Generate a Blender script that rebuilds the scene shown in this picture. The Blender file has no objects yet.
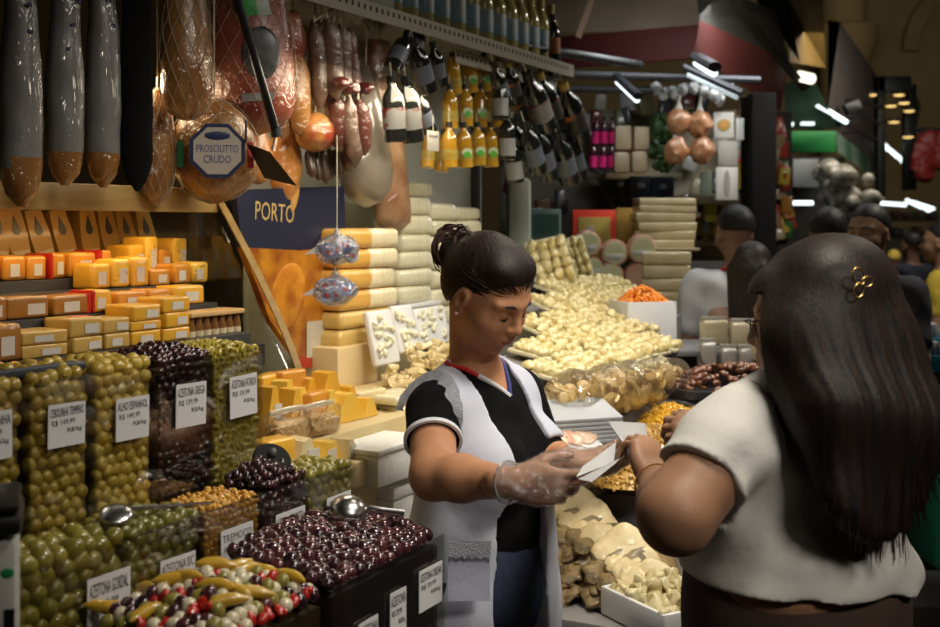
import bpy, bmesh, math, random
import numpy as np
from mathutils import Vector, Matrix, Euler, noise
R = random.Random(7)
SC = bpy.context.scene
COL = SC.collection
PI = math.pi
# ---------------------------------------------------------------- frames
FPX, HOR, CAMZ = 1150.0, 225.0, 1.62          # focal length and horizon for a 940 x 627 picture, camera height
TH = math.radians(62)                          # the stalls run along this direction
CT, ST = math.cos(TH), math.sin(TH)
def P(px, py, Y):                              # a point of the place at depth Y
    return Vector(((px-470)/FPX*Y, Y, CAMZ-(py-HOR)/FPX*Y))
def LW(t, s, z):                               # stall frame (t along the counter, s deeper into the stall) to world
    return Vector((t*CT - s*ST, t*ST + s*CT, z))
def Ls(px, py, s):                             # picture point on the vertical plane s -> (t, z)
    u = (px-470)/FPX
    Y = s/(CT-ST*u); X = u*Y
    return X*CT+Y*ST, CAMZ-(py-HOR)/FPX*Y
def at_s(px, py, s):
    t, z = Ls(px, py, s); return LW(t, s, z)
def at_t(px, py, t):                           # picture point on a plane across the counter
    u = (px-470)/FPX; Y = t/(CT*u+ST); return P(px, py, Y)
# ---------------------------------------------------------------- materials
MATS = {}
def mat(name, col, col2=None, rough=.5, metal=0, coat=0, coat_rough=.1, scale=8, bump=0, bscale=40, sss=0, emit=0, rand=None,
        detail=3, wrinkle=0, wscale=25, lo=.35, hi=.65, spec=.5, voro=False, stretch=None):
    if name in MATS: return MATS[name]
    m = bpy.data.materials.new(name); m.use_nodes = True
    nt = m.node_tree; N = nt.nodes; L = nt.links
    b = N['Principled BSDF']
    c4 = lambda c: (c[0], c[1], c[2], 1)
    b.inputs['Base Color'].default_value = c4(col)
    b.inputs['Roughness'].default_value = rough
    b.inputs['Metallic'].default_value = metal
    b.inputs['Coat Weight'].default_value = coat
    b.inputs['Coat Roughness'].default_value = coat_rough
    b.inputs['Specular IOR Level'].default_value = spec
    tc = N.new('ShaderNodeTexCoord')
    src = tc.outputs['Object']
    if stretch:
        mp = N.new('ShaderNodeMapping'); mp.inputs['Scale'].default_value = stretch
        L.new(src, mp.inputs['Vector']); src = mp.outputs['Vector']
    colour = None
    if rand:                                   # each object its own tint
        oi = N.new('ShaderNodeObjectInfo'); rp = N.new('ShaderNodeValToRGB')
        els = rp.color_ramp.elements
        while len(els) < len(rand): els.new(.5)
        for i, c in enumerate(rand):
            els[i].position = i/(len(rand)-1); els[i].color = c4(c)
        L.new(oi.outputs['Random'], rp.inputs['Fac']); colour = rp.outputs['Color']
    if col2:
        if voro:
            nz = N.new('ShaderNodeTexVoronoi'); nz.inputs['Scale'].default_value = scale; f = nz.outputs['Distance']
        else:
            nz = N.new('ShaderNodeTexNoise'); nz.inputs['Scale'].default_value = scale; nz.inputs['Detail'].default_value = detail
            f = nz.outputs['Fac']
        L.new(src, nz.inputs['Vector'])
        rp = N.new('ShaderNodeValToRGB'); rp.color_ramp.elements[0].position = lo; rp.color_ramp.elements[1].position = hi
        rp.color_ramp.elements[0].color = c4(col); rp.color_ramp.elements[1].color = c4(col2)
        L.new(f, rp.inputs['Fac'])
        if colour:
            mx = N.new('ShaderNodeMix'); mx.data_type = 'RGBA'; mx.inputs['Factor'].default_value = .5
            L.new(colour, mx.inputs['A']); L.new(rp.outputs['Color'], mx.inputs['B']); colour = mx.outputs['Result']
        else: colour = rp.outputs['Color']
    if colour: L.new(colour, b.inputs['Base Color'])
    if bump:
        nz = N.new('ShaderNodeTexNoise'); nz.inputs['Scale'].default_value = bscale; nz.inputs['Detail'].default_value = 4
        L.new(src, nz.inputs['Vector'])
        bp = N.new('ShaderNodeBump'); bp.inputs['Strength'].default_value = bump; bp.inputs['Distance'].default_value = .01
        L.new(nz.outputs['Fac'], bp.inputs['Height']); L.new(bp.outputs['Normal'], b.inputs['Normal'])
    if wrinkle:                                # creased plastic film over the thing
        nz = N.new('ShaderNodeTexNoise'); nz.inputs['Scale'].default_value = wscale; nz.inputs['Detail'].default_value = 2
        nz.inputs['Distortion'].default_value = 1.5
        L.new(src, nz.inputs['Vector'])
        bp = N.new('ShaderNodeBump'); bp.inputs['Strength'].default_value = wrinkle; bp.inputs['Distance'].default_value = .02
        L.new(nz.outputs['Fac'], bp.inputs['Height']); L.new(bp.outputs['Normal'], b.inputs['Coat Normal'])
    if sss:
        b.inputs['Subsurface Weight'].default_value = sss
        b.inputs['Subsurface Radius'].default_value = (.02, .01, .005); b.inputs['Subsurface Scale'].default_value = .3
    if emit:
        b.inputs['Emission Color'].default_value = c4(col); b.inputs['Emission Strength'].default_value = emit
    MATS[name] = m; return m
def film(name, tint=(1, 1, 1), gloss=.12, rough=.08, wrinkle=0, wscale=20, haze=0, hazecol=(.8, .8, .8)):
    """clear sheet: lets light through, keeps highlights"""
    if name in MATS: return MATS[name]
    m = bpy.data.materials.new(name); m.use_nodes = True
    nt = m.node_tree; N = nt.nodes; L = nt.links
    N.remove(N['Principled BSDF']); out = N['Material Output']
    tr = N.new('ShaderNodeBsdfTransparent'); tr.inputs['Color'].default_value = (*tint, 1)
    gl = N.new('ShaderNodeBsdfGlossy'); gl.inputs['Roughness'].default_value = rough
    lw = N.new('ShaderNodeLayerWeight'); lw.inputs['Blend'].default_value = .25
    ma = N.new('ShaderNodeMath'); ma.operation = 'MULTIPLY_ADD'
    ma.inputs[1].default_value = .5; ma.inputs[2].default_value = gloss
    L.new(lw.outputs['Fresnel'], ma.inputs[0])
    mx = N.new('ShaderNodeMixShader'); L.new(ma.outputs[0], mx.inputs['Fac'])
    base = tr.outputs[0]
    if haze:
        df = N.new('ShaderNodeBsdfDiffuse'); df.inputs['Color'].default_value = (*hazecol, 1)
        m2 = N.new('ShaderNodeMixShader'); m2.inputs['Fac'].default_value = haze
        L.new(base, m2.inputs[1]); L.new(df.outputs[0], m2.inputs[2]); base = m2.outputs[0]
    L.new(base, mx.inputs[1]); L.new(gl.outputs[0], mx.inputs[2]); L.new(mx.outputs[0], out.inputs['Surface'])
    if wrinkle:
        tc = N.new('ShaderNodeTexCoord'); nz = N.new('ShaderNodeTexNoise'); nz.inputs['Scale'].default_value = wscale
        nz.inputs['Distortion'].default_value = 1.5
        L.new(tc.outputs['Object'], nz.inputs['Vector'])
        bp = N.new('ShaderNodeBump'); bp.inputs['Strength'].default_value = wrinkle; bp.inputs['Distance'].default_value = .02
        L.new(nz.outputs['Fac'], bp.inputs['Height']); L.new(bp.outputs['Normal'], gl.inputs['Normal']); L.new(bp.outputs['Normal'], lw.inputs['Normal'])
    MATS[name] = m; return m
# ---------------------------------------------------------------- mesh builder
class B:
    def __init__(s): s.bm = bmesh.new(); s.mi = 0
    def _m(s, geom_faces):
        for f in geom_faces: f.material_index = s.mi
    def box(s, c, size, rot=None, bev=0, seg=2):
        r = bmesh.ops.create_cube(s.bm, size=1)
        vs = r['verts']
        for v in vs: v.co = Vector((v.co.x*size[0], v.co.y*size[1], v.co.z*size[2]))
        fs = list({f for v in vs for f in v.link_faces})
        s._m(fs)
        if bev:
            es = list({e for v in vs for e in v.link_edges})
            q = bmesh.ops.bevel(s.bm, geom=es, offset=min(bev, min(size)*.45), segments=seg, affect='EDGES', profile=.5)
            fs = q['faces']; vs = list({v for f in s.bm.faces for v in f.verts if f in set(fs)}) if False else list({v for f in fs for v in f.verts} | {v for v in vs if v.is_valid})
            s._m({f for v in vs for f in v.link_faces})
        if isinstance(rot, (tuple, list)): rot = Euler(rot).to_matrix()
        for v in vs:
            p = v.co if rot is None else rot @ v.co
            v.co = p + Vector(c)
        return vs
    def tube(s, pts, rad, seg=8, cap=True, sx=1.0):
        pts = [Vector(p) for p in pts]
        n = len(pts)
        rads = rad if isinstance(rad, (list, tuple)) else [rad]*n
        rings = []; up = None
        for i, p in enumerate(pts):
            d = (pts[min(i+1, n-1)]-pts[max(i-1, 0)])
            d = d.normalized() if d.length > 1e-9 else Vector((0, 0, 1))
            if up is None:
                up = Vector((0, 0, 1)) if abs(d.z) < .9 else Vector((1, 0, 0))
            a = d.cross(up)
            if a.length < 1e-6: a = d.cross(Vector((0, 1, .01)))
            a.normalize(); b_ = a.cross(d).normalized(); up = b_
            rings.append([s.bm.verts.new(p + (a*math.cos(2*PI*k/seg)*sx + b_*math.sin(2*PI*k/seg))*rads[i]) for k in range(seg)])
        fs = []
        for i in range(n-1):
            for k in range(seg):
                fs.append(s.bm.faces.new((rings[i][k], rings[i][(k+1) % seg], rings[i+1][(k+1) % seg], rings[i+1][k])))
        if cap and seg > 2:
            fs.append(s.bm.faces.new(rings[0][::-1])); fs.append(s.bm.faces.new(rings[-1]))
        s._m(fs); return rings
    def lathe(s, prof, seg=16, M=None, cap=True):
        M = M or Matrix()
        rings = [[s.bm.verts.new(M @ Vector((r*math.cos(2*PI*k/seg), r*math.sin(2*PI*k/seg), z))) for k in range(seg)] for r, z in prof]
        fs = []
        for i in range(len(prof)-1):
            for k in range(seg):
                fs.append(s.bm.faces.new((rings[i][k], rings[i][(k+1) % seg], rings[i+1][(k+1) % seg], rings[i+1][k])))
        if cap:
            if prof[0][0] > 1e-6: fs.append(s.bm.faces.new(rings[0][::-1]))
            if prof[-1][0] > 1e-6: fs.append(s.bm.faces.new(rings[-1]))
        s._m(fs); return rings
    def ell(s, c, r, rot=None, sub=2):
        q = bmesh.ops.create_icosphere(s.bm, subdivisions=sub, radius=1)
        vs = q['verts']
        if isinstance(rot, (tuple, list)): rot = Euler(rot).to_matrix()
        r = (r, r, r) if isinstance(r, (int, float)) else r
        for v in vs:
            p = Vector((v.co.x*r[0], v.co.y*r[1], v.co.z*r[2]))
            v.co = (rot @ p if rot else p) + Vector(c)
        s._m({f for v in vs for f in v.link_faces}); return vs
    def prism(s, poly, d0, d1, axis='y', M=None):
        """poly of (a,b) in the plane across axis; extruded from d0 to d1"""
        def mk(a, b, d):
            v = {'y': Vector((a, d, b)), 'x': Vector((d, a, b)), 'z': Vector((a, b, d))}[axis]
            return M @ v if M else v
        v0 = [s.bm.verts.new(mk(a, b, d0)) for a, b in poly]; v1 = [s.bm.verts.new(mk(a, b, d1)) for a, b in poly]
        n = len(poly); fs = [s.bm.faces.new(v0), s.bm.faces.new(v1[::-1])]
        for i in range(n): fs.append(s.bm.faces.new((v0[i], v1[i], v1[(i+1) % n], v0[(i+1) % n])))
        s._m(fs); return v0+v1
    def grid(s, f, nu, nv):
        g = [[s.bm.verts.new(f(i/nu, j/nv)) for j in range(nv+1)] for i in range(nu+1)]
        fs = [s.bm.faces.new((g[i][j], g[i+1][j], g[i+1][j+1], g[i][j+1])) for i in range(nu) for j in range(nv)]
        s._m(fs); return g
    def noise(s, amp, sc, seed=0, only=None):
        o = Vector((seed*3.1, seed*1.7, seed*.9))
        for v in (only or s.bm.verts):
            v.co += Vector(noise.noise_vector(v.co*sc+o))*amp
    def solidify(s, th):
        bmesh.ops.solidify(s.bm, geom=s.bm.faces[:], thickness=th)
    def subdiv(s, n=1):
        bmesh.ops.subdivide_edges(s.bm, edges=s.bm.edges[:], cuts=n, use_grid_fill=True)
    def mesh(s, name, mats, smooth=True, angle=40):
        bm = s.bm
        bmesh.ops.recalc_face_normals(bm, faces=bm.faces[:])
        me = bpy.data.meshes.new(name); bm.to_mesh(me); bm.free()
        for m in (mats if isinstance(mats, (list, tuple)) else [mats]): me.materials.append(m)
        if smooth:
            me.polygons.foreach_set('use_smooth', [True]*len(me.polygons))
            me.set_sharp_from_angle(angle=math.radians(angle))
        return me
    def obj(s, name, mats, parent=None, smooth=True, angle=40, loc=None, rotz=0):
        return link(name, s.mesh(name, mats, smooth, angle), parent, loc, rotz)
def link(name, data, parent=None, loc=None, rotz=0):
    o = bpy.data.objects.new(name, data); COL.objects.link(o)
    if parent: o.parent = parent
    if loc is not None: o.location = loc
    if rotz: o.rotation_euler = (0, 0, rotz)
    return o
def tag(o, label, cat, group=None, kind=None):
    if label: o['label'] = label
    if cat: o['category'] = cat
    if group: o['group'] = group
    if kind: o['kind'] = kind
    return o
def thing(name, label, cat, loc=(0, 0, 0), rotz=0, group=None):
    o = link(name, None, None, loc, rotz); o.empty_display_size = .05
    return tag(o, label, cat, group)
def structure(o): o['kind'] = 'structure'; return o
def copy_tree(o, parent=None, kids=None):
    c = o.copy(); COL.objects.link(c)
    if parent: c.parent = parent
    for ch in list(o.children): copy_tree(ch, c)
    return c
def text_mesh(body, height=None, width=None, ext=.0002, align='CENTER', bold=0):
    cu = bpy.data.curves.new('lettering', 'FONT'); cu.body = body; cu.align_x = align; cu.align_y = 'CENTER'; cu.extrude = .001; cu.offset = bold
    cu.resolution_u = 2
    ob = bpy.data.objects.new('lettering', cu)
    me = bpy.data.meshes.new_from_object(ob)
    bpy.data.objects.remove(ob)
    co = np.empty(len(me.vertices)*3); me.vertices.foreach_get('co', co); co = co.reshape(-1, 3)
    w = co[:, 0].max()-co[:, 0].min(); h = co[:, 1].max()-co[:, 1].min()
    sx = width/w if width else height/h; sy = height/h if height else sx
    co[:, 0] *= sx; co[:, 1] *= sy; co[:, 2] = np.where(co[:, 2] > 0, ext, 0)
    # stand upright: x along, z up, facing -y
    out = np.stack([co[:, 0], -co[:, 2], co[:, 1]], 1)
    me.vertices.foreach_set('co', out.ravel()); me.update(); return me
def lettering(lines, mat_, parent, name='lettering'):
    """lines: (text, x, z, height, width) gathered in one mesh facing -y"""
    bm = bmesh.new()
    for body, x, z, h, w in lines:
        me = text_mesh(body, h, w)
        n0 = len(bm.verts); bm.from_mesh(me); bm.verts.ensure_lookup_table()
        for v in bm.verts[n0:]: v.co += Vector((x, 0, z))
        bpy.data.meshes.remove(me)
    me = bpy.data.meshes.new(name); bm.to_mesh(me); bm.free(); me.materials.append(mat_)
    return link(name, me, parent)
# common materials
ACRYL = film('acrylic', (.97, .97, .94), gloss=.015, rough=.05)
INK = mat('ink', (.02, .02, .025), rough=.6)
CARD = mat('card_white', (.62, .61, .62), rough=.6)
STEEL = mat('steel', (.62, .62, .62), rough=.25, metal=1)
DARKSTEEL = mat('dark_metal', (.06, .06, .065), rough=.45, metal=.6)
BLACKP = mat('black_plastic', (.012, .012, .013), rough=.35)
WHITEP = mat('white_plastic', (.75, .75, .74), rough=.4)
STYRO = mat('styrofoam', (.82, .82, .78), (.74, .74, .7), rough=.8, scale=60, bump=.15, bscale=160)
STRING = mat('string', (.6, .55, .42), rough=.8)
# ================================================================ olive counter, in the stall frame
S_A, S_B, S_C = 1.37, 1.25, 1.00
Z_A, Z_B, Z_C = 1.387, 1.156, 1.07
cnt = thing('olive_counter', 'dark stepped counter carrying three tiers of acrylic olive bins', 'counter', (0, 0, 0), TH)
cm = mat('counter_laminate', (.05, .045, .04), (.07, .06, .05), rough=.5)
for nm, s0, s1, zt, t1 in (('upper_step', 1.366, 1.56, .985, 1.96), ('middle_step', 1.245, 1.365, .80, 1.94), ('lower_step', .99, 1.244, .72, 1.70)):
    b = B(); b.box(((t1+.5)/2, (s0+s1)/2, zt/2), (t1-.5, s1-s0, zt), bev=.006); b.obj(nm, cm, cnt)
def size_mesh(kind, r):
    b = B()
    if kind == 'olive':
        b.ell((0, 0, 0), (r*1.25, r, r), sub=3)
        b.ell((r*1.2, 0, 0), (r*.12, r*.22, r*.22), sub=1)
    elif kind == 'garlic':                      # a peeled clove: fat teardrop
        vs = b.ell((0, 0, 0), (r, r, r), sub=3)
        for v in vs:
            k = v.co.z/r
            f = 1-.28*max(k, 0)**2; v.co.x *= f; v.co.y *= f*.92
            if k > .55: v.co.z += r*.35*(k-.55)
    elif kind == 'onion':
        vs = b.ell((0, 0, 0), (r, r, r*.92), sub=3)
        b.tube([(0, 0, r*.85), (0, 0, r*1.15)], [r*.22, r*.1], 6)
    elif kind == 'ring':                        # a slice of pitted olive
        pr = [(r*.4, -r*.3), (r*.8, -r*.34), (r, 0), (r*.8, r*.34), (r*.4, r*.3), (r*.34, 0), (r*.4, -r*.3)]
        b.lathe(pr, 14, cap=False)
    elif kind == 'lupin':
        b.ell((0, 0, 0), (r, r*.9, r*.5), sub=2)
    return b
def fruit(name, kind, r, m):
    return size_mesh(kind, r).mesh(name, m)
def rrot(): return (R.uniform(0, 6.3), R.uniform(0, 6.3), R.uniform(0, 6.3))
def scatter(me, name, label, cat, group, spots, flat=False):
    first = None
    for (t, s, z) in spots:
        if first is None:
            o = first = link(name, me)
        else:
            o = first.copy(); COL.objects.link(o)
        o.location = LW(t, s, z)
        o.rotation_euler = (PI/2+R.uniform(-.5, .5), R.uniform(-.5, .5), TH+R.uniform(-.5, .5)) if flat == 'face' else rrot()
        k = R.uniform(.86, 1.08); o.scale = (k, k, k)
        tag(o, label, cat, group)
def face_spots(t0, t1, z0, z1, s, r, pit=1.75):
    out = []; z = z1-r; row = 0
    while z > z0+r*.6:
        t = t0+r*.8+(r*.9 if row % 2 else 0)
        while t < t1-r*.6:
            out.append((t+R.uniform(-.25, .25)*r, s+r*R.uniform(1.05, 1.3), z+R.uniform(-.25, .25)*r)); t += r*pit*1.06
        z -= r*pit*.9; row += 1
    return out
def top_spots(t0, t1, s0, s1, z, r, heap=0, pit=1.75):
    out = []; s = s0+r; row = 0
    while s < s1-r*.5:
        t = t0+r+(r*.9 if row % 2 else 0)
        while t < t1-r*.8:
            a = (t-t0)/(t1-t0)*2-1; c = (s-s0)/(s1-s0)*2-1
            h = heap*max(0, 1-max(abs(a), abs(c))**1.7)
            out.append((t+R.uniform(-.3, .3)*r, s+R.uniform(-.3, .3)*r, z+h+R.uniform(-.35, .35)*r)); t += r*pit
        s += r*pit*.88; row += 1
    return out
def label_card(root, x, z, w, h, lines, y, name='price_card'):
    b = B(); b.box((x, y, z), (w, .0012, h), rot=(0, R.uniform(-.03, .03), 0)); c = b.obj(name, CARD, root)
    ls = []
    zz = z+h/2
    for txt, dz, hh, ww, dx in lines: ls.append((txt, x+dx*w, zz-dz*h, hh*h, ww*w))
    o = lettering(ls, INK, c); o.location = (0, y-.0009, 0)
    return c
def card_lines(name, price, two=False):
    return [(name, .2, .2, .9, 0), (price, .43, .14, .62, -.1), ('R$/kg', .63, .13, .4, .2)]
def make_bin(label, t0, t1, s0, s1, zt, zb, core, lines=None, card=None, core_drop=.012, heap=0, wall=.003):
    root = thing('acrylic_bin', label, 'bin', LW((t0+t1)/2, s0, zb), TH)
    w = t1-t0-.002; d = s1-s0-.002; h = zt-zb
    for nm, c, sz in (('front_panel', (0, wall/2, h/2), (w, wall, h)), ('back_panel', (0, d-wall/2, h/2), (w, wall, h)),
                      ('side_panel', (-w/2+wall/2, d/2, h/2), (wall, d-2*wall, h)), ('side_panel', (w/2-wall/2, d/2, h/2), (wall, d-2*wall, h))):
        b = B(); b.box(c, sz); b.obj(nm, ACRYL, root, smooth=False)
    b = B(); b.box((0, d/2, wall/2), (w-2*wall, d-2*wall, wall)); b.obj('base', ACRYL, root, smooth=False)
    ins = core[1]
    b = B(); wi = w-2*wall-2*ins*.6; di = d-2*wall-ins*1.1-ins*.3
    def ftop(u, v):
        a = u*2-1; c = v*2-1
        return Vector(((u-.5)*wi, wall+ins*1.1+v*di, h-core_drop+heap*max(0, 1-max(abs(a), abs(c))**1.7)))
    g = b.grid(ftop, 10, 10)
    n = 10
    ring = [g[i][0] for i in range(n+1)]+[g[n][j] for j in range(1, n+1)]+[g[i][n] for i in range(n-1, -1, -1)]+[g[0][j] for j in range(n-1, 0, -1)]
    low = [b.bm.verts.new((v.co.x, v.co.y, wall*1.5)) for v in ring]
    for i in range(len(ring)): b.bm.faces.new((ring[i], ring[(i+1) % len(ring)], low[(i+1) % len(ring)], low[i]))
    b.bm.faces.new(low[::-1])
    b.obj('brine', core[0], root)
    if lines:
        x, z, cw, ch = card
        label_card(root, x, z, cw, ch, lines, -.002)
    return root
def tz(px0, px1, s): return Ls(px0, 300, s)[0], Ls(px1, 300, s)[0]
def card_at(root_t, zb, s, x0, x1, y0, y1):
    ta, za = Ls(x0, y0, s); tb, zb2 = Ls(x1, y0, s); tm, zl = Ls((x0+x1)/2, y1, s); _, zu = Ls((x0+x1)/2, y0, s)
    return ((ta+tb)/2-root_t, (zl+zu)/2-zb, abs(tb-ta), abs(zu-zl))
# --- fruit materials and meshes
mg = mat('garlic_skin', (.5, .36, .06), rough=.35, coat=.5, rand=[(.44, .29, .035), (.60, .43, .08), (.52, .35, .05)])
mo = mat('onion_pickle', (.45, .36, .1), rough=.35, coat=.6, rand=[(.34, .22, .025), (.44, .30, .045), (.5, .36, .07)])
mdk = mat('dark_olive', (.03, .01, .012), rough=.22, coat=.7, rand=[(.014, .006, .01), (.035, .011, .014), (.06, .016, .02)])
mrg = mat('olive_slice', (.4, .35, .08), rough=.4, coat=.4, rand=[(.40, .30, .03), (.52, .41, .07), (.34, .26, .03)])
mgo = mat('green_olive', (.26, .24, .05), rough=.3, coat=.6, rand=[(.17, .145, .018), (.24, .20, .028), (.30, .24, .045)])
msc = mat('pitted_olive', (.22, .22, .05), rough=.3, coat=.6, rand=[(.13, .125, .016), (.21, .19, .03)])
mlu = mat('lupin_bean', (.55, .3, .04), rough=.35, coat=.5, rand=[(.55, .25, .025), (.68, .36, .05), (.6, .3, .035)])
mka = mat('kalamata_skin', (.04, .012, .018), rough=.2, coat=.8, rand=[(.016, .006, .012), (.045, .012, .018), (.085, .02, .025)])
def core_mat(n, c): return mat(n, c, tuple(x*.6 for x in c), rough=.45, scale=60, coat=.3)
# --- upper tier
edgesA = [-38, 30, 97, 160, 217, 264]
specA = [
 ('onion', .0125, mo, 'onion', 'pickled onion', 'pale pickled onion in the upper bin that the picture edge cuts off', (.22, .15, .03), 'CEBOLINHA', 'R$ 49,99', (-26, 11, 412, 461),
  'tall acrylic bin of pickled onions cut off by the picture edge'),
 ('onion', .0125, mo, 'onion', 'pickled onion', 'pickled onion in the R$ 149,99 bin beside the ALHO ESPANHOL bin', (.22, .15, .03), 'CEBOLINHA TEMPERO', 'R$ 149,99', (47, 84, 403, 446),
  'tall acrylic bin of pickled onions with a R$ 149,99 card, next to the garlic'),
 ('garlic', .0125, mg, 'garlic', 'garlic clove', 'peeled garlic clove inside the bin marked ALHO ESPANHOL', (.28, .21, .05), 'ALHO ESPANHOL', 'R$ 149,99', (115, 148, 397, 439),
  'tall acrylic bin of peeled garlic cloves with the card ALHO ESPANHOL'),
 ('olive', .0085, mdk, 'dark olive', 'dark olive', 'small dark olive inside the bin marked AZEITONA GREGA', (.012, .006, .007), 'AZEITONA GREGA', 'R$ 139,99', (175, 205, 383, 426),
  'tall acrylic bin of dark olives with the card AZEITONA GREGA'),
 ('ring', .0105, mrg, 'olive slice', 'olive slice', 'sliced green olive ring inside the corner bin marked AZEITONA FATIADA', (.30, .26, .05), 'AZEITONA FATIADA', 'R$ 39,99', (229, 256, 375, 416),
  'tall acrylic corner bin of sliced green olives with the card AZEITONA FATIADA')]
for i, (kind, r, m, obn, cat, lab, cc, l1, l2, cb, binlab) in enumerate(specA):
    t0, t1 = tz(edgesA[i], edgesA[i+1], S_A)
    s1 = S_A+.15
    heap = .02 if i == 3 else .012
    make_bin(binlab, t0, t1, S_A, s1, Z_A, .985, (core_mat('brine_%s' % l1.split()[-1].lower(), cc), r*.9), card_lines(l1, l2),
             card_at((t0+t1)/2, .985, S_A, *cb), heap=heap)
    me = fruit(obn.replace(' ', '_'), kind, r, m)
    zlow = 1.13
    sp = face_spots(t0+.003, t1-.003, zlow, Z_A-.006, S_A+.0035, r*(1.0 if kind != 'ring' else .8), 1.62 if kind != 'olive' else 1.9)
    sp += top_spots(t0+.004, t1-.004, S_A+.006, s1-.004, Z_A-.003, r, heap, 1.7)
    scatter(me, obn.replace(' ', '_'), lab, cat, cat+'s in the bin '+l1, sp, 'face' if kind == 'ring' else False)
# --- middle tier
edgesB = [-40, 130, 206, 265, 311, 357]
DB = 1.365
specB = [
 ('olive', .0150, mgo, 'green_olive', 'olive', 'big green olive inside the bin marked AZEITONA GORDAL', (.09, .085, .015), 'AZEITONA GORDAL', 'R$ 49,99', (86, 129, 573, 640), 'acrylic bin of big green olives with the card AZEITONA GORDAL', 0),
 ('olive', .0115, msc, 'pitted_olive', 'olive', 'green olive inside the bin marked AZEITONA S/C', (.08, .085, .015), 'AZEITONA S/C', 'R$ 39,99', (159, 194, 556, 603), 'acrylic bin of green olives with the card AZEITONA S/C', 0),
 ('lupin', .0072, mlu, 'lupin_bean', 'lupin bean', 'orange lupin bean inside the bin marked TREMOÇO', (.36, .18, .02), 'TREMOÇO', 'R$ 40,00', (220, 252, 526, 572), 'acrylic bin of orange lupin beans with the card TREMOÇO', 0),
 ('olive', .0078, mdk, 'black_olive', 'olive', 'small black olive heaped in the bin beside the lupin beans', (.010, .006, .006), 'AZEITONA PRETA', 'R$ 39,99', (275, 304, 510, 558), 'acrylic bin heaped with small black olives, next to the lupin bean bin', .04),
 ('olive', .0115, mgo, 'green_olive', 'olive', 'green olive inside the end bin below the cheese ledge', (.2, .18, .02), 'AZEITONA VERDE', 'R$ 45,99', (326, 350, 494, 540), 'acrylic end bin of yellow-green olives below the cheese ledge', 0)]
for i, (kind, r, m, obn, cat, lab, cc, l1, l2, cb, binlab, heap) in enumerate(specB):
    t0, t1 = tz(edgesB[i], edgesB[i+1], S_B)
    make_bin(binlab, t0, t1, S_B, DB, Z_B, .80, (core_mat('brine_%s_b' % l1.split()[-1].lower(), cc), r*.9), card_lines(l1, l2),
             card_at((t0+t1)/2, .80, S_B, *cb), heap=heap)
    me = fruit(obn, kind, r, m)
    sp = face_spots(t0+.003, t1-.003, .98 if i < 2 else 1.0, Z_B-.006, S_B+.0035, r, 1.75 if i != 3 else 2.2)
    sp += top_spots(t0+.004, t1-.004, S_B+.006, DB-.004, Z_B-.002, r, heap, 1.72)
    if kind == 'lupin': sp.sort(key=lambda q: -q[2]-q[1]*0); sp = sp[:300]
    scatter(me, obn, lab, cat, cat+' in the bin '+l1, sp)
# --- lower tier: kalamata trough and pickle trough
tk0, tk1 = Ls(335, 300, S_C)[0], Ls(446, 300, S_C)[0]
DC = 1.235
kal = make_bin('wide acrylic trough heaped with purple black olives at the end of the counter', tk0, tk1, S_C, DC, Z_C, .72, (core_mat('brine_kalamata', (.012, .006, .007)), .009),
         card_lines('AZEITONA CHILENA', 'R$ 59,99'), card_at((tk0+tk1)/2, .72, S_C, 418, 441, 566, 607), heap=.03, core_drop=.02)
cx, cz, cw, ch = card_at((tk0+tk1)/2, .72, S_C, 389, 405, 590, 640)
label_card(kal, cx, cz, cw, ch, card_lines('AZEITONA', 'R$ 59,99'), -.002)
cx, cz, cw, ch = card_at((tk0+tk1)/2, .72, S_C, 358, 377, 619, 665)
label_card(kal, cx, cz, cw, ch, card_lines('AZEITONA', 'R$ 49,99'), -.002)
me = fruit('kalamata_olive', 'olive', .0120, mka)
sp = []
for (t, s, z) in top_spots(tk0+.004, tk1-.004, S_C+.008, DC-.004, Z_C-.010, .0125, 0, 1.6):
    a = (t-tk0)/(tk1-tk0); c = (s-S_C)/(DC-S_C)
    sp.append((t, s, z+.040*math.sin(min(1, c*1.25)*PI/2)*math.sin(min(1, .25+a)*PI*.72)+R.uniform(0, .003)))
scatter(me, 'kalamata_olive', 'shiny purple black olive heaped in the wide end trough', 'olive', 'purple black olives in the end trough', sp[:300])
print('kalamata', len(sp), tk0, tk1)
tp0, tp1 = Ls(212, 300, S_C)[0], tk0-.004
make_bin('acrylic trough heaped with mixed colourful pickles in front of the S/C olives', tp0, tp1, S_C, DC, Z_C-.015, .72, (core_mat('brine_mixed', (.05, .03, .01)), .012), heap=.04)
pk = {}
mpick = {'white_onion': mat('onion_white', (.62, .55, .38), rough=.3, coat=.6), 'dark': mka, 'red': mat('red_pepper', (.45, .02, .012), rough=.25, coat=.7),
         'yellow': mat('yellow_pepper', (.55, .33, .03), rough=.3, coat=.6), 'green': mat('olive_light', (.25, .21, .04), rough=.3, coat=.6)}
def gherkin():
    b = B(); pts = [(-.03+.06*k/8, .006*math.sin(k/8*PI), 0) for k in range(9)]
    b.tube(pts, [.002, .0065, .009, .0098, .01, .0098, .0088, .006, .002], 10); b.noise(.0012, 160); return b.mesh('pickled_pepper', mpick['yellow'])
def redbit():
    b = B(); b.ell((0, 0, 0), (.011, .009, .007), sub=2); b.ell((.007, .004, .003), (.007, .006, .005), sub=2); b.noise(.003, 90); return b.mesh('red_pepper_piece', mpick['red'])
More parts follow.
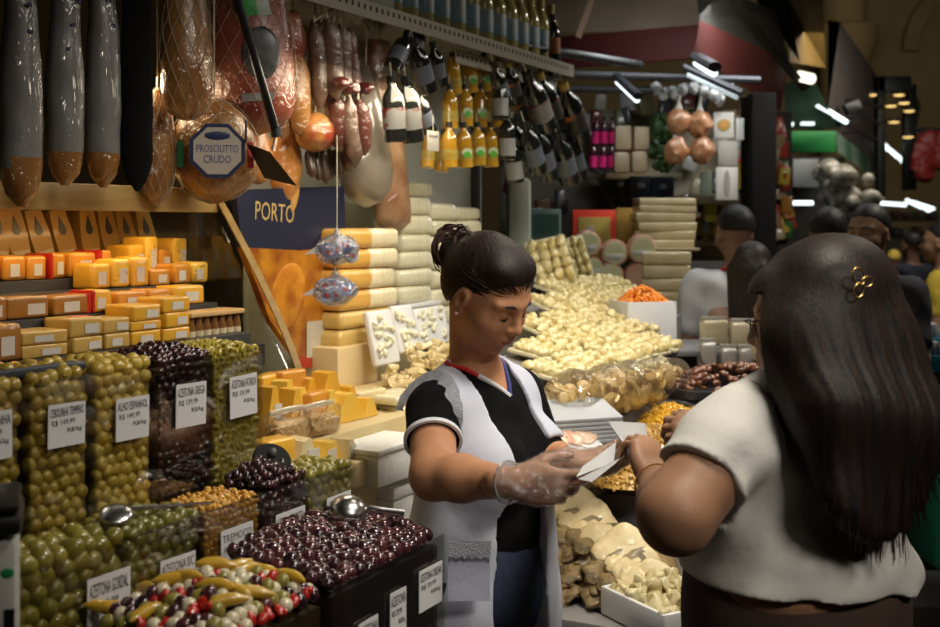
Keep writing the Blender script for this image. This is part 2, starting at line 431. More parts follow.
pk = [('pickled_onion', size_mesh('onion', .0115).mesh('pickled_onion', mpick['white_onion']), 'white pickled onion', 'onion'),
      ('purple_olive', size_mesh('olive', .0105).mesh('purple_olive', mka), 'purple olive', 'olive'),
      ('red_pepper_piece', redbit(), 'red pepper piece', 'pepper'),
      ('pickled_pepper', gherkin(), 'long yellow pepper', 'pepper'),
      ('light_olive', size_mesh('olive', .0108).mesh('light_olive', mpick['green']), 'light green olive', 'olive')]
sp = top_spots(tp0+.005, tp1-.004, S_C+.005, DC-.004, Z_C-.012, .0118, .052, 1.5)
for (t, s, z) in sp:
    nm, me, lb, cat = R.choices(pk, [30, 22, 18, 9, 20])[0]
    o = link(nm, me); o.location = LW(t, s, z); o.rotation_euler = rrot() if nm != 'pickled_pepper' else (R.uniform(-.3, .3), R.uniform(-.2, .2), R.uniform(-.8, .9))
    if nm == 'pickled_pepper': o.location.z += .008
    tag(o, lb+' heaped in the trough of mixed pickles', cat, nm.replace('_', ' ')+'s in the mixed pickle trough')
# --- ladles and the scale
def ladle(label, bowl_px, end_px, s_b, s_e, br, mtl, flat=.55, width=.006):
    a = at_s(*bowl_px, s_b); e = at_s(*end_px, s_e)
    root = thing('ladle', label, 'ladle', a)
    d = (e-a); b = B()
    vs = b.ell((0, 0, 0), (br, br, br*flat), sub=3)
    b2 = b.obj('bowl', mtl, root); b2.rotation_euler = (.35, .2, 0)
    b = B(); n = d.normalized()
    b.tube([n*br*.8, n*br*1.1+Vector((0, 0, .006)), d*.6+Vector((0, 0, .003)), d], [width*.8, width, width, width*1.2], 10, sx=.45); b.obj('handle', mtl, root)
    return root
ladle('steel ladle resting on the purple black olives, bowl upside down', (348, 511), (404, 514), 1.14, 1.06, .034, STEEL, .75, .007)
ladle('long thin steel ladle lying across the lupin beans', (116, 514), (262, 501), 1.30, 1.262, .026, STEEL, .3, .004)
a = at_s(84, 366, 1.405); e = at_s(-40, 380, 1.39); n = (e-a).normalized()
hd = thing('serving_spoon', 'dark grey spoon handle with a hanging hole lying over the onion bins', 'spoon', a)
b = B(); b.tube([n*-.004, n*.004, n*.03, n*.09, e-a], [.004, .0085, .011, .009, .007], 12, sx=.5); b.obj('handle', mat('grey_plastic', (.035, .042, .05), rough=.4), hd)
b = B(); b.tube([n*.016+Vector((.001, -.0062, 0)), n*.026+Vector((.001, -.0075, 0))], [.004, .004], 10); b.obj('hanging_hole', mat('hole_pale', (.5, .45, .25), rough=.5), hd)
b = B(); b.ell(e-a+n*.03, (.035, .02, .012), sub=2); b.obj('bowl', MATS['grey_plastic'], hd)
a = at_s(272, 461, 1.30)+Vector((0, 0, .004))
ld = thing('bin_lid', 'round black lid with a knob standing on the black olives', 'lid', a, TH-.5)
b = B(); b.lathe([(.002, -.012), (.03, -.012), (.0355, -.006), (.036, 0), (.033, .004), (.002, .006)], 28, Matrix.Rotation(math.radians(40), 4, 'X')); b.obj('disc', mat('lid_black', (.006, .006, .006), rough=.7, spec=.2), ld)
b = B(); b.ell((0, -.004, .012), (.008, .008, .009), sub=2); b.obj('knob', mat('knob_grey', (.1, .1, .1), rough=.4), ld)
sa = LW(1.205, 1.14, .72)
scl = thing('weighing_scale', 'white weighing scale with a dark pan cut by the picture edge', 'scale', P(-14, 627, 1.40), .35)
b = B(); b.box((0, 0, .03), (.075, .12, .18), bev=.012); b.obj('housing', mat('scale_white', (.5, .5, .45), rough=.4), scl)
b = B(); b.box((0, 0, .135), (.085, .13, .025), bev=.008); b.box((0, 0, .156), (.08, .125, .012), bev=.005); b.obj('pan', BLACKP, scl)
b = B(); b.ell((.026, -.0605, .08), (.008, .001, .0065), sub=2); b.obj('green_mark', mat('logo_green', (.02, .3, .1), rough=.5), scl)
b = B(); b.box((.028, -.0607, .02), (.012, .001, .035)); b.obj('display', BLACKP, scl)
# ================================================================ deli case behind the olives
T_END = 2.307
case = thing('deli_case', 'lit glass deli case full of wrapped cheeses behind the olive bins', 'display case', (0, 0, 0), TH)
cw_ = mat('case_dark', (.06, .05, .04), rough=.5); wood = mat('case_wood', (.5, .34, .12), (.42, .27, .09), rough=.45, scale=5, stretch=(1, 12, 12))
glass = film('case_glass', (.93, .96, .93), gloss=.03, rough=.03)
def cb(name, t0, t1, s0, s1, z0, z1, m, bev=.003):
    b = B(); b.box(((t0+t1)/2, (s0+s1)/2, (z0+z1)/2), (t1-t0, s1-s0, z1-z0), bev=bev); return b.obj(name, m, case)
cb('base', .6, T_END, 1.70, 2.40, 0, 1.22, cw_)
cb('back_panel', .6, T_END, 2.36, 2.40, 1.22, 1.70, mat('case_back', (.10, .085, .06), rough=.6))
cb('top_board', .6, T_END, 1.965, 2.40, 1.685, 1.712, wood)
cb('lamp_shield', .6, T_END, 1.958, 1.966, 1.652, 1.712, wood)  # lip added below the board edge to hide the case lamp
b = B()
g0, g1 = (1.70, 1.222), (1.975, 1.684)
b.box((1.45, 1.70, 1.2), (1.7, .012, .05)); b.obj('front_lip', wood, case)
b = B(); b.prism([(1.712, 1.222), (2.355, 1.222), (2.355, 1.684), (1.985, 1.684)], T_END-.006, T_END, 'x'); b.obj('end_glass', glass, case, smooth=False)
b = B(); b.tube([(T_END+.004, 1.965-.275*math.sin(k/10*PI/2)**.9 if False else 1.69+.275*(1-(1-k/10))**1.25, 1.21+.48*k/10) for k in range(11)], .011, 4); b.obj('edge_trim', wood, case, angle=20)
steps = [(1.80, 1.905, 1.335), (1.905, 1.985, 1.405), (1.985, 2.06, 1.45), (2.06, 2.15, 1.475), (2.15, 2.36, 1.505)]
for s0, s1, z in steps: cb('display_step', .8, 2.24, s0, s1-.001, 1.221, z+.022, mat('step_black', (.03, .028, .025), rough=.5), .002)
def cheese_mat(n, a, b_, w=.35): return mat(n, a, b_, rough=.4, scale=9, coat=.7, coat_rough=.12, wrinkle=w, sss=0)
CH = {'pale': cheese_mat('cheese_pale', (.62, .42, .12), (.55, .33, .07)), 'yellow': cheese_mat('cheese_yellow', (.78, .43, .035), (.70, .35, .02)),
      'orange': cheese_mat('cheese_orange', (.68, .3, .03), (.56, .22, .02)), 'amber': cheese_mat('cheese_amber', (.42, .19, .03), (.33, .12, .02)),
      'bright': cheese_mat('cheese_bright', (.86, .56, .08), (.80, .46, .04)), 'cream': cheese_mat('cheese_cream', (.72, .60, .34), (.66, .52, .26)),
      'white': cheese_mat('cheese_white', (.80, .76, .58), (.72, .66, .44))}
RED = mat('red_wax', (.5, .02, .012), rough=.3, coat=.6)
STK = mat('sticker', (.6, .55, .48), rough=.5)
NPRINT = mat('sticker_print', (.35, .33, .3), rough=.6)
def cheese_block(label, t, s, z, w, d, h, colr, red=None, wedge=False, sticker=True, group=None, cat='cheese', hole=False, name='cheese_block'):
    root = thing(name, label, cat, LW(t, s+d/2, z), TH+R.uniform(-.12, .12), group)
    b = B()
    if wedge:
        b.prism([(-w/2, 0), (w/2, 0), (w*.1, h), (-w*.15, h*.97)], -d/2, d/2, 'y')
    else: b.box((0, 0, h/2), (w, d, h), bev=min(w, d, h)*.16, seg=3)
    b.noise(min(w, h)*.045, 30/max(w, h)*.12, R.randint(0, 99))
    for v in b.bm.verts: v.co.z = max(v.co.z, 0)
    b.obj('body', CH[colr], root)
    if red:
        b = B()
        if red == 'heart':
            b.ell((0, -d*.2, h+.001), (w*.3, d*.22, .003), sub=2)
        else: b.box((w*.46*red, 0, h/2), (w*.16, d*1.03, h*1.03), bev=.004)
        b.obj('red_rind', RED, root)
    if sticker:
        b = B(); b.box((w*R.uniform(-.1, .2), -d/2-.0008, h*.42), (w*.42, .0012, h*.5)); st = b.obj('sticker', STK, root)
    if hole:
        b = B()
        for k in range(7): b.ell((R.uniform(-.4, .4)*w, -d/2, R.uniform(.15, .85)*h), (w*.07, .002, w*.06), sub=1)
        b.obj('cheese_eyes', mat('cheese_hole', (.4, .2, .02), rough=.5), root)
    return root
COLW = {'pale': 'pale yellow', 'yellow': 'yellow', 'orange': 'orange', 'amber': 'dark amber', 'bright': 'bright yellow', 'cream': 'cream', 'white': 'white'}
ORD = ['first', 'second', 'third', 'fourth', 'fifth', 'sixth', 'seventh', 'eighth', 'ninth', 'tenth']
rows = [
 ('front row of the case', 1.815, 1.3355, .085, [(-10, 24, [(38, 'amber')]), (25, 69, [(13, 'pale'), (13, 'pale')]), (71, 104, [(15, 'pale'), (19, 'pale', 'heart')]), (105, 131, [(15, 'pale'), (15, 'pale')]), (132, 162, [(14, 'yellow'), (9, 'yellow'), (16, 'yellow')]), (163, 191, [(13, 'yellow'), (15, 'yellow'), (15, 'yellow')])]),
 ('second row of the case', 1.91, 1.4055, .07, [(-12, 8, [(24, 'amber')]), (9, 50, [(22, 'amber')]), (51, 92, [(20, 'amber', 1)]), (93, 113, [(22, 'yellow', -1)]), (116, 148, [(18, 'orange')]), (150, 172, [(18, 'orange')]), (176, 205, [(19, 'yellow')])]),
 ('third row of the case', 1.99, 1.4505, .065, [(92, 112, [(26, 'yellow')]), (113, 131, [(29, 'bright')]), (132, 150, [(30, 'yellow')]), (151, 171, [(16, 'orange')]), (173, 192, [(20, 'orange')]), (194, 209, [(21, 'bright')])]),
 ('back row of the case', 2.065, 1.4755, .08, [(-20, 1, [(25, 'orange')]), (3, 27, [(25, 'orange')]), (28, 48, [(24, 'orange')]), (50, 66, [(25, 'orange', -1)]), (68, 98, [(25, 'orange')]), (99, 112, [(26, 'orange', -1)]), (129, 145, [(30, 'yellow')]), (146, 159, [(37, 'bright')]), (160, 173, [(24, 'orange')]), (174, 188, [(34, 'bright')])])]
for rn, s, z0, d, cols in rows:
    for ci, (p0, p1, layers) in enumerate(cols):
        t0, t1 = Ls(p0, 300, s)[0], Ls(p1, 300, s)[0]
        Y = LW((t0+t1)/2, s, 0).y; z = z0
        for li, ly in enumerate(layers):
            h = ly[0]*Y/FPX
            where = ['bottom', 'middle', 'top'][li if len(layers) > 2 else (0 if li == 0 else 2)]+' of ' if len(layers) > 1 else ''
            lb = f'{COLW[ly[1]]} wrapped cheese, {where}{ORD[ci]} {"stack" if len(layers) > 1 else "piece"} in the {rn}'
            cheese_block(lb, (t0+t1)/2, s, z+.022, (t1-t0)*.96, d, h, ly[1], red=ly[2] if len(ly) > 2 else None, group='wrapped cheeses in the '+rn, hole=ly[1] == 'bright')
            z += h+.0008
for i, (p0, p1) in enumerate([(-3, 8), (9, 24), (25, 39)]):
    t0, t1 = Ls(p0, 350, 1.76)[0], Ls(p1, 350, 1.76)[0]
    b = B(); b.ell((0, 0, .014), (.018, .016, .015), sub=3); b.noise(.006, 40, i)
    o = b.obj('cheese_lump', CH['orange'], loc=LW((t0+t1)/2, 1.77, 1.3355)); tag(o, f'{ORD[i]} little orange cheese lump at the very front of the deli case', 'cheese', 'orange lumps in the deli case')
cb('display_step', .8, 2.2, 1.742, 1.799, 1.221, 1.335, MATS['step_black'], .002)
# wedge packs with drop windows
pkm = mat('pack_tan', (.42, .25, .07), (.36, .2, .05), rough=.45, coat=.3, scale=6); drop = mat('drop_dark', (.05, .045, .05), rough=.3); bandm = mat('pack_band', (.5, .42, .32), rough=.5)
for i, (px, tilt) in enumerate([(-22, .1), (0, .1), (24, -.12), (49, -.22), (72, -.2), (94, -.02), (116, -.12), (134, -.15), (153, -.12)]):
    t, z = Ls(px, 262, 2.2)
    root = thing('cheese_pack', f'tan wedge pack with a dark drop window, {ORD[i]} of the deli case back row', 'cheese pack', LW(t, 2.2, 1.528), TH, 'tan wedge packs in the deli case')
    root.rotation_euler = Euler((-.18, tilt, TH))
    h = .135; b = B(); b.prism([(-.026, 0), (.026, 0), (.03, h*.5), (.024, h), (-.024, h), (-.03, h*.5)], 0, .05, 'y'); b.obj('carton', pkm, root, angle=20)
    b = B(); b.prism([(math.sin(a)*.0115*(1 if math.cos(a) < 0 else 1-.75*math.cos(a)), h*.62+math.cos(a)*(-.018 if False else (.034 if math.cos(a) > 0 else .014))) for a in [k*PI/10 for k in range(20)]], -.0012, .0005, 'y'); b.obj('drop_window', drop, root)
    b = B(); b.box((0, -.0008, h*.14), (.046, .0012, h*.2)); b.obj('band', bandm, root)
# pack of little jars
t0, t1 = Ls(193, 320, 1.83)[0], Ls(246, 320, 1.83)[0]
jp = thing('jar_pack', 'tray of small brown jars under a pale lid sheet, far end of the deli case', 'jar pack', LW((t0+t1)/2, 1.83, 1.222+.104), TH)
wj = t1-t0
cb('display_step', t0-.005, t1+.02, 1.82, 1.93, 1.221, 1.301, MATS['step_black'], .002) if False else None
b = B(); b.box((0, .045, .004), (wj, .08, .008), bev=.002); b.obj('tray', mat('jar_tray', (.3, .2, .1), rough=.5), jp)
b = B(); b.box((0, .045, .082), (wj*1.02, .085, .012), bev=.004); b.obj('lid_sheet', mat('jar_lid', (.6, .38, .16), rough=.4), jp)
jm = mat('jar_brown', (.2, .09, .03), rough=.15, coat=.5); jl = mat('jar_label', (.6, .5, .32), rough=.5)
for k in range(7):
    x = -wj/2+wj*(k+.5)/7
    b = B(); b.lathe([(.008, .008), (.0115, .012), (.0115, .055), (.008, .065), (.008, .076)], 12, Matrix.Translation((x, .02, 0))); j = b.obj('jar', jm, jp)
    b = B(); b.lathe([(.0119, .024), (.0119, .044)], 12, Matrix.Translation((x, .02, 0)), cap=False); b.obj('jar_label', jl, j)
cb('jar_shelf', t0-.02, T_END-.01, 1.80, 1.95, 1.27, 1.3255, MATS['step_black'])
# ================================================================ cheese ledge past the bins
ledge = thing('cheese_ledge', 'cream topped ledge under the cut yellow cheeses', 'counter', (0, 0, 0), TH)
lm = mat('ledge_cream', (.62, .5, .28), (.56, .44, .22), rough=.5, scale=4)
for nm, t0, t1, s0, s1, z0, z1 in (('front_slab', 1.965, 2.62, 1.385, 1.474, 1.05, 1.105), ('middle_slab', 1.965, 2.62, 1.475, 1.695, 1.05, 1.15), ('back_step', 2.315, 2.9, 1.70, 2.05, 0, 1.11), ('panel', 1.975, 2.6, 1.42, 1.68, 0, 1.05)):
    b = B(); b.box(((t0+t1)/2, (s0+s1)/2, (z0+z1)/2), (t1-t0, s1-s0, z1-z0), bev=.004); b.obj(nm, lm, ledge)
def by_px(p0, p1, y0, y1, s):
    t0, _ = Ls(p0, y1, s); t1, _ = Ls(p1, y1, s); pm = (p0+p1)/2
    tm, z0 = Ls(pm, y1, s); _, z1 = Ls(pm, y0, s)
    return (t0+t1)/2, z0, t1-t0, z1-z0
wl = [(262, 288, 374, 425, 'yellow', False, 'tall wrapped yellow cheese against the glass end of the deli case'), (284, 306, 371, 425, 'orange', False, 'wrapped orange cheese second from the deli case glass'),
      (303, 322, 378, 420, 'yellow', True, 'small yellow cheese wedge between the orange piece and the big wedge'), (296, 312, 388, 428, 'bright', True, 'bright little wedge in front of the wrapped orange cheese'),
      (318, 346, 371, 428, 'yellow', True, 'big upright yellow wedge with a sharp tip'), (338, 364, 393, 433, 'bright', True, 'bright yellow triangular wedge beside the pale half round'),
      (362, 386, 390, 432, 'cream', False, 'pale half round of cheese nearest the white loaves'), (310, 332, 392, 428, 'orange', False, 'orange cheese chunk behind the nut bags')]
for i, (p0, p1, y0, y1, c, wg, lb) in enumerate(wl):
    s = [1.66, 1.64, 1.62, 1.58, 1.60, 1.54, 1.58, 1.56][i]
    t, z, w, h = by_px(p0, p1, y0, y1, s)
    h = h+z-1.151
    cheese_block(lb, t, s, 1.151, max(w, .03), .05, h, c, wedge=wg, sticker=False, name='cheese_wedge', group=None)
for i, (p0, p1, y0, s) in enumerate([(268, 284, 386, 1.545), (281, 299, 380, 1.60), (290, 306, 388, 1.555), (300, 320, 384, 1.625), (312, 328, 380, 1.645), (325, 341, 390, 1.555), (346, 360, 386, 1.60), (364, 378, 398, 1.535)]):
    t, z, w, h = by_px(p0, p1, y0, 430, s)
    cheese_block(f'glossy yellow cheese wedge, {ORD[i]} of the loose wedges on the ledge', t, s, 1.151, w, .045, h+z-1.151, 'bright' if i % 2 else 'yellow', wedge=True, sticker=i % 3 == 0, name='cheese_wedge', group='loose wedges on the ledge')
nutm = mat('nuts', (.5, .3, .1), (.62, .42, .18), rough=.5, scale=90, voro=True, coat=.6, bump=.6, bscale=120)
for i, (p0, p1, y0, y1, lb) in enumerate([(274, 307, 408, 441, 'bag of nuts on the ledge, the one nearer the sliced olives'), (307, 337, 410, 440, 'bag of nuts on the ledge under the big yellow wedge')]):
    t, z, w, h = by_px(p0, p1, y0, y1, 1.50)
    root = thing('nut_bag', lb, 'bag of nuts', LW(t, 1.51, 1.1505), TH, None)
    b = B(); b.box((0, 0, h*.35), (w*.9, .05, h*.7), bev=.014, seg=3); b.subdiv(2); b.noise(.008, 75, i); b.obj('nuts', nutm, root)
    b = B(); b.box((0, 0, h*.5), (w, .058, h), bev=.018, seg=3); b.noise(.005, 30, i); b.obj('clear_bag', film('bag_film', gloss=.06, wrinkle=.6, wscale=60), root)
    b = B(); b.tube([(-w*.5, 0, h), (0, -.004, h*1.02), (w*.5, 0, h)], [.006, .007, .006], 8, sx=.5); b.obj('seal', film('seal_film', gloss=.1, haze=.4, hazecol=(.8, .72, .5)), root)
for i, (p0, p1, y0, y1, c, lb) in enumerate([(262, 288, 438, 470, 'yellow', 'yellow cheese chunks behind the black round lid'), (288, 314, 438, 470, 'cream', 'pale wedge pack with a white band, just behind the black lid'), (314, 336, 440, 470, 'bright', 'wedge pack with a printed white label, middle of the ledge front'), (337, 351, 438, 470, 'cream', 'narrow wedge pack at the ledge corner')]):
    t, z, w, h = by_px(p0, p1, y0, y1, 1.44)
    root = cheese_block(lb, t, 1.42, 1.1055, w, .05, h+z-1.1055, c, wedge=i > 0, sticker=i > 0, name='wedge_pack', cat='cheese pack')
# white foam boxes at the end of the ledge
for i, (p0, p1, y0, y1, s, lb) in enumerate([(377, 411, 479, 560, 1.42, 'lower white foam box standing below the ledge behind the vendor'), (361, 412, 441, 478, 1.40, 'upper white foam box with a lip stacked behind the vendor')]):
    t, z, w, h = by_px(p0, p1, y0, y1, s)
    root = thing('foam_box', lb, 'foam box', LW(t, s-.045, z), TH, None)
    b = B(); b.box((0, .075, h*.42), (w, .15, h*.84), bev=.006); b.obj('body', STYRO, root)
    b = B(); b.box((0, .075, h*.92), (w*1.05, .158, h*.16), bev=.005); b.obj('lid', STYRO, root)
# loaves: stacked long cheeses
LOAF = {'amber': mat('loaf_amber', (.74, .42, .09), (.66, .34, .05), rough=.4, coat=.8, wrinkle=.5, scale=6), 'two': mat('loaf_orange_white', (.78, .66, .40), (.82, .73, .52), rough=.4, coat=.8, wrinkle=.5, scale=5), 'white': mat('loaf_white', (.76, .71, .5), (.70, .63, .4), rough=.4, coat=.8, wrinkle=.5, scale=7),
        'yel': mat('loaf_yellow', (.68, .48, .16), (.62, .4, .1), rough=.4, coat=.7, wrinkle=.4)}
CAPM = mat('loaf_cap', (.72, .68, .58), rough=.4, coat=.6)
def loaf(lb, t, s, z, w, d, h, m, group, cap=True):
    root = thing('cheese_loaf', lb, 'cheese loaf', LW(t, s, z), TH+R.uniform(-.05, .05), group)
    b = B(); b.box((0, d/2, h/2), (w, d, h), bev=min(h, d)*.33, seg=4); b.noise(h*.06, 18, R.randint(0, 99)); 
    for v in b.bm.verts: v.co.z = max(v.co.z, 0)
    two = m is LOAF['two']
    b.obj('body', LOAF['amber'] if two else m, root)
    if cap:
        b = B(); k = .54 if two else .17
        b.box((w*(.505-k/2), d/2, h/2), (w*k, d*1.02, h*(1.0 if two else .92)), bev=h*.3, seg=3); b.obj('wrapper_end', LOAF['two'] if two else CAPM, root)
stacks = [(340, 400, [(395, 346, 'block')], 1.85)]
t, z, w, h = by_px(338, 378, 345, 396, 1.84)
tb0 = thing('cheese_block', 'tall pale cheese block under the orange and white loaves', 'cheese', LW(t, 1.84, 1.111), TH)
b = B(); b.box((0, .06, (h+z-1.111)/2), (w, .12, h+z-1.111), bev=.006); b.obj('body', mat('block_pale', (.72, .55, .3), (.66, .48, .24), rough=.5, scale=5, coat=.3), tb0)
zt = z+h+.001
def stack(p0, p1, ys, s, m, nm, z0=None, d=.12):
    for i in range(len(ys)-1):
        t, z, w, h = by_px(p0+R.uniform(-1, 1), p1+R.uniform(-1, 1), ys[i+1], ys[i], s)
        loaf(f'{"bottom" if i == 0 else "top" if i == len(ys)-2 else ORD[i]} loaf{"" if i in (0, len(ys)-2) else " up"} in {nm}', t, s, z, w, d, h*.985, m[i] if isinstance(m, list) else m, nm)
y_orange = [346, 327, 309, 289, 268, 248, 228]
stack(341, 399, y_orange, 1.86, [LOAF['yel'], LOAF['yel']]+[LOAF['two']]*4, 'the stack of orange and white loaves')
stack(401, 433, [303, 286, 268, 251, 234, 215, 196, 182], 1.98, LOAF['white'], 'the white loaf stack beside the orange loaves')
stack(433, 457, [326, 306, 288, 270, 252, 236, 220, 203], 2.0, LOAF['white'], 'the second white loaf stack, behind the vendor bun', d=.1)
stack(458, 482, [326, 306, 288, 270, 252, 236, 220, 207], 2.02, LOAF['white'], 'the third white loaf stack, by the blue tipped packs', d=.1)
sh = thing('loaf_shelf', 'white metal shelf unit carrying the white cheese loaves', 'shelf', (0, 0, 0), TH)
b = B(); b.box((3.45, 2.19, 1.1), (1.5, .02, 2.2), bev=.003); b.obj('back_panel', mat('shelf_pale', (.62, .64, .55), rough=.5), sh)
b = B(); b.box((3.2, 2.11, .66), (.58, .10, 1.12), bev=.003)
b.obj('base_cabinet', lm, sh)
z3 = Ls(417, 303, 1.98)[1]
t3 = Ls(401, 303, 1.98)[0]
b = B(); b.box((t3+.13, 2.04, z3-.008), (.26, .13, .014), bev=.002); b.obj('shelf_board', WHITEP, sh)
t3 = Ls(433, 303, 2.0)[0]; z3 = Ls(445, 326, 2.0)[1]
b = B(); b.box((t3+.3, 2.06, z3-.02), (.66, .12, .03), bev=.002); b.obj('shelf_board', WHITEP, sh)
# packs of white strips and curled heap
for i, (p0, p1, y0, y1, s, lb) in enumerate([(378, 402, 309, 364, 1.77, 'upright tray of white pieces, closest to the tall pale block'), (401, 421, 304, 352, 1.82, 'upright tray of white pieces, middle one of three'), (421, 452, 306, 345, 1.88, 'wide tray of white pieces right behind the vendor neck')]):
    t, z, w, h = by_px(p0, p1, y0, y1, s)
    root = thing('cheese_tray', lb, 'cheese tray', LW(t, s, z), TH+.1); root.rotation_euler = (-.22, 0, TH)
    b = B(); b.box((0, .012, h/2), (w, .02, h), bev=.007, seg=3); b.obj('tray', WHITEP, root)
    b = B()
    for k in range(26): b.ell((R.uniform(-.4, .4)*w, 0, h*R.uniform(.08, .92)), (.011, .007, .014), rrot(), sub=2)
    o = b.obj('pieces', mat('strip_white', (.8, .77, .6), (.7, .66, .45), rough=.4, coat=.7, wrinkle=.4), root); o['kind'] = 'stuff'
heap = B()
hp = [at_s(px, py, 1.66+.002*(390-py)) for px, py in ((392, 388), (405, 372), (420, 360), (436, 350), (448, 345), (412, 385), (430, 375), (445, 365))]
for p in hp:
    for k in range(9): 
        q = p+Vector((R.uniform(-.06, .06), R.uniform(-.05, .05), R.uniform(-.045, .02)))
        heap.tube([q+Vector((R.uniform(-.04, .04), R.uniform(-.03, .03), R.uniform(-.012, .012)))*f for f in (-1, -.4, .3, 1)], [.008, .013, .012, .007], 7, sx=.5)
o = heap.obj('fish_strips', mat('strip_cream', (.78, .66, .38), (.7, .56, .27), rough=.45, coat=.4)); tag(o, 'loose heap of cream coloured strips beside the vendor shoulder', 'fish strips', kind='stuff')
b = B(); b.box((2.86, 1.73, .58), (.42, .22, 1.16), bev=.01); o = b.obj('strip_counter', lm, rotz=TH); tag(o, 'low cream counter under the loose strips behind the vendor', 'counter')
hh = [at_s(px, py, 1.56) for px, py in ((390, 398), (402, 394), (396, 408), (404, 420), (398, 434))]
for i, p in enumerate(hh):
    root = thing('cheese_stack_slice', f'{["top", "second", "third", "fourth", "lowest"][i]} folded pale sheet in the pile above the foam box', 'cheese sheet', p, TH, 'folded pale sheets above the foam box')
    b = B(); b.box((0, 0, 0), (.09, .09, .022), bev=.01, seg=3); b.noise(.005, 25, i); b.obj('sheet', LOAF['white'], root)
# ================================================================ meat, bottles and bags hanging over the case
S_H = 1.84
rail = thing('hanging_rail', 'dark steel rail the hams and sausages hang from', 'rail', (0, 0, 0), TH)
b = B(); b.tube([(.7, S_H, 2.42), (2.95, S_H, 2.42)], .012, 10); b.obj('tube', DARKSTEEL, rail)
b = B(); b.box((1.8, 2.3, 2.42), (2.6, .9, .03)); b.obj('canopy', mat('canopy_dark', (.03, .03, .03), rough=.6), rail)
HAM = [(0, .18), (.06, .3), (.2, .42), (.4, .7), (.6, .96), (.75, 1), (.88, .85), (.96, .5), (1, .05)]
LEG = [(0, .55), (.1, .62), (.3, .75), (.5, .92), (.68, 1), (.85, .95), (.94, .78), (.985, .5), (1, .2)]
OVAL = [(0, .08), (.05, .4), (.15, .7), (.35, .95), (.55, 1), (.75, .92), (.9, .65), (.97, .35), (1, .05)]
STRIP = [(0, .6), (.1, .7), (.4, .85), (.8, 1), (.95, .92), (1, .4)]
def hang(name, label, cat, cx, y0, y1, w, s, prof, m, flat=.7, net=None, tip=None, seed=0, group=None, lean=0, nz=.05, sc=9, rz=None):
    top = at_s(cx, y0, s); Y = top.y; H = (y1-y0)*Y/FPX; r0 = w/2*Y/FPX
    root = thing(name, label, cat, top, TH if rz is None else rz, group)
    b = B(); n = 22; pr = []
    for i in range(n+1):
        f = i/n
        for (a, ra), (c, rc) in zip(prof, prof[1:]):
            if a <= f <= c: pr.append((max(.001, r0*(ra+(rc-ra)*(f-a)/(c-a))), -f*H)); break
    b.lathe(pr, 24, Matrix.Diagonal((1, flat, 1, 1)))
    b.noise(r0*nz*2, sc/r0*.08, seed)
    if lean:
        for v in b.bm.verts: v.co.x += lean*(-v.co.z)
    if tip:
        for f in b.bm.faces:
            if f.calc_center_median().z < -H*tip[1]: f.material_index = 1
    body = b.obj('body', [m, tip[0]] if tip else m, root)
    b = B(); b.tube([(0, 0, -.01), (0, 0, (2.42-top.z))], .0025, 5); b.obj('string', STRING, root)
    if net:
        b = B()
        def rad(f):
            for (a, ra), (c, rc) in zip(prof, prof[1:]):
                if a <= f <= c: return r0*(ra+(rc-ra)*(f-a)/(c-a))*1.05+.002
        for d in (1, -1):
            for k in range(14):
                pts = []
                for i in range(18):
                    f = i/17; a = 2*PI*k/12+d*f*2.6
                    pts.append((rad(f)*math.cos(a)+lean*f*H, rad(f)*flat*math.sin(a), -f*H))
                b.tube(pts, .0008, 3, cap=False)
        b.obj('net', mat('net_cord', (.40, .34, .24), rough=.7), root)
    return root, r0, H, Y
def wrapm(n, a, b_, w=.8, ws=22, rough=.35, coat=1, sc=8): return mat(n, a, b_, rough=rough, coat=coat, coat_rough=.08, wrinkle=w, wscale=ws, scale=sc)
sil = mat('ham_grey_wrap', (.24, .23, .22), (.13, .125, .12), rough=.35, coat=1, coat_rough=.1, wrinkle=.7, wscale=34, scale=12, stretch=(1, 1, .22))
amb = wrapm('ham_amber', (.34, .16, .04), (.22, .085, .02), .8, 26); ambd = wrapm('ham_brown', (.25, .1, .03), (.38, .19, .06), .8, 22)
red = wrapm('ham_red', (.2, .035, .02), (.3, .1, .05), .8, 30)
for i, (cx, y1, w) in enumerate([(21, 206, 47), (65, 186, 42), (103, 187, 41)]):
    root, r0, H, Y = hang('wrapped_ham', ['grey film wrapped ham leg at the picture edge, amber tip showing', 'grey film wrapped ham leg, middle of the three', 'grey film wrapped ham leg beside the black cloth'][i], 'ham', cx, -60, y1, w, S_H, LEG, sil, .8, tip=(amb, .84 if i == 0 else .88), seed=i, group=None, nz=.04)
    b = B()
    for k in range(5): b.box((R.uniform(-.35, .35)*r0, -r0*.8*.82, -H*(.25+.1*k)), (.012, .002, .007), rot=(0, R.uniform(-.6, .6), 0))
    b.obj('purple_stamp', mat('stamp_purple', (.035, .03, .09), rough=.4), root)
hang('black_cloth', 'long black cloth hanging between the grey hams and the netted hams', 'cloth', 137, -50, 192, 42, S_H-.03, [(0, .9), (.3, .95), (.6, 1), (.85, 1), (.94, .75), (1, .1)], mat('cloth_black', (.004, .004, .0045), rough=.95, spec=.1), .35, seed=9, nz=.03)
hang('netted_ham', 'thin amber netted ham partly behind the black cloth', 'ham', 157, 88, 206, 42, 1.93, OVAL, amb, .7, net=True, seed=4)
hang('netted_ham', 'amber netted ham with a clear wrap next to the black cloth', 'ham', 187, -50, 120, 58, S_H, LEG, ambd, .8, net=True, seed=5)
root, r0, H, Y = hang('netted_ham', 'round netted ham with a white eight sided PROSCIUTTO CRUDO label', 'ham', 214, 98, 204, 86, 1.88, OVAL, amb, .8, net=True, seed=6, rz=.28)
oc = [(math.cos(k*PI/4+PI/8), math.sin(k*PI/4+PI/8)) for k in range(8)]
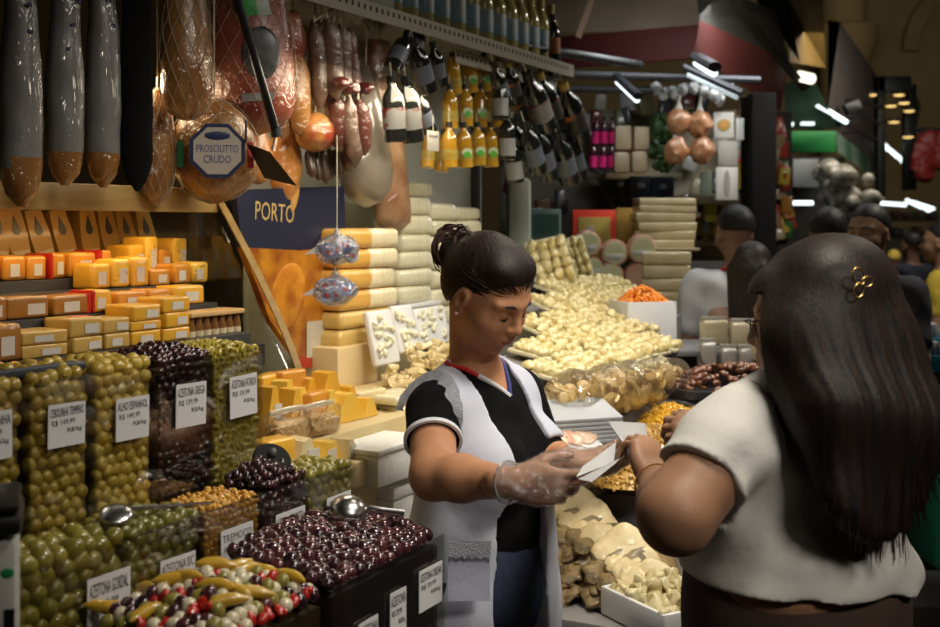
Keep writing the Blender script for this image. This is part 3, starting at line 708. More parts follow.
lb0 = B(); lb0.prism([(x*r0*.66+.002, z*r0*.66-H*.52) for x, z in oc], -r0*.85-.004, -r0*.85, 'y'); L0 = lb0.obj('label', mat('label_navy', (.02, .03, .09), rough=.4), root)
lb0 = B(); lb0.prism([(x*r0*.57+.002, z*r0*.57-H*.52) for x, z in oc], -r0*.85-.005, -r0*.85-.0042, 'y'); L1 = lb0.obj('label_face', mat('label_cream', (.5, .45, .38), rough=.4), root)
lb0 = B(); lb0.ell((.002, -r0*.85-.0055, -H*.52+r0*.34), (r0*.3, .001, r0*.1), sub=2); lb0.obj('badge', mat('label_navy', (0, 0, 0)), root)
lt = lettering([('PROSCIUTTO', .002, -H*.52+.004, r0*.17, r0*.92), ('CRUDO', .002, -H*.52-r0*.2, r0*.17, r0*.6)], mat('label_ink', (.03, .05, .2), rough=.5), L1); lt.location = (0, -r0*.85-.0053, 0)
for dx, mm in ((-.78, mat('flag_green', (.02, .16, .06), rough=.4)), (.78, mat('flag_red', (.35, .03, .03), rough=.4))):
    q = B(); q.box((r0*dx, -r0*.66, -H*.55), (r0*.14, .004, r0*.6), rot=(0, 0, .6*dx)); q.obj('flag_band', mm, root)
root, r0, H, Y = hang('netted_ham', 'large red brown netted ham with a dark oval label, behind the black rod', 'ham', 250, -70, 135, 88, S_H+.02, LEG, red, .75, net=True, seed=7, rz=.28)
b = B(); b.ell((.02, -r0*.72, -H*.62), (r0*.42, .008, r0*.6), sub=3); b.obj('label', mat('label_dark', (.03, .03, .035), (.1, .1, .1), rough=.35, scale=30), root)
b = B(); b.box((.012, -r0*.72, -H*.83), (r0*.7, .004, r0*.18), rot=(0, -.1, 0)); b.obj('silver_band', mat('band_grey', (.2, .2, .2), rough=.3), root)
b = B(); b.box((.0, -r0*.62, -H*.40), (r0*.75, .004, r0*.5), rot=(0, -.25, 0), bev=.002); g = b.obj('tag', mat('tag_pale', (.4, .45, .38), rough=.4), root)
b = B(); b.box((-.015, -r0*.62-.003, -H*.36), (r0*.34, .004, r0*.8), rot=(0, -.25, 0), bev=.002); b.obj('tag_green', mat('tag_green', (.05, .4, .08), rough=.4), root)
hang('wrapped_ham', 'reddish wrapped ham between the big netted ham and the sausages', 'ham', 284, 8, 140, 40, 1.9, OVAL, ambd, .7, seed=11)
hang('wrapped_meat', 'golden wrapped meat hanging low beside the rod end', 'meat', 299, 52, 136, 30, 1.86, OVAL, amb, .7, seed=12)
hang('wrapped_meat', 'dark red wrapped meat high above the golden one', 'meat', 293, 10, 66, 32, 1.87, OVAL, red, .7, seed=13)
root, r0, H, Y = hang('wrapped_ham', 'amber boned ham with a blue strip label, just before the sausages', 'ham', 321, 20, 150, 36, 1.9, LEG, amb, .7, seed=14, rz=.28)
b = B(); b.box((-.006, -r0*.66, -H*.48), (r0*.62, .004, H*.36), bev=.002); b.obj('label', mat('label_blue', (.08, .2, .36), (.1, .26, .42), rough=.4), root)
b = B(); b.box((-.006, -r0*.66-.002, -H*.63), (r0*.55, .004, H*.05), bev=.001); b.obj('label_stripe', mat('label_orange', (.6, .16, .03), rough=.4), root)
hang('wrapped_meat', 'amber piece with a dark red cap above the brown sausage bunch', 'meat', 315, 112, 152, 46, 1.87, OVAL, wrapm('cap_red_amber', (.3, .04, .02), (.5, .24, .06), .8, 18, sc=14), .8, seed=15)
hang('wrapped_meat', 'orange piece hanging under the large netted ham', 'meat', 258, 128, 186, 40, 1.93, OVAL, wrapm('orange_meat', (.5, .22, .05), (.42, .15, .03), .8, 22), .7, seed=16)
hang('wrapped_meat', 'amber piece hanging behind the flat black tray', 'meat', 285, 120, 208, 40, 1.95, OVAL, MATS['orange_meat'], .7, seed=17)
# sausages
sa1 = wrapm('sausage_grey', (.16, .10, .07), (.10, .055, .035), .5, 40, sc=30); sa2 = wrapm('sausage_red', (.13, .04, .028), (.08, .022, .016), .5, 40, sc=40)
def sausage(lb, x0, y0, x1, y1, w, s, m, grp):
    a = at_s(x0, y0, s); e = at_s(x1, y1, s); r = w/2*a.y/FPX; d = e-a
    root = thing('sausage', lb, 'sausage', a, 0, grp)
    b = B(); N = 12; pts = []; rr = []
    for i in range(N+1):
        f = i/N; pts.append(d*f+Vector((.004*math.sin(f*5+x0), .004*math.cos(f*4), 0))); rr.append(r*min(1, .25+(f*9)**.6*.4 if f < .1 else 1, (.12+((1-f)*10)**.6*.6) if f > .9 else 1))
    b.tube(pts, rr, 12); b.noise(r*.15, 40, int(x0)); b.obj('body', m, root)
    b = B(); b.tube([(0, 0, -.004), (R.uniform(-.004, .004), 0, .02)], [.004, .0015], 6); b.obj('knot', STRING, root)
ups = [(314, 22, 322, 108, 19, 1.84, sa1), (327, 18, 338, 100, 20, 1.81, sa1), (340, 22, 348, 98, 17, 1.83, sa1), (348, 26, 358, 100, 16, 1.86, sa2), (331, 24, 330, 112, 18, 1.87, sa2)]
lows = [(334, 96, 343, 152, 18, 1.83, sa2), (349, 96, 354, 168, 17, 1.80, sa1), (358, 98, 366, 156, 16, 1.83, sa2), (344, 100, 348, 172, 16, 1.85, sa2)]
for i, q in enumerate(ups): sausage(f'dry sausage, {ORD[i]} of the upper tied bunch', *q, 'sausages of the upper bunch')
for i, q in enumerate(lows): sausage(f'dry sausage, {ORD[i]} of the lower bunch with dark red knots', *q, 'sausages of the lower bunch')
dkr = wrapm('knot_dark_red', (.1, .015, .015), (.06, .01, .01), .5, 30)
for i, (px, py, s) in enumerate([(341, 84, 1.77), (352, 88, 1.775), (366, 88, 1.82)]):
    b = B(); b.ell((0, 0, 0), (.022, .018, .018), sub=3); b.noise(.009, 45, i); o = b.obj('sausage_knot', dkr, loc=at_s(px, py, s)); tag(o, ['dark red tied sausage end, leftmost of the three', 'dark red tied sausage end, middle of the three', 'dark red tied sausage end by the pork belly'][i], 'sausage')
for i in range(6):
    x = 311+i*6.2
    sausage(f'short brown sausage, {ORD[i]} in the bunch under the amber piece', x, 148, x+R.uniform(-3, 3), 184-3*abs(i-2), 10, 1.90+.012*(i % 2), mat('sausage_brown', (.1, .06, .035), (.06, .035, .02), rough=.4, coat=.5), 'short brown sausages')
b = B()
for k in range(7):
    b.tube([at_s(338, 2, 1.84), at_s(318+k*6, 10+3*abs(k-3), 1.83), at_s(314+k*6.5, 22, 1.83)], .0018, 5)
b.tube([at_s(338, 2, 1.84), LW(Ls(338, 2, 1.84)[0], 1.84, 2.42)], .003, 5)
o = b.obj('tie_strings', STRING); tag(o, 'knotted pale strings tying the sausage bunch to the rail', 'string')
hang('grey_ham', 'large smooth pale grey ham hanging behind the sausages', 'ham', 366, 66, 208, 70, 1.92, [(0, .12), (.2, .5), (.45, .8), (.7, 1), (.85, .95), (.95, .6), (1, .06)], wrapm('ham_pale_grey', (.27, .23, .18), (.22, .18, .135), .25, 10, sc=4), .7, seed=21, nz=.02)
hang('pork_belly', 'long brown slab of cured pork belly in clear wrap', 'meat', 380, 40, 230, 62, 1.95, STRIP, wrapm('belly', (.42, .26, .14), (.28, .12, .06), .6, 20, sc=11), .45, seed=22, lean=.14)
hang('wrapped_meat', 'dark netted piece hanging high above the pork belly', 'meat', 374, -20, 34, 30, 1.9, OVAL, wrapm('meat_dark', (.07, .06, .055), (.13, .11, .1), .8, 30), .8, seed=23, net=True)
# black rod and flat tray
rd = thing('utensil_rack', 'black rod with a flat black tray hanging in front of the hams', 'rack', at_s(232, -20, 1.74), 0)
o0 = at_s(232, -20, 1.74); e0 = at_s(276, 132, 1.74)
b = B(); b.tube([(0, 0, .3), (0, 0, 0), e0-o0], .011, 12); b.obj('rod', BLACKP, rd)
b = B(); b.tube([e0-o0+Vector((0, 0, .012)), e0-o0+Vector((.002, 0, -.012))], .014, 12); b.obj('rod_cap', DARKSTEEL, rd)
b = B(); q = [at_s(246, 143, 1.76)-o0, at_s(270, 152, 1.70)-o0, at_s(297, 186, 1.70)-o0, at_s(264, 178, 1.78)-o0]
vs_ = [b.bm.verts.new(v) for v in q]; b.bm.faces.new(vs_); b.solidify(.012); b.obj('tray', mat('tray_grey', (.03, .03, .03), rough=.3), rd, angle=20)
b = B(); b.tube([e0-o0, (at_s(272, 150, 1.74)-o0)], .003, 6); b.tube([at_s(246, 143, 1.76)-o0, at_s(246, 120, 1.76)-o0], .003, 6); b.obj('hanger', DARKSTEEL, rd)
# PORTO banner bag with the ham picture
bt0, bz0 = Ls(240, 250, 2.02); tA = Ls(232, 300, 2.0)[0]
bn = thing('ham_bag', 'big navy and amber ham bag lettered PORTO hanging beside the deli case', 'bag', at_s(292, 190, 1.93), TH)
o0 = at_s(292, 190, 1.93)
def rel(px, py, s=1.93):
    t, z = Ls(px, py, s); return (t-Ls(292, 190, 1.93)[0], z-o0.z)
def slab(pxs, y0, y1, m, nm):
    b = B(); b.prism([rel(*p) for p in pxs], y0, y1, 'y'); return b.obj(nm, m, bn, smooth=True, angle=20)
slab([(236, 190), (344, 186), (346, 236), (330, 248), (300, 250), (242, 247)], 0, .02, mat('bag_navy', (.007, .010, .034), rough=.5), 'top_panel')
slab([(243, 247.5), (300, 250.5), (334, 247.5), (345, 300), (343, 356), (300, 362), (270, 320)], 0, .02, mat('bag_amber', (.58, .24, .015), (.26, .06, .008), rough=.35, coat=.6, scale=11, wrinkle=.3), 'ham_panel')
slab([(306, 322), (340, 318), (341, 353), (306, 358)], -.003, -.001, mat('bag_patch', (.55, .5, .4), (.5, .44, .34), rough=.5, scale=40), 'white_patch')
slab([(296, 357), (342, 354), (341, 366), (300, 368)], -.002, .016, mat('bag_red', (.4, .04, .015), rough=.4), 'red_strip')
b = B(); qx, qz = rel(288, 296); b.ell((qx, -.001, qz), (.075, .006, .095), rot=(0, .5, 0), sub=3); b.obj('ham_picture', mat('ham_print', (.70, .30, .025), (.44, .12, .012), rough=.35, scale=14, coat=.5), bn)
x0, zc = rel(272, 215); lt = lettering([('PORTO', x0+.015, zc, .05, .17)], mat('letter_gold', (.5, .36, .13), rough=.4), bn); lt.location = (0, -.0015, 0); lt.rotation_euler = (0, .06, 0)
b = B(); b.tube([(*rel(262, 228)[:1], -.002, rel(262, 228)[1]), (rel(280, 218)[0], -.002, rel(280, 218)[1]-.05), (rel(292, 238)[0], -.002, rel(292, 238)[1]-.02)], .004, 6) if False else b.ell((rel(295, 195)[0], -.001, rel(295, 195)[1]), (.016, .003, .05), rot=(0, .3, 0), sub=2)
b.obj('ribbon', mat('ribbon_orange', (.5, .26, .06), rough=.5), bn)
# net bags of small cheeses
blu = mat('mini_blue', (.16, .22, .42), rough=.35, coat=.4, rand=[(.10, .15, .36), (.24, .30, .5), (.5, .52, .58)]); 
mb = B(); mb.lathe([(.002, -.009), (.016, -.009), (.0185, -.004), (.0185, .004), (.016, .009), (.002, .009)], 16); mbm = mb.mesh('mini_cheese', blu)
mred = B(); mred.box((0, -.0, .0095), (.018, .012, .001)); mredm = mred.mesh('red_mark', mat('mini_red', (.6, .06, .05), rough=.4))
for i, (cx, y0, y1, lb) in enumerate([(337, 228, 272, 'upper net bag of small blue wrapped cheeses beside the PORTO bag'), (335, 270, 312, 'lower net bag of small blue wrapped cheeses beside the PORTO bag')]):
    c = at_s(cx, (y0+y1)/2, 1.72)
    root = thing('net_bag', lb, 'net bag', c, 0)
    b = B(); b.ell((0, 0, 0), (.058, .036, .04), sub=3); b.noise(.006, 30, i); 
    b.tube([(0, 0, .036), (0, 0, .058)], [.014, .004], 10)
    b.obj('net', film('net_film', (.8, .84, .95), gloss=.2, wrinkle=.8, wscale=60, haze=.10, hazecol=(.5, .6, .85)), root)
    b = B(); b.tube([(0, 0, .05), (.0, 0, .11 if i else .3)], .0015, 4); b.obj('string', STRING, root)
    b = B(); b.prism([(-.05, .012), (-.085, -.012), (-.045, -.008)], -.012, -.009); b.obj('tag', mat('tag_white', (.62, .62, .62), rough=.5), root)
    for k in range(9):
        a = k*2.4; rr = .008+.034*(k/9)**.6
        o = link('mini_cheese', mbm); o.location = c+Vector((rr*math.cos(a), rr*.5*math.sin(a), R.uniform(-.02, .016))); o.rotation_euler = (PI/2+R.uniform(-.6, .6), R.uniform(-.6, .6), R.uniform(-.5, .5))
        tag(o, 'small round blue wrapped cheese inside the %s net bag' % ('upper' if i == 0 else 'lower'), 'cheese', 'mini cheeses in the %s net bag' % ('upper' if i == 0 else 'lower'))
        link('red_mark', mredm, o)
# ================================================================ bottle shelf
rk = thing('bottle_shelf', 'perforated metal shelf high over the loaves carrying clear oil bottles', 'shelf', (0, 0, 0), TH)
ta, za = Ls(366, 4, 1.80); tb_, zb_ = Ls(568, 74, 1.80)
z_sh = (za+zb_)/2
pm = mat('shelf_metal', (.27, .24, .18), rough=.5, metal=.3)
b = B(); b.box(((ta+tb_)/2-.2, 1.97, z_sh+.012), (tb_-ta+.5, .34, .012), bev=.002); b.obj('board', pm, rk)
b = B(); b.box(((ta+tb_)/2-.2, 1.798, z_sh), (tb_-ta+.5, .005, .05), bev=.001); b.mi = 1
n = 60
for k in range(n):
    b.box((ta-.4+(tb_-ta+.4)*(k+.5)/n, 1.7952, z_sh+.006), (.009, .001, .014))
b.obj('perforated_edge', [pm, mat('hole_dark', (.02, .02, .02), rough=.8)], rk, smooth=False)
b = B(); tc_, zc_ = Ls(455, 56, 1.84); b.box(((tc_+tb_)/2, 1.84, zc_-.0), (tb_-tc_, .005, .045), bev=.001); b.mi = 1
for k in range(26): b.box((tc_+(tb_-tc_)*(k+.5)/26, 1.837, zc_+.004), (.010, .001, .013))
b.obj('lower_edge', [pm, MATS['hole_dark']], rk, smooth=False)
b = B()
for tt in (ta-.3, tb_-.1):
    b = B(); b.box((tt, 2.16, z_sh/2+.3), (.03, .03, z_sh+.6), bev=.003); b.obj('upright', DARKSTEEL, rk)
BOT = [(.0, 0), (.030, 0), (.0335, .004), (.0335, .15), (.030, .175), (.014, .205), (.0125, .215), (.0125, .245)]
def bottle_meshes(nm, prof, glassm, labelm, capm, lab=(.05, .13)):
    b = B(); b.lathe([(max(r, .001), z) for r, z in prof], 20); g = b.mesh(nm+'_glass', glassm)
    r = max(q[0] for q in prof)
    b = B(); b.lathe([(r+.0008, lab[0]), (r+.0008, lab[1])], 20, cap=False); l = b.mesh(nm+'_label', labelm)
    zt = prof[-1][1]; rt = prof[-1][0]
    b = B(); b.lathe([(rt+.002, zt-.025), (rt+.002, zt+.004), (.001, zt+.004)], 16); c = b.mesh(nm+'_cap', capm)
    return g, l, c
def put_bottle(ms, label, loc, rot, group, name='bottle', sc=1, extra=None):
    root = thing(name, label, 'bottle', loc, 0, group); root.rotation_euler = rot; root.scale = (sc, sc, sc)
    link('glass', ms[0], root); link('label', ms[1], root); link('cap', ms[2], root)
    for e in extra or []: link(e.name.split('.')[0], e, root)
    return root
oilpale = mat('oil_pale', (.42, .36, .12), (.5, .44, .2), rough=.12, coat=1, scale=10); lblw = mat('label_white_blue', (.5, .55, .58), (.2, .4, .5), rough=.4, scale=16)
clear = bottle_meshes('clear_oil', BOT, oilpale, lblw, mat('cap_gold', (.4, .33, .1), rough=.4))
for i, px in enumerate([392, 408, 424, 440, 456, 470, 484, 497, 509, 520, 531, 541, 551]):
    t, z = Ls(px, 20, 1.88)
    put_bottle(clear, f'pale oil bottle on the high shelf, {["first", "second", "third", "fourth", "fifth", "sixth", "seventh", "eighth", "ninth", "tenth", "eleventh", "twelfth", "last"][i]} along the row', LW(t, 1.88, z_sh+.019), (0, 0, TH+PI+R.uniform(-.4, .4)), 'pale oil bottles on the high shelf')
dkb = bottle_meshes('dark_shelf', [(r*1.1, z*1.0) for r, z in BOT], mat('glass_black', (.012, .014, .013), rough=.1, coat=1), mat('label_amber', (.3, .12, .03), rough=.4), BLACKP)
t, z = Ls(556, 60, 1.83); 
b0 = put_bottle(dkb, 'black bottle with an amber label at the end of the high shelf', LW(t+.03, 1.80, z_sh-.06), (0, 0, TH), None, sc=.8)
b0.location = LW(tb_-.045, 1.845, z_sh+.019)
bx = B(); bx.box((0, 0, .06), (.3, .12, .12), bev=.02, seg=3); bx.noise(.01, 9); t, z = Ls(404, 5, 1.83)
o = bx.obj('wrapped_box', mat('wrap_pale', (.5, .5, .46), rough=.4, coat=.8, wrinkle=.5), loc=LW(Ls(395, 5, 1.87)[0]-.2, 1.90, z_sh+.019), rotz=TH); tag(o, 'pale film wrapped box at the near end of the high shelf', 'box')
pl = thing('awning_pole', 'black pole sticking out from the bottle shelf toward the aisle stalls', 'pole', P(488, 41, 4.2), 0)
b = B(); d = P(640, 65, 5.2)-P(488, 41, 4.2); b.tube([(0, 0, 0), d], .02, 10); b.obj('tube', BLACKP, pl)
b = B(); b.box((0, 0, 0), (.06, .06, .07), bev=.008); b.obj('bracket', BLACKP, pl)
# hanging bottles; neck up, tied by strings
black = bottle_meshes('dark_oil', BOT, mat('glass_dark', (.012, .013, .012), rough=.1, coat=1), mat('label_slate', (.10, .115, .14), rough=.4), mat('cap_black', (.015, .015, .015), rough=.4))
blk2 = bottle_meshes('dark_oil_red', BOT, MATS['glass_dark'], mat('label_redwhite', (.2, .2, .19), (.15, .015, .015), rough=.4, scale=14, lo=.48, hi=.52), MATS['cap_black'])
blk3 = bottle_meshes('dark_oil_orange', BOT, MATS['glass_dark'], mat('label_orange_dark', (.03, .03, .03), (.5, .16, .03), rough=.4, scale=16, lo=.5, hi=.58), mat('cap_gold2', (.5, .36, .08), rough=.35))
blkw = bottle_meshes('dark_oil_white', BOT, MATS['glass_dark'], mat('label_white2', (.26, .26, .25), rough=.4), MATS['cap_black'], (.02, .11))
yel = bottle_meshes('yellow_oil', BOT, mat('oil_yellow', (.42, .21, .015), (.52, .30, .03), rough=.08, coat=1, scale=6), mat('label_amberoil', (.34, .22, .03), (.42, .36, .1), rough=.3, scale=20), mat('cap_dark2', (.02, .02, .02), rough=.4), (.045, .10))
yb = B(); yb.prism([(math.cos(k*PI/8)*.022, .085+math.sin(k*PI/8)*.024) for k in range(16)], -.0352, -.0345, 'y'); yb1 = yb.mesh('label_disc', mat('label_disc', (.55, .6, .4), rough=.35))
yb = B(); yb.prism([(math.cos(k*PI/8)*.016, .072+math.sin(k*PI/8)*.018) for k in range(16)], -.0358, -.0353, 'y'); yb2 = yb.mesh('label_leaf', mat('label_leaf', (.1, .42, .05), rough=.35))
def hang_bottle(ms, label, x0, y0, x1, y1, s, group, extra=None, rz=0):
    """base at (x0,y0), cap top at (x1,y1) in the picture"""
    a = at_s(x0, y0, s); e = at_s(x1, y1, s-.0); d = e-a; L = d.length
    root = put_bottle(ms, label, a, (0, 0, 0), group, 'oil_bottle', L/.249, extra)
    ax = d.normalized(); q = Vector((0, 0, 1)).rotation_difference(ax)
    root.scale = (L/.249*1.3, L/.249*1.3, L/.249); root.rotation_mode = 'QUATERNION'; root.rotation_quaternion = q @ Euler((0, 0, .3+rz)).to_quaternion()
    b = B(); b.tube([(0, 0, .247), (0, 0, .30)], .0025, 5); b.obj('string', STRING, root)
G1, G2, G3 = 'dark bottles beside the pork belly', 'yellow oil bottles', 'dark bottles right of the yellow oil'
for i, q in enumerate([(391, 72, 408, 32), (428, 92, 413, 38), (441, 86, 432, 42), (430, 132, 417, 92), (413, 64, 421, 22)]):
    hang_bottle(black, 'dark bottle with a grey label beside the pork belly, '+['tilting toward it', 'hanging straight in the middle', 'closest to the yellow oil', 'lowest of the bunch', 'highest one at the back'][i], *q, 1.80+.012*i, G1)
for i, q in enumerate([(396, 142, 391, 76), (413, 142, 405, 76)]):
    hang_bottle(blk2, ['dark bottle with a red, white and green label next to the pork belly', 'dark bottle with a red and white label beside the price card'][i], *q, 1.79, G1)
k = 0
for r_, (y0, y1) in enumerate([(94, 52), (128, 84), (168, 122)]):
    for c_, x in enumerate([452, 467, 481, 494]):
        hang_bottle(yel, f'yellow oil bottle with a green label, {["upper", "middle", "lower"][r_]} row, {["first", "second", "third", "last"][c_]}', x+R.uniform(-2, 2)-3*r_+3, y0+R.uniform(-3, 3), x+R.uniform(-2, 2)-3*r_+2, y1, 1.86+.02*c_-.02*r_, G2, [yb1, yb2] if c_ > 0 else None); k += 1
for i, q in enumerate([(427, 168, 430, 128), (441, 172, 444, 130)]):
    hang_bottle(yel, ['yellow oil bottle hanging just under the price card', 'yellow oil bottle low beside the price card'][i], *q, 1.88, G2)
cd_ = thing('price_card', 'cream price card hanging among the bottles', 'sign', at_s(433, 141, 1.765), TH)
b = B(); b.box((0, 0, 0), (.072, .002, .062), bev=.0005); c0 = b.obj('card', mat('card_cream', (.55, .5, .42), rough=.6), cd_)
lt = lettering([('AZEITE EXTRA', 0, .014, .008, .058)], INK, c0); lt.location = (0, -.0013, 0)
b = B(); b.tube([(0, 0, .031), (0, 0, .08)], .0012, 4); b.obj('string', STRING, cd_)
dk = [(505, 104, 493, 62, black), (516, 104, 508, 62, blk3), (531, 128, 514, 66, blk3), (546, 128, 526, 72, blk2), (556, 128, 538, 72, blk3), (568, 126, 548, 74, black), (580, 140, 562, 82, blk3),
      (507, 160, 507, 112, blkw), (525, 168, 512, 118, black), (538, 172, 524, 122, black), (549, 178, 535, 126, black), (560, 178, 546, 128, black), (570, 182, 556, 132, black), (579, 178, 568, 130, black), (516, 182, 510, 134, blkw), (500, 120, 500, 72, blkw)]
for i, (a, b_, c, d, ms) in enumerate(dk):
    lb = {id(black): 'plain dark bottle', id(blk2): 'dark bottle, red and white label', id(blk3): 'dark bottle with an orange label', id(blkw): 'dark bottle with a white label'}[id(ms)]
    hang_bottle(ms, f'{lb}, {ORD[i] if i < 7 else ORD[i-7]} of the {"upper" if i < 7 else "lower"} bunch right of the oil', a, b_, c, d, 1.80+.03*(i % 3), G3)
# ================================================================ fish and dried goods counter
fc = thing('fish_counter', 'long dark fronted counter carrying salted cod, nuts and packs', 'counter', (0, 0, 0), TH)
fm = mat('fish_counter_grey', (.16, .16, .17), (.12, .12, .13), rough=.5); ft = mat('fish_counter_top', (.22, .21, .20), rough=.5)
for nm, t0, t1, s0, s1, z0, z1, m in (('cabinet', 2.42, 3.42, .78, 1.18, 0, .70, fm), ('worktop', 2.38, 3.45, .74, 1.189, .70, .735, ft), ('middle_step', 2.9, 3.45, 1.02, 1.189, .736, .90, fm), ('upper_step', 2.70, 4.1, 1.19, 1.49, 0, 1.06, ft)):
    b = B(); b.box(((t0+t1)/2, (s0+s1)/2, (z0+z1)/2), (t1-t0, s1-s0, z1-z0), bev=.006); b.obj(nm, m, fc)
cod = mat('cod_flesh', (.76, .64, .38), (.66, .52, .26), rough=.55, scale=14, bump=.3, bscale=60, coat=.2)
skin = mat('cod_skin', (.13, .10, .05), (.28, .2, .09), rough=.5, scale=22, coat=.3)
codb = mat('cod_brown', (.34, .23, .09), (.12, .08, .035), rough=.6, scale=24, bump=.4, bscale=50)
def fillet(seed, l, w, h):
    b = B()
    def f(u, v):
        a = 2*PI*v; x = (u-.5)*l; k = (1-abs(2*u-1)**3)**.5 if 0 < u < 1 else .02
        wv = .006*math.sin(u*9+seed)
        y = math.cos(a)*w/2*k*(1+.1*math.sin(u*5+seed)); z = (math.sin(a)*(h/2)*k if math.sin(a) > 0 else math.sin(a)*h*.35*k)
        return Vector((x, y, z+wv+.012*math.cos(u*3+seed)))
    b.grid(f, 18, 18); bmesh.ops.remove_doubles(b.bm, verts=b.bm.verts[:], dist=.0005)
    b.noise(.005, 28, seed)
    for fc_ in b.bm.faces:
        c = fc_.calc_center_median()
        if c.z < -.001: fc_.material_index = 1
    return b
fl = [fillet(i, .22, .10, .034).mesh('cod_fillet', [cod, skin]) for i in range(4)]
fb = [fillet(i+9, .24, .09, .03).mesh('cod_fillet_brown', [codb, skin]) for i in range(3)]
# shingled pale fillets leaning on one another toward the front corner
Nf = Vector((.30, -.60, .74)).normalized(); Af = Vector((-.62, -.55, -.25)); Af = (Af-Nf*Af.dot(Nf)).normalized(); Bf = Nf.cross(Af)
Rf = Matrix((Af, Bf, Nf)).transposed()
spots = [(572, 510, 2.70), (583, 518, 2.68), (595, 528, 2.66), (607, 538, 2.63), (618, 548, 2.60), (629, 558, 2.58), (638, 568, 2.555), (645, 578, 2.53), (650, 588, 2.51)]
for i, (px, py, s) in enumerate(spots):
    o = link('cod_fillet', fl[i % 4]); o.location = at_t(px, py, s); o.rotation_euler = (Rf @ Euler((R.uniform(-.12, .12), R.uniform(-.12, .12), R.uniform(-.2, .2))).to_matrix()).to_euler(); o.scale = (.72, .95, .9)
    tag(o, f'pale salted cod fillet, {ORD[i]} down the overlapping row', 'cod fillet', 'overlapping pale cod fillets')
k = 0
for row, y in enumerate((536, 546, 556, 566, 576, 586, 596)):
    for px in range(546+(row % 2)*7, 588+row*8, 15):
        s = 2.60-.018*row+R.uniform(-.012, .012)
        o = link('cod_fillet', fb[k % 3]); o.location = at_t(px, y+R.uniform(-3, 3), s); o.scale = (.42, .55, .9); o.rotation_euler = (R.uniform(-.25, .1), R.uniform(-.25, .25), TH+R.uniform(-.7, .7))
        tag(o, 'brown edged cod piece in the dark stack under the pale fillets', 'cod fillet', 'brown cod pieces under the pale row'); k += 1
b = B(); b.ell((2.67, .99, .735), (.12, .15, .12), sub=4); b.noise(.02, 14, 3); b.noise(.008, 50, 4)
for v in b.bm.verts: v.co.z = max(v.co.z, .736)
o = b.obj('cod_pile', [codb], rotz=TH); tag(o, 'core of the brown cod stack, too tangled to count', 'cod', kind='stuff')
gs = mat('fish_skin_grey', (.3, .3, .26), (.5, .45, .3), rough=.35, scale=9, coat=.5)
for i, (px, py, s, m) in enumerate([(598, 478, 1.15, 'p'), (612, 470, 1.17, 'g'), (622, 480, 1.14, 'p'), (634, 470, 1.15, 'g'), (645, 482, 1.12, 'p'), (618, 495, 1.12, 'b'), (634, 500, 1.10, 'b'), (646, 498, 1.10, 'b'), (655, 520, 1.06, 'b'), (590, 488, 1.16, 'p')]):
    me = {'p': fl[i % 4], 'b': fb[i % 3]}[m] if m != 'g' else None
    if me is None: me = fillet(20+i, .16, .10, .05).mesh('cod_piece', [gs, skin])
    o = link('cod_piece', me); o.location = at_s(px, py, s); o.scale = (.62, .75, .9); o.rotation_euler = (R.uniform(-.4, .2), R.uniform(-.3, .3), R.uniform(0, 3))
    tag(o, {'p': 'pale cod piece', 'g': 'grey skinned cod piece', 'b': 'brown cod piece'}[m]+f' in the mixed heap behind the fillets, {ORD[i]} laid', 'cod piece', 'mixed cod pieces behind the fillets')
# front white tray with cod chunks
ty = at_t(664, 602, 2.46); tr = thing('cod_tray', 'white plastic tray of pale cod chunks at the front corner by the customer', 'tray', ty+Vector((0, 0, -.045)), .5)
b = B(); b.box((0, 0, .006), (.17, .22, .012), bev=.004)
for x, y, sx, sy in ((-.085, 0, .012, .23), (.085, 0, .012, .23), (0, -.11, .18, .012), (0, .11, .18, .012)): b.box((x, y, .032), (sx, sy, .064), bev=.004)
b.obj('tray', WHITEP, tr)
ch = [None]*3
for i in range(3):
    b = B(); b.ell((0, 0, 0), (.024, .02, .014), sub=3); b.noise(.011, 45, i); ch[i] = b.mesh('cod_chunk', mat('cod_chunk', (.66, .58, .34), (.58, .46, .2), rough=.5, scale=20, coat=.4))
for i in range(110):
    x, y = R.uniform(-.068, .068), R.uniform(-.092, .092)
    h = .035+.065*max(0, 1-max(abs(x)/.08, abs(y)/.11)**2)*R.uniform(.5, 1)
    o = link('cod_chunk', ch[i % 3]); v = Matrix.Rotation(.5, 3, 'Z') @ Vector((x, y, h)); o.location = ty+Vector((0, 0, -.045))+v; o.rotation_euler = rrot()
    tag(o, 'pale cod chunk in the white front tray', 'cod chunk', 'cod chunks in the white tray')
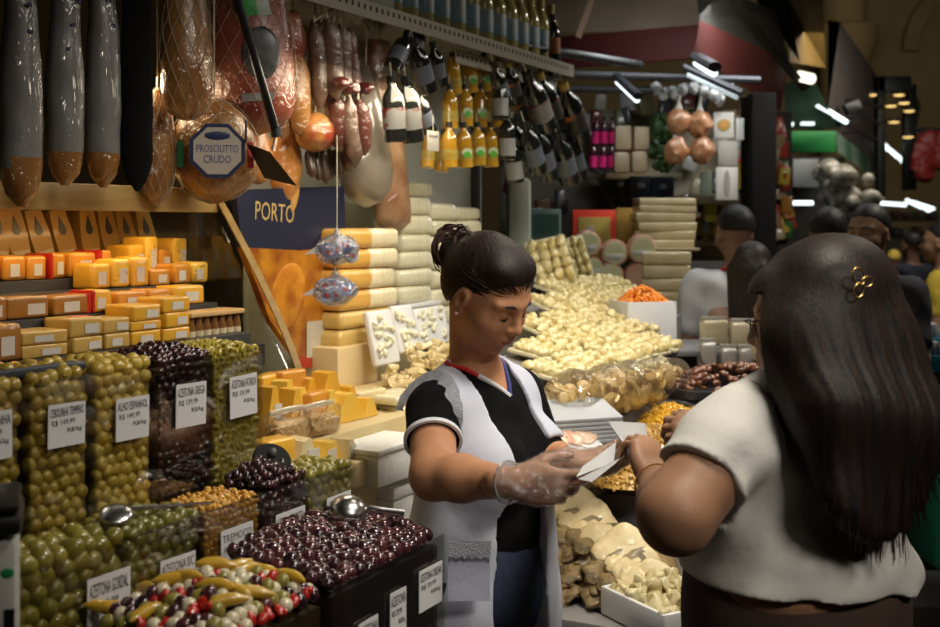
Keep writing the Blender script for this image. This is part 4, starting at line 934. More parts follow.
# grain mounds
def mound(name, label, cat, c, rx, ry, h, m, seed=0, nz=.004, n=28):
    b = B()
    def f(u, v):
        a = 2*PI*v; r = u
        z = h*(1-r**1.6)
        return Vector((c.x+rx*r*math.cos(a)*(CT)-ry*r*math.sin(a)*ST, c.y+rx*r*math.cos(a)*ST+ry*r*math.sin(a)*CT, c.z+z))
    b.grid(f, n, n*2); bmesh.ops.remove_doubles(b.bm, verts=b.bm.verts[:], dist=.0003); b.noise(nz, 130, seed)
    for fc_ in b.bm.faces: pass
    o = b.obj(name, m); tag(o, label, cat, kind='stuff'); return o
def grains(name, label, cat, c, rx, ry, h, r, m, n, seed=0, shape=(1, .7, .6)):
    """a mound covered with grains nobody could count: one mesh"""
    b = B(); base = []
    for i in range(n):
        u = math.sqrt(R.random()); a = R.uniform(0, 2*PI)
        x, y = rx*u*math.cos(a), ry*u*math.sin(a)
        b.ell((c.x+x*CT-y*ST, c.y+x*ST+y*CT, c.z+h*(1-u**1.6)+R.uniform(-.4, .5)*r), (r*shape[0], r*shape[1], r*shape[2]), rrot(), sub=1)
    b.grid(lambda u, v: Vector((c.x+rx*u*math.cos(2*PI*v)*CT-ry*u*math.sin(2*PI*v)*ST, c.y+rx*u*math.cos(2*PI*v)*ST+ry*u*math.sin(2*PI*v)*CT, c.z+h*(1-u**1.6))), 10, 24)
    o = b.obj(name, m); tag(o, label, cat, kind='stuff'); return o
pn = mat('peanut', (.55, .34, .07), (.42, .22, .035), rough=.45, scale=120, coat=.3)
grains('peanuts', 'big sloping mound of golden peanuts below the held paper', 'nuts', at_s(648, 470, 1.04), .26, .15, .12, .0075, pn, 1500)
grains('candied_pineapple', 'bright yellow candied cubes heaped beyond the peanuts', 'candied fruit', at_s(668, 422, 1.10), .15, .08, .05, .010, mat('candied_yellow', (.80, .48, .03), (.7, .36, .02), rough=.4, coat=.5, scale=80), 330, shape=(1, .9, .8))
c_ = at_s(692, 402, 1.13)
tr = thing('steel_tray', 'steel tray rim between the yellow and the orange dried fruit', 'tray', at_s(686, 408, 1.09), TH+.9)
b = B(); b.box((0, 0, 0), (.26, .014, .02), bev=.003); b.box((0, .012, .004), (.26, .006, .028), bev=.002); b.obj('rim', STEEL, tr)
b = B(); b.box((.0, .07, -.01), (.26, .11, .012), bev=.003); b.obj('pan', STEEL, tr)
df = [('dried_apricot', mat('apricot', (.75, .24, .02), rough=.4, coat=.4), 'orange'), ('dried_prune', mat('prune', (.03, .018, .015), rough=.3, coat=.5), 'black'), ('dried_papaya', mat('papaya', (.8, .36, .03), rough=.4, coat=.4), 'amber')]
for nm, m, cn in df:
    b = B(); b.ell((0, 0, 0), (.017, .014, .009), sub=2); b.noise(.006, 60, len(nm)); me = b.mesh(nm, m)
    for i in range(26):
        u = math.sqrt(R.random()); a = R.uniform(0, 6.3)
        o = link(nm, me); o.location = c_+Vector((.12*u*math.cos(a), .12*u*math.sin(a), .05*(1-u)+.01)); o.rotation_euler = rrot()
        tag(o, f'{cn} dried fruit piece in the mixed heap by the blue scoops', 'dried fruit', f'{cn} pieces in the mixed dried fruit')
blm = mat('scoop_blue', (.03, .13, .5), rough=.35, coat=.3)
for i, (px, py, s, w) in enumerate([(711, 387, 1.16, .09), (692, 383, 1.2, .06)]):
    sc_ = thing('blue_scoop', ['large blue plastic scoop on the dried fruit, near the white tee', 'small blue plastic scoop lying left of the larger one'][i], 'scoop', at_s(px, py, s)+Vector((0, 0, .02)), .4+i)
    b = B(); b.grid(lambda u, v: Vector(((u-.5)*w, (v-.5)*w*.7, .022*(2*v-1)**2+.01*u)), 8, 8); b.solidify(.004); b.obj('blade', blm, sc_)
    b = B(); b.tube([(w*.5, 0, .01), (w*.9, 0, .025)], [.009, .007], 8); b.obj('handle', blm, sc_)
# dates
b = B(); b.ell((0, 0, 0), (.019, .011, .010), sub=2); dm = b.mesh('date', mat('date_brown', (.16, .05, .02), rough=.25, coat=.7, rand=[(.09, .03, .015), (.2, .065, .025), (.15, .05, .02)]))
cd0 = P(733, 384, 3.75)
for i in range(170):
    u = math.sqrt(R.random()); a = R.uniform(0, 6.3)
    o = link('date', dm); o.location = cd0+Vector((.25*u*math.cos(a), .17*u*math.sin(a), .075*(1-u**1.7)-.01)); o.rotation_euler = (R.uniform(-.5, .5), R.uniform(-.5, .5), R.uniform(0, 6))
    tag(o, 'glossy brown date in the heap in front of the foil pouches', 'date', 'dates in the heap')
b = B(); b.lathe([(.02, -.03), (.27, -.03), (.285, .0), (.27, .0), (.02, -.02)], 28, Matrix.Translation(cd0) @ Matrix.Diagonal((1, .72, 1, 1))); o = b.obj('date_tray', DARKSTEEL); tag(o, 'dark oval tray under the heap of dates', 'tray')
b = B(); b.box((cd0.x+.03, cd0.y+.09, (cd0.z-.03)/2), (.62, .46, cd0.z-.035), bev=.01); o = b.obj('date_table', fm); tag(o, 'dark grey display block under the dates and pouches', 'counter')
# flat grey sheets, meat pack, white bag
gsh = mat('foam_sheet', (.46, .48, .50), (.40, .42, .45), rough=.6)
for i in range(6):
    b = B(); b.box((0, 0, 0), (.19, .13, .009), bev=.002); o = b.obj('foam_tray', gsh, loc=at_s(577, 440-i*4.4, 1.10)+Vector((0, 0, .02)), rotz=TH-.75+R.uniform(-.04, .04)); o.rotation_euler.x = .25
    tag(o, f'grey foam sheet, {ORD[i]} from the bottom of the pile behind the vendor hands', 'foam sheet', 'grey foam sheets')
mp = thing('meat_pack', 'film wrapped tray of pink and cream sliced meat beside the vendor chest', 'meat pack', at_s(563, 440, 1.10), TH-.4); mp.rotation_euler.x = .35
b = B(); b.box((0, 0, 0), (.17, .12, .016), bev=.007, seg=3); b.obj('tray', WHITEP, mp)
b = B()
for k in range(9): b.ell((-.06+.015*k, R.uniform(-.01, .01), .014), (.022, .045, .006), rot=(0, -.5, .3), sub=2)
b.obj('slices', mat('meat_pink', (.55, .22, .12), (.7, .52, .36), rough=.4, scale=30, coat=.7, wrinkle=.4), mp)
b = B(); b.ell((0, 0, 0), (.06, .045, .03), sub=3); b.noise(.02, 26, 5); o = b.obj('plastic_bag', mat('bag_white', (.72, .72, .68), rough=.35, coat=.6, wrinkle=.6), loc=at_s(594, 452, 1.07)); tag(o, 'crumpled white plastic bag beside the folded grey sheets', 'bag')
# long clear bag of dried slices
lg = thing('fruit_bag', 'long clear bag of dried golden slices lying before the cod packs', 'bag', (0, 0, 0), 0)
a0, a1 = at_s(566, 400, 1.14), at_s(672, 376, 1.17)
b = B(); d = a1-a0; L_ = d.length
for k in range(190):
    f = R.random(); b.ell(a0+d*f+Vector((R.uniform(-.045, .045), R.uniform(-.04, .05), R.uniform(-.04, .035))), (.021, .021, .004), rrot(), sub=2)
o = b.obj('dried_slices', mat('dried_slice', (.72, .52, .2), (.62, .40, .12), rough=.4, coat=.4, scale=20), lg); o['kind'] = 'stuff'
b = B(); b.tube([a0-d*.04]+[a0+d*(k/14)+Vector((0, 0, .008*math.sin(k*1.7))) for k in range(15)]+[a1+d*.05], [.02]+[.066+.005*math.sin(k*1.9) for k in range(15)]+[.02], 20); b.noise(.006, 22, 2)
b.obj('clear_bag', film('log_film', gloss=.16, rough=.12, wrinkle=.5, wscale=26, haze=.06, hazecol=(.8, .7, .5)), lg)
# ------------------------------------------------ cod packs
ckm = mat('cod_lump', (.72, .63, .33), (.60, .46, .16), rough=.4, scale=16, coat=.8, coat_rough=.1, wrinkle=.4, wscale=40)
trm = mat('tray_foam', (.62, .57, .38), rough=.6)
def pack_mesh(seed, w, h, n, m_):
    rr = random.Random(seed); b = B()
    for i in range(n):
        for j in range(m_):
            x = (i+.5)/n*w*.92-w*.46; y = (j+.5)/m_*h*.92-h*.46
            b.ell((x+rr.uniform(-.004, .004), y+rr.uniform(-.004, .004), .016), (w/n*.52, h/m_*.55, .015+rr.uniform(0, .006)), (rr.uniform(-.3, .3), rr.uniform(-.3, .3), rr.uniform(-.3, .3)), sub=2)
    b.noise(.009, 38, seed); lum = b.mesh('cod_pieces', ckm)
    b = B(); b.box((0, 0, .004), (w, h, .012), bev=.004); t = b.mesh('tray', trm); return t, lum
pks = [pack_mesh(i, .16, .13, 4, 4) for i in range(4)]
fbk = thing('pack_stand', 'pale sloped stand hidden under the wrapped cod packs', 'stand', (0, 0, 0), TH)
b = B(); b.prism([(1.505, 0), (1.88, 0), (1.88, 1.335), (1.70, 1.30), (1.505, 1.235)], 3.45, 4.75, 'x'); b.obj('stand', ft, fbk)
b = B(); b.prism([(1.23, 1.06), (1.50, 1.06), (1.50, 1.235), (1.24, 1.165)], 2.72, 4.09, 'x'); b.obj('stand', ft, fbk)
def pack(i, label, t, s, z, rot, group, sc=1):
    root = thing('cod_pack', label, 'cod pack', LW(t, s, z), 0, group); root.rotation_euler = rot; root.scale = (sc, sc, sc)
    link('tray', pks[i % 4][0], root); p_ = link('cod_pieces', pks[i % 4][1], root); return root
rn_ = ['front', 'second', 'third', 'fourth', 'back']
for j, (s, z, p0, p1) in enumerate([(1.29, 1.20, 536, 660), (1.42, 1.235, 528, 650), (1.55, 1.275, 528, 642), (1.67, 1.32, 536, 630), (1.79, 1.36, 545, 616)]):
    t = Ls(p0, 300, s)[0]; t1 = Ls(p1, 300, s)[0]; i = 0
    while t < t1:
        pack(i+j, f'wrapped cod pack, {(ORD+["eleventh","twelfth"])[i]} along the {rn_[j]} row of the pale slope', t+.08, s+R.uniform(-.015, .015), z+R.uniform(0, .012), (.33+R.uniform(-.15, .15), R.uniform(-.14, .14), TH+R.uniform(-.18, .18)), 'wrapped cod packs on the slope')
        t += .152; i += 1
t = Ls(537, 300, 1.215)[0]; t1 = Ls(655, 300, 1.215)[0]; i = 0
while t < t1:
    pack(i, f'wrapped cod pack, {(ORD+["eleventh","twelfth","thirteenth","fourteenth","fifteenth"])[i]} of the row standing upright at the foot of the slope', t+.035, 1.215, 1.125, (PI/2-.1, PI/2+R.uniform(-.06, .06), TH+R.uniform(-.1, .1)), 'upright cod packs', .84)
    t += .113; i += 1
for i, (px, py, s, rx, ry) in enumerate([(550, 262, 1.86, 1.25, -.22), (574, 259, 1.95, 1.25, -.24)]):
    t, z = Ls(px, py, s); pack(i, ['large cod pack standing on end atop the slope, the nearer', 'large cod pack standing on end atop the slope, the one behind'][i], t, s, z, (rx, ry, TH-.95), None, 1.5).scale = ((1.05, 1.5, 1.2) if i == 0 else (.8, 1.5, 1.2))
nb = at_s(612, 297, 1.72)
b = B()
for k in range(60): b.ell(nb+Vector((R.gauss(0, .05), R.gauss(0, .05), abs(R.gauss(0, .012)))), (.012, .009, .008), rrot(), sub=1)
o = b.obj('walnuts', mat('walnut', (.5, .32, .12), rough=.5)); tag(o, 'small spill of walnuts behind the cod slope', 'nuts', kind='stuff')
# white box heaped with orange dried fruit
bx0 = P(652, 362, 4.15); ob_ = thing('white_box', 'white open box heaped with shredded orange fruit', 'box', bx0, .25)
wB = 50/FPX*4.15; hB = 60/FPX*4.15
b = B(); 
for x, y, sx, sy in ((-wB/2, .09, .008, .19), (wB/2, .09, .008, .19), (0, 0, wB, .008), (0, .18, wB, .008)): b.box((x, y, hB/2), (sx, sy, hB), bev=.001)
b.box((0, .09, .005), (wB, .18, .01)); b.obj('box', mat('box_white', (.68, .69, .72), rough=.5), ob_)
b = B()
for k in range(240):
    u = math.sqrt(R.random()); a = R.uniform(0, 6.3)
    b.ell((u*wB*.5*math.cos(a), .09+.085*u*math.sin(a), hB-.005+.055*(1-u**1.4)), (.012, .008, .006), rrot(), sub=1)
b.box((0, .09, hB*.5), (wB*.94, .165, hB*.94))
o = b.obj('orange_shreds', mat('orange_fruit', (.85, .3, .02), (.8, .22, .01), rough=.45, scale=50, coat=.3), ob_); o['kind'] = 'stuff'
# foil pouches
pom = mat('pouch_tan', (.38, .33, .22), (.3, .25, .16), rough=.35, coat=.5, scale=12, wrinkle=.3); pos = mat('pouch_silver', (.34, .33, .30), rough=.35, metal=.3, coat=.3)
for i, (px, py, w, h, Y, m) in enumerate([(714, 346, 27, 26, 3.95, pom), (744, 348, 28, 26, 3.95, pom), (708, 364, 16, 22, 3.85, pos), (728, 366, 17, 18, 3.85, pos), (745, 366, 14, 18, 3.85, pos), (757, 362, 14, 20, 3.85, pom)]):
    root = thing('foil_pouch', ['large tan foil pouch, nearer the orange fruit box', 'large tan foil pouch beside the customer face', 'silver pouch at the left end behind the dates', 'small silver pouch behind the dates, middle', 'small silver pouch behind the dates, third along', 'narrow tan pouch closest to the customer chin'][i], 'pouch', P(px, py, Y), R.uniform(-.2, .2))
    w *= Y/FPX; h *= Y/FPX
    b = B(); b.box((0, 0, h/2), (w, .05, h), bev=.012, seg=3); b.subdiv(1); b.noise(.004, 30, i); b.obj('pouch', m, root)
    b = B(); b.box((0, 0, h+.006), (w*.98, .006, .014), bev=.001); b.obj('seal', pos, root)
b = B(); b.box((0, 0, 0), (.8, .4, .02), bev=.003); o = b.obj('pouch_step', fm, loc=P(735, 347, 4.0)+Vector((0, .1, -.012))); tag(o, 'grey ledge the two large tan pouches stand on', 'ledge')
# ================================================================ people: one continuous surface from blended volumes
class Field:
    def __init__(s, lo, hi, h):
        s.lo = np.array(lo, np.float32); s.h = h
        s.n = np.ceil((np.array(hi)-np.array(lo))/h).astype(int)+1
        s.D = np.full(s.n, .25, np.float32)
    def _win(s, lo, hi, m):
        a = np.clip(np.floor((np.array(lo)-m-s.lo)/s.h).astype(int), 0, s.n); b = np.clip(np.ceil((np.array(hi)+m-s.lo)/s.h).astype(int)+1, 0, s.n)
        if np.any(b-a <= 0): return None
        sl = tuple(slice(a[i], b[i]) for i in range(3))
        ax = [s.lo[i]+s.h*np.arange(a[i], b[i], dtype=np.float32) for i in range(3)]
        return sl, ax[0][:, None, None], ax[1][None, :, None], ax[2][None, None, :]
    def _mix(s, sl, d, k):
        D = s.D[sl]
        if k > 0:
            t = np.maximum(k-np.abs(D-d), 0)/k
            s.D[sl] = np.minimum(D, d)-t*t*k*.25
        else: s.D[sl] = np.minimum(D, d)
    def cone(s, a, b, r1, r2, k=.02, sub=False, flat=None):
        """tapered capsule; flat = (unit axis, factor) squeezes it along that axis"""
        a = np.array(a, np.float32); b = np.array(b, np.float32); r = max(r1, r2)
        w = s._win(np.minimum(a, b)-r, np.maximum(a, b)+r, k+3*s.h)
        if w is None: return s
        sl, X, Y, Z = w
        px, py, pz = X-a[0], Y-a[1], Z-a[2]; ba = b-a
        if flat is not None:
            ax, f = np.array(flat[0], np.float32), flat[1]
            dot = px*ax[0]+py*ax[1]+pz*ax[2]; e = dot*(1/f-1)
            px = px+e*ax[0]; py = py+e*ax[1]; pz = pz+e*ax[2]
            q = float(ba @ ax)*(1/f-1); ba = ba+q*ax
        L = float(ba @ ba)+1e-12
        t = np.clip((px*ba[0]+py*ba[1]+pz*ba[2])/L, 0, 1)
        d = np.sqrt((px-t*ba[0])**2+(py-t*ba[1])**2+(pz-t*ba[2])**2)-(r1+(r2-r1)*t)
        if flat is not None and flat[1] < 1: d = d*(flat[1]*.5+.5)
        s._cut(sl, d, k) if sub else s._mix(sl, d, k); return s
    def _cut(s, sl, d, k):
        D = s.D[sl]; d = -d
        t = np.maximum(k-np.abs(D-d), 0)/max(k, 1e-6)
        s.D[sl] = np.maximum(D, d)+t*t*k*.25
    def ell(s, c, r, M=None, k=.02, sub=False):
        c = np.array(c, np.float32); r = np.array(r, np.float32); rm = float(r.max())
        w = s._win(c-rm, c+rm, k+3*s.h)
        if w is None: return s
        sl, X, Y, Z = w
        px, py, pz = X-c[0], Y-c[1], Z-c[2]
        if M is not None:
            M = np.array(M, np.float32)       # columns are the local axes
            qx = px*M[0, 0]+py*M[1, 0]+pz*M[2, 0]; qy = px*M[0, 1]+py*M[1, 1]+pz*M[2, 1]; qz = px*M[0, 2]+py*M[1, 2]+pz*M[2, 2]
        else: qx, qy, qz = np.broadcast_arrays(px, py, pz)
        k0 = np.sqrt((qx/r[0])**2+(qy/r[1])**2+(qz/r[2])**2); k1 = np.sqrt((qx/r[0]**2)**2+(qy/r[1]**2)**2+(qz/r[2]**2)**2)+1e-6
        d = k0*(k0-1)/k1
        d = np.where(k0 < .05, -float(r.min()), d).astype(np.float32)
        s._cut(sl, d, k) if sub else s._mix(sl, d, k); return s
    def coords(s):
        ax = [s.lo[i]+s.h*np.arange(s.n[i], dtype=np.float32) for i in range(3)]
        return ax[0][:, None, None], ax[1][None, :, None], ax[2][None, None, :]
    def keep(s, d): s.D = np.maximum(s.D, d.astype(np.float32)); return s       # keep where d < 0
    def nets(s):
        D = s.D; ins = D < 0; n = D.shape
        def c(a, i, j, k): return a[i:n[0]-1+i, j:n[1]-1+j, k:n[2]-1+k]
        cnt = np.zeros((n[0]-1, n[1]-1, n[2]-1), np.uint8)
        for i in (0, 1):
            for j in (0, 1):
                for k in (0, 1): cnt += c(ins, i, j, k)
        act = (cnt > 0) & (cnt < 8); idx = np.argwhere(act); N = len(idx)
        if N == 0: return np.zeros((0, 3)), np.zeros((0, 4), int)
        idm = np.full(act.shape, -1, np.int32); idm[act] = np.arange(N)
        acc = np.zeros((N, 3)); m = np.zeros(N)
        corners = [(i, j, k) for i in (0, 1) for j in (0, 1) for k in (0, 1)]
        val = {q: D[idx[:, 0]+q[0], idx[:, 1]+q[1], idx[:, 2]+q[2]] for q in corners}
        for ax in range(3):
            for q in corners:
                if q[ax]: continue
                e = list(q); e[ax] = 1; e = tuple(e); a, b = val[q], val[e]
                x = (a < 0) != (b < 0); t = np.where(x, a/np.where(x, a-b, 1), 0)
                p = np.tile(np.array(q, float), (N, 1)); p[:, ax] += t
                acc += p*x[:, None]; m += x
        V = (idx+acc/m[:, None])*s.h+s.lo
        Q = []
        for ax in range(3):
            o1, o2 = [(1, 2), (2, 0), (0, 1)][ax]
            A = [slice(None)]*3; Bs = [slice(None)]*3; A[ax] = slice(0, -1); Bs[ax] = slice(1, None)
            x = ins[tuple(A)] != ins[tuple(Bs)]; pos = np.argwhere(x)
            ok = (pos[:, o1] > 0) & (pos[:, o2] > 0) & (pos[:, o1] < n[o1]-1) & (pos[:, o2] < n[o2]-1); pos = pos[ok]
            fl_ = ins[tuple(pos.T)]
            def g(d1, d2):
                p = pos.copy(); p[:, o1] -= d1; p[:, o2] -= d2; return idm[tuple(p.T)]
            q = np.stack([g(0, 0), g(1, 0), g(1, 1), g(0, 1)], 1); q[~fl_] = q[~fl_][:, ::-1]; Q.append(q)
        Q = np.concatenate(Q); return V, Q[(Q >= 0).all(1)]
    def mesh(s, name, mats, origin=(0, 0, 0), smooth=1, paint=None):
        V, Q = s.nets(); V = V.astype(np.float64)
        for _ in range(smooth):                # soften the grid steps
            S = np.zeros_like(V); m = np.zeros(len(V))
            for i in range(4):
                a, b = Q[:, i], Q[:, (i+1) % 4]
                np.add.at(S, a, V[b]); np.add.at(m, a, 1)
            V = V*.5+.5*S/np.maximum(m, 1)[:, None]
        me = bpy.data.meshes.new(name)
        me.vertices.add(len(V)); me.vertices.foreach_set('co', (V-np.array(origin)).astype(np.float32).ravel())
        me.loops.add(len(Q)*4); me.loops.foreach_set('vertex_index', Q.astype(np.int32).ravel())
        me.polygons.add(len(Q)); me.polygons.foreach_set('loop_start', np.arange(0, len(Q)*4, 4, dtype=np.int32))
        try: me.polygons.foreach_set('loop_total', np.full(len(Q), 4, np.int32))
        except Exception: pass
        for m_ in (mats if isinstance(mats, (list, tuple)) else [mats]): me.materials.append(m_)
        if paint is not None:
            C = V[Q].mean(1); me.polygons.foreach_set('material_index', paint(C).astype(np.int32))
        me.polygons.foreach_set('use_smooth', np.ones(len(Q), bool))
        me.update(calc_edges=True); return me
    def obj(s, name, mats, parent=None, origin=(0, 0, 0), smooth=1, paint=None):
        return link(name, s.mesh(name, mats, origin, smooth, paint), parent)
def nrm(v): v = np.array(v, float); return v/np.linalg.norm(v)
def head_frame(yaw, pitch, roll=0):
    """columns: forward, left, up. yaw turns about z, pitch>0 looks down"""
    f = np.array([math.cos(yaw)*math.cos(pitch), math.sin(yaw)*math.cos(pitch), -math.sin(pitch)])
    l = np.array([-math.sin(yaw), math.cos(yaw), 0]); u = np.cross(f, l)
    if roll:
        l, u = l*math.cos(roll)+u*math.sin(roll), u*math.cos(roll)-l*math.sin(roll)
    return np.stack([f, l, u], 1)
def add_head(F, o, M, sc=1, fine=True, fat=1.0, nose=1.0):
    def w(p): return np.array(o)+M @ (np.array(p, float)*sc)
    def E(c, r, k, rot=None, sub=False): F.ell(w(c), np.array(r)*sc, M if rot is None else M @ rot, k, sub)
    E((-.012, 0, .035), (.096, .076, .088), .01)
    E((.02, 0, -.01), (.072, .066*fat, .082), .03)
    E((.040, 0, -.050), (.050, .052*fat, .056), .03)
    E((.073, 0, -.096), (.019, .023, .017), .018)
    if not fine:
        F.cone(w((.088, 0, .012)), w((.112, 0, -.026)), .009*sc, .013*sc, .012)
        for y in (-1, 1): E((-.008, .074*y, -.008), (.018, .009, .031), .008)
        return w
    for y in (-1, 1):
        E((.060, .040*y, -.030), (.026, .024*fat, .026), .025)
        F.cone(w((.086, .012*y, .027)), w((.072, .050*y, .026)), .009*sc, .007*sc, .014)
        E((.094, .031*y, .004), (.016, .017, .0115), .010, sub=True)
        E((.0755, .031*y, .003), (.0135, .0145, .0125), .004)
    F.cone(w((.086, 0, .020)), w((.108*nose, 0, -.020)), .0085*sc, .0105*sc, .012)
    E((.107*nose, 0, -.026), (.012, .012, .010), .008)
    for y in (-1, 1): E((.098, .013*y, -.029), (.010, .008, .008), .006)
    E((.090, 0, -.058), (.014, .026, .016), .018)
    F.cone(w((.0985, -.012, -.054)), w((.0985, .012, -.054)), .0055*sc, .0055*sc, .006)
    F.cone(w((.095, -.011, -.0655)), w((.095, .011, -.0655)), .0068*sc, .0068*sc, .006)
    F.cone(w((.101, -.021, -.0598)), w((.101, .021, -.0598)), .0022*sc, .0022*sc, .003, sub=True)
    c, s_ = math.cos(.25), math.sin(.25)
    for y in (-1, 1):
        rot = np.array([[c, 0, s_], [0, 1, 0], [-s_, 0, c]]) @ np.array([[math.cos(.3*y), -math.sin(.3*y), 0], [math.sin(.3*y), math.cos(.3*y), 0], [0, 0, 1]])
        E((-.004, .078*y, -.006), (.020, .009, .033), .006, rot)
        E((.001, .087*y, -.004), (.009, .007, .017), .004, rot, sub=True)
        E((.002, .0745*y, -.034), (.008, .006, .010), .004)
    return w
def add_hand(F, wr, a, u, n, curls, sc=1.0, thumb=(.5, .35, .3), spread=.06, k=.004):
    """wr wrist, a finger direction, u thumb side, n palm normal (fingers curl toward n); curls: one (a1,a2,a3) per finger"""
    a, u, n = nrm(a), nrm(u), nrm(n); wr = np.array(wr, float)
    M = np.stack([a, u, n], 1)
    F.cone(wr-a*.03, wr+a*.012, .027*sc, .026*sc, .015, flat=(n, .72))
    F.ell(wr+a*.052*sc+u*.002, np.array((.052, .042, .016))*sc, M, .014)
    F.ell(wr+a*.035*sc+u*.024*sc+n*.008*sc, np.array((.03, .017, .017))*sc, M, .014)
    F.ell(wr+a*.04*sc-u*.026*sc+n*.006*sc, np.array((.034, .014, .015))*sc, M, .012)
    tips = []
    for i, (off, L, r) in enumerate(((.028, .072, .0088), (.0095, .080, .0090), (-.0095, .074, .0086), (-.027, .058, .0076))):
        L *= sc; r *= sc; p = wr+a*(.090-.004*abs(i-1)-(.006 if i == 3 else 0))*sc+u*off*sc
        F.cone(p-a*.03*sc-u*off*.25*sc, p, r*.9, r*1.08, .008)
        ang = 0; sp = (1.2-i)*spread
        for seg, fr, rr in zip(curls[i], (.44, .31, .25), (1.0, .92, .8)):
            ang += seg; d = nrm((a*math.cos(ang)+n*math.sin(ang))+u*sp)
            q = p+d*L*fr; F.cone(p, q, r*rr*1.03, r*rr*.93, k); p = q
        tips.append((p, d))
    p = wr+a*.022*sc+u*.026*sc+n*.004*sc
    d = nrm(a*math.cos(thumb[0]+.35)+u*math.sin(thumb[0]+.35)+n*.25)
    q = p+d*.040*sc; F.cone(p, q, .0145*sc, .0108*sc, .008); p = q
    d = nrm(a*math.cos(thumb[1])+u*math.sin(thumb[1])+n*thumb[2]); q = p+d*.032*sc; F.cone(p, q, .0105*sc, .0095*sc, k); p = q
    d = nrm(a*math.cos(thumb[1]-.15)+u*math.sin(thumb[1]-.15)+n*(thumb[2]+.1)); q = p+d*.026*sc; F.cone(p, q, .0095*sc, .0078*sc, k)
    tips.append((q, d)); return tips
def skin(n, c): return mat(n, c, tuple(x*.86 for x in c), rough=.52, scale=14, detail=5, bump=.06, bscale=260, sss=.1, spec=.35)
def hair_mat(n, c, c2): return mat(n, c, c2, rough=.55, scale=26, stretch=(4, 4, .2), bump=.12, bscale=60, detail=4, spec=.25)
# ================================================================ the vendor
VC = np.array([.020, 2.40]); vf = nrm((.78, -.62, 0)); vl = np.array([-vf[1], vf[0], 0])
def vw(x, y, z): return np.array([VC[0], VC[1], 0])+vf*x+vl*y+np.array([0, 0, z-.025])
VM = np.stack([vf, vl, (0, 0, 1)], 1)
vroot = thing('person', 'dark haired woman with a bun in a white smock over a black tee, reading papers', 'person', (VC[0], VC[1], 0), 0)
VO = (VC[0], VC[1], 0)
vskin = skin('skin_vendor', (.52, .25, .13)); vlip = mat('lip_vendor', (.30, .10, .075), rough=.4)
HO = np.array(P(487, 292, 2.32)); HM = head_frame(math.radians(-38), math.radians(34), math.radians(7))
SR, ER, WR_ = vw(-.008, -.143, 1.272), np.array(P(434, 476, 2.15)), np.array(P(515, 483, 2.02))
SL, EL, WL = vw(-.005, .138, 1.272), np.array(P(541, 459, 2.56)), np.array(P(576, 464, 2.20))
def v_torso(F, g=0, k=.04):
    F.ell(vw(0, 0, 1.18), (.105+g, .152+g, .17+g), VM, k); F.ell(vw(.012, 0, 1.03), (.118+g, .15+g, .17+g), VM, k); F.ell(vw(0, 0, .88), (.125+g, .172+g, .17+g), VM, k)
    for y in (-1, 1): F.ell(vw(.085, .068*y, 1.155), (.068+g, .072+g, .075+g), VM, .04)
    F.cone(vw(-.01, -.12, 1.275), vw(-.01, .12, 1.275), .052+g, .052+g, .04)
def v_neck(F, g=0):
    nb = vw(-.012, 0, 1.31); nt = HO+HM @ np.array((-.022, 0, -.045))
    F.cone(nb, nt, .054+g, .046+g, .03); 
    for y in (-1, 1): F.cone(vw(-.02, .10*y, 1.288), nb+np.array((0, 0, .035)), .035+g, .034+g, .035)
F = Field((-.16, 1.90, .78), (.36, 2.62, 1.62), .003)
v_torso(F); v_neck(F)
hw = add_head(F, HO, HM, .93, fat=1.05)
for S_, E_, W_ in ((SR, ER, WR_), (SL, EL, WL)):
    F.cone(S_, E_, .047, .043, .03); F.cone(E_, E_*.65+W_*.35, .043, .041, .02); F.cone(E_*.65+W_*.35, W_, .041, .026, .02)
HRa = nrm((1, .02, -.10)); HRu = nrm((.12, -.10, 1)); HRu = nrm(HRu-HRa*(HRu @ HRa)); HRn = np.cross(HRa, HRu)*-1
if HRn[1] < 0: HRn = -HRn
curlR = [(.10, .18, .12), (.35, .45, .3), (.5, .6, .4), (.6, .65, .4)]
tipsR = add_hand(F, WR_, HRa, HRu, HRn, curlR, .88, thumb=(.30, .22, .30))
HLa = nrm((.92, -.30, .0)); HLu = nrm((.30, .9, .2)); HLu = nrm(HLu-HLa*(HLu @ HLa)); HLn = np.cross(HLu, HLa)
if HLn[2] < 0: HLn = -HLn
curlL = [(.45, .55, .4), (.5, .6, .4), (.55, .6, .4), (.6, .6, .4)]
tipsL = add_hand(F, WL, HLa, HLu, HLn, curlL, .84, thumb=(.35, .35, .45))
lipc = hw((.097, 0, -.060))
def vpaint(C):
    q = (C-np.array(HO)) @ HM / .93
    lip = ((q[:, 0]-.098)/.014)**2+(q[:, 1]/.0215)**2+((q[:, 2]+.0597)/.0115)**2 < 1
    return lip.astype(int)
body = F.obj('body', [vskin, vlip], vroot, VO, 2, vpaint)
# lower body inside the clothes, feet on the floor
b = B()
for y in (-1, 1):
    b.tube([vw(0, .085*y, .92), vw(.01, .085*y, .5), vw(0, .085*y, .09)], [.085, .062, .04], 14)
    b.ell(vw(.05, .085*y, .04), (.11, .045, .04), VM.tolist() and Matrix(VM.tolist()), sub=2)
for v in b.bm.verts: v.co -= Vector(VO)
b.ell(Vector(vw(0, 0, .93))-Vector(VO), (.142, .186, .20), Matrix(VM.tolist()), sub=3)
jn = mat('jeans_dark', (.022, .03, .065), (.035, .048, .095), rough=.75, scale=60)
b.obj('jeans', jn, vroot)
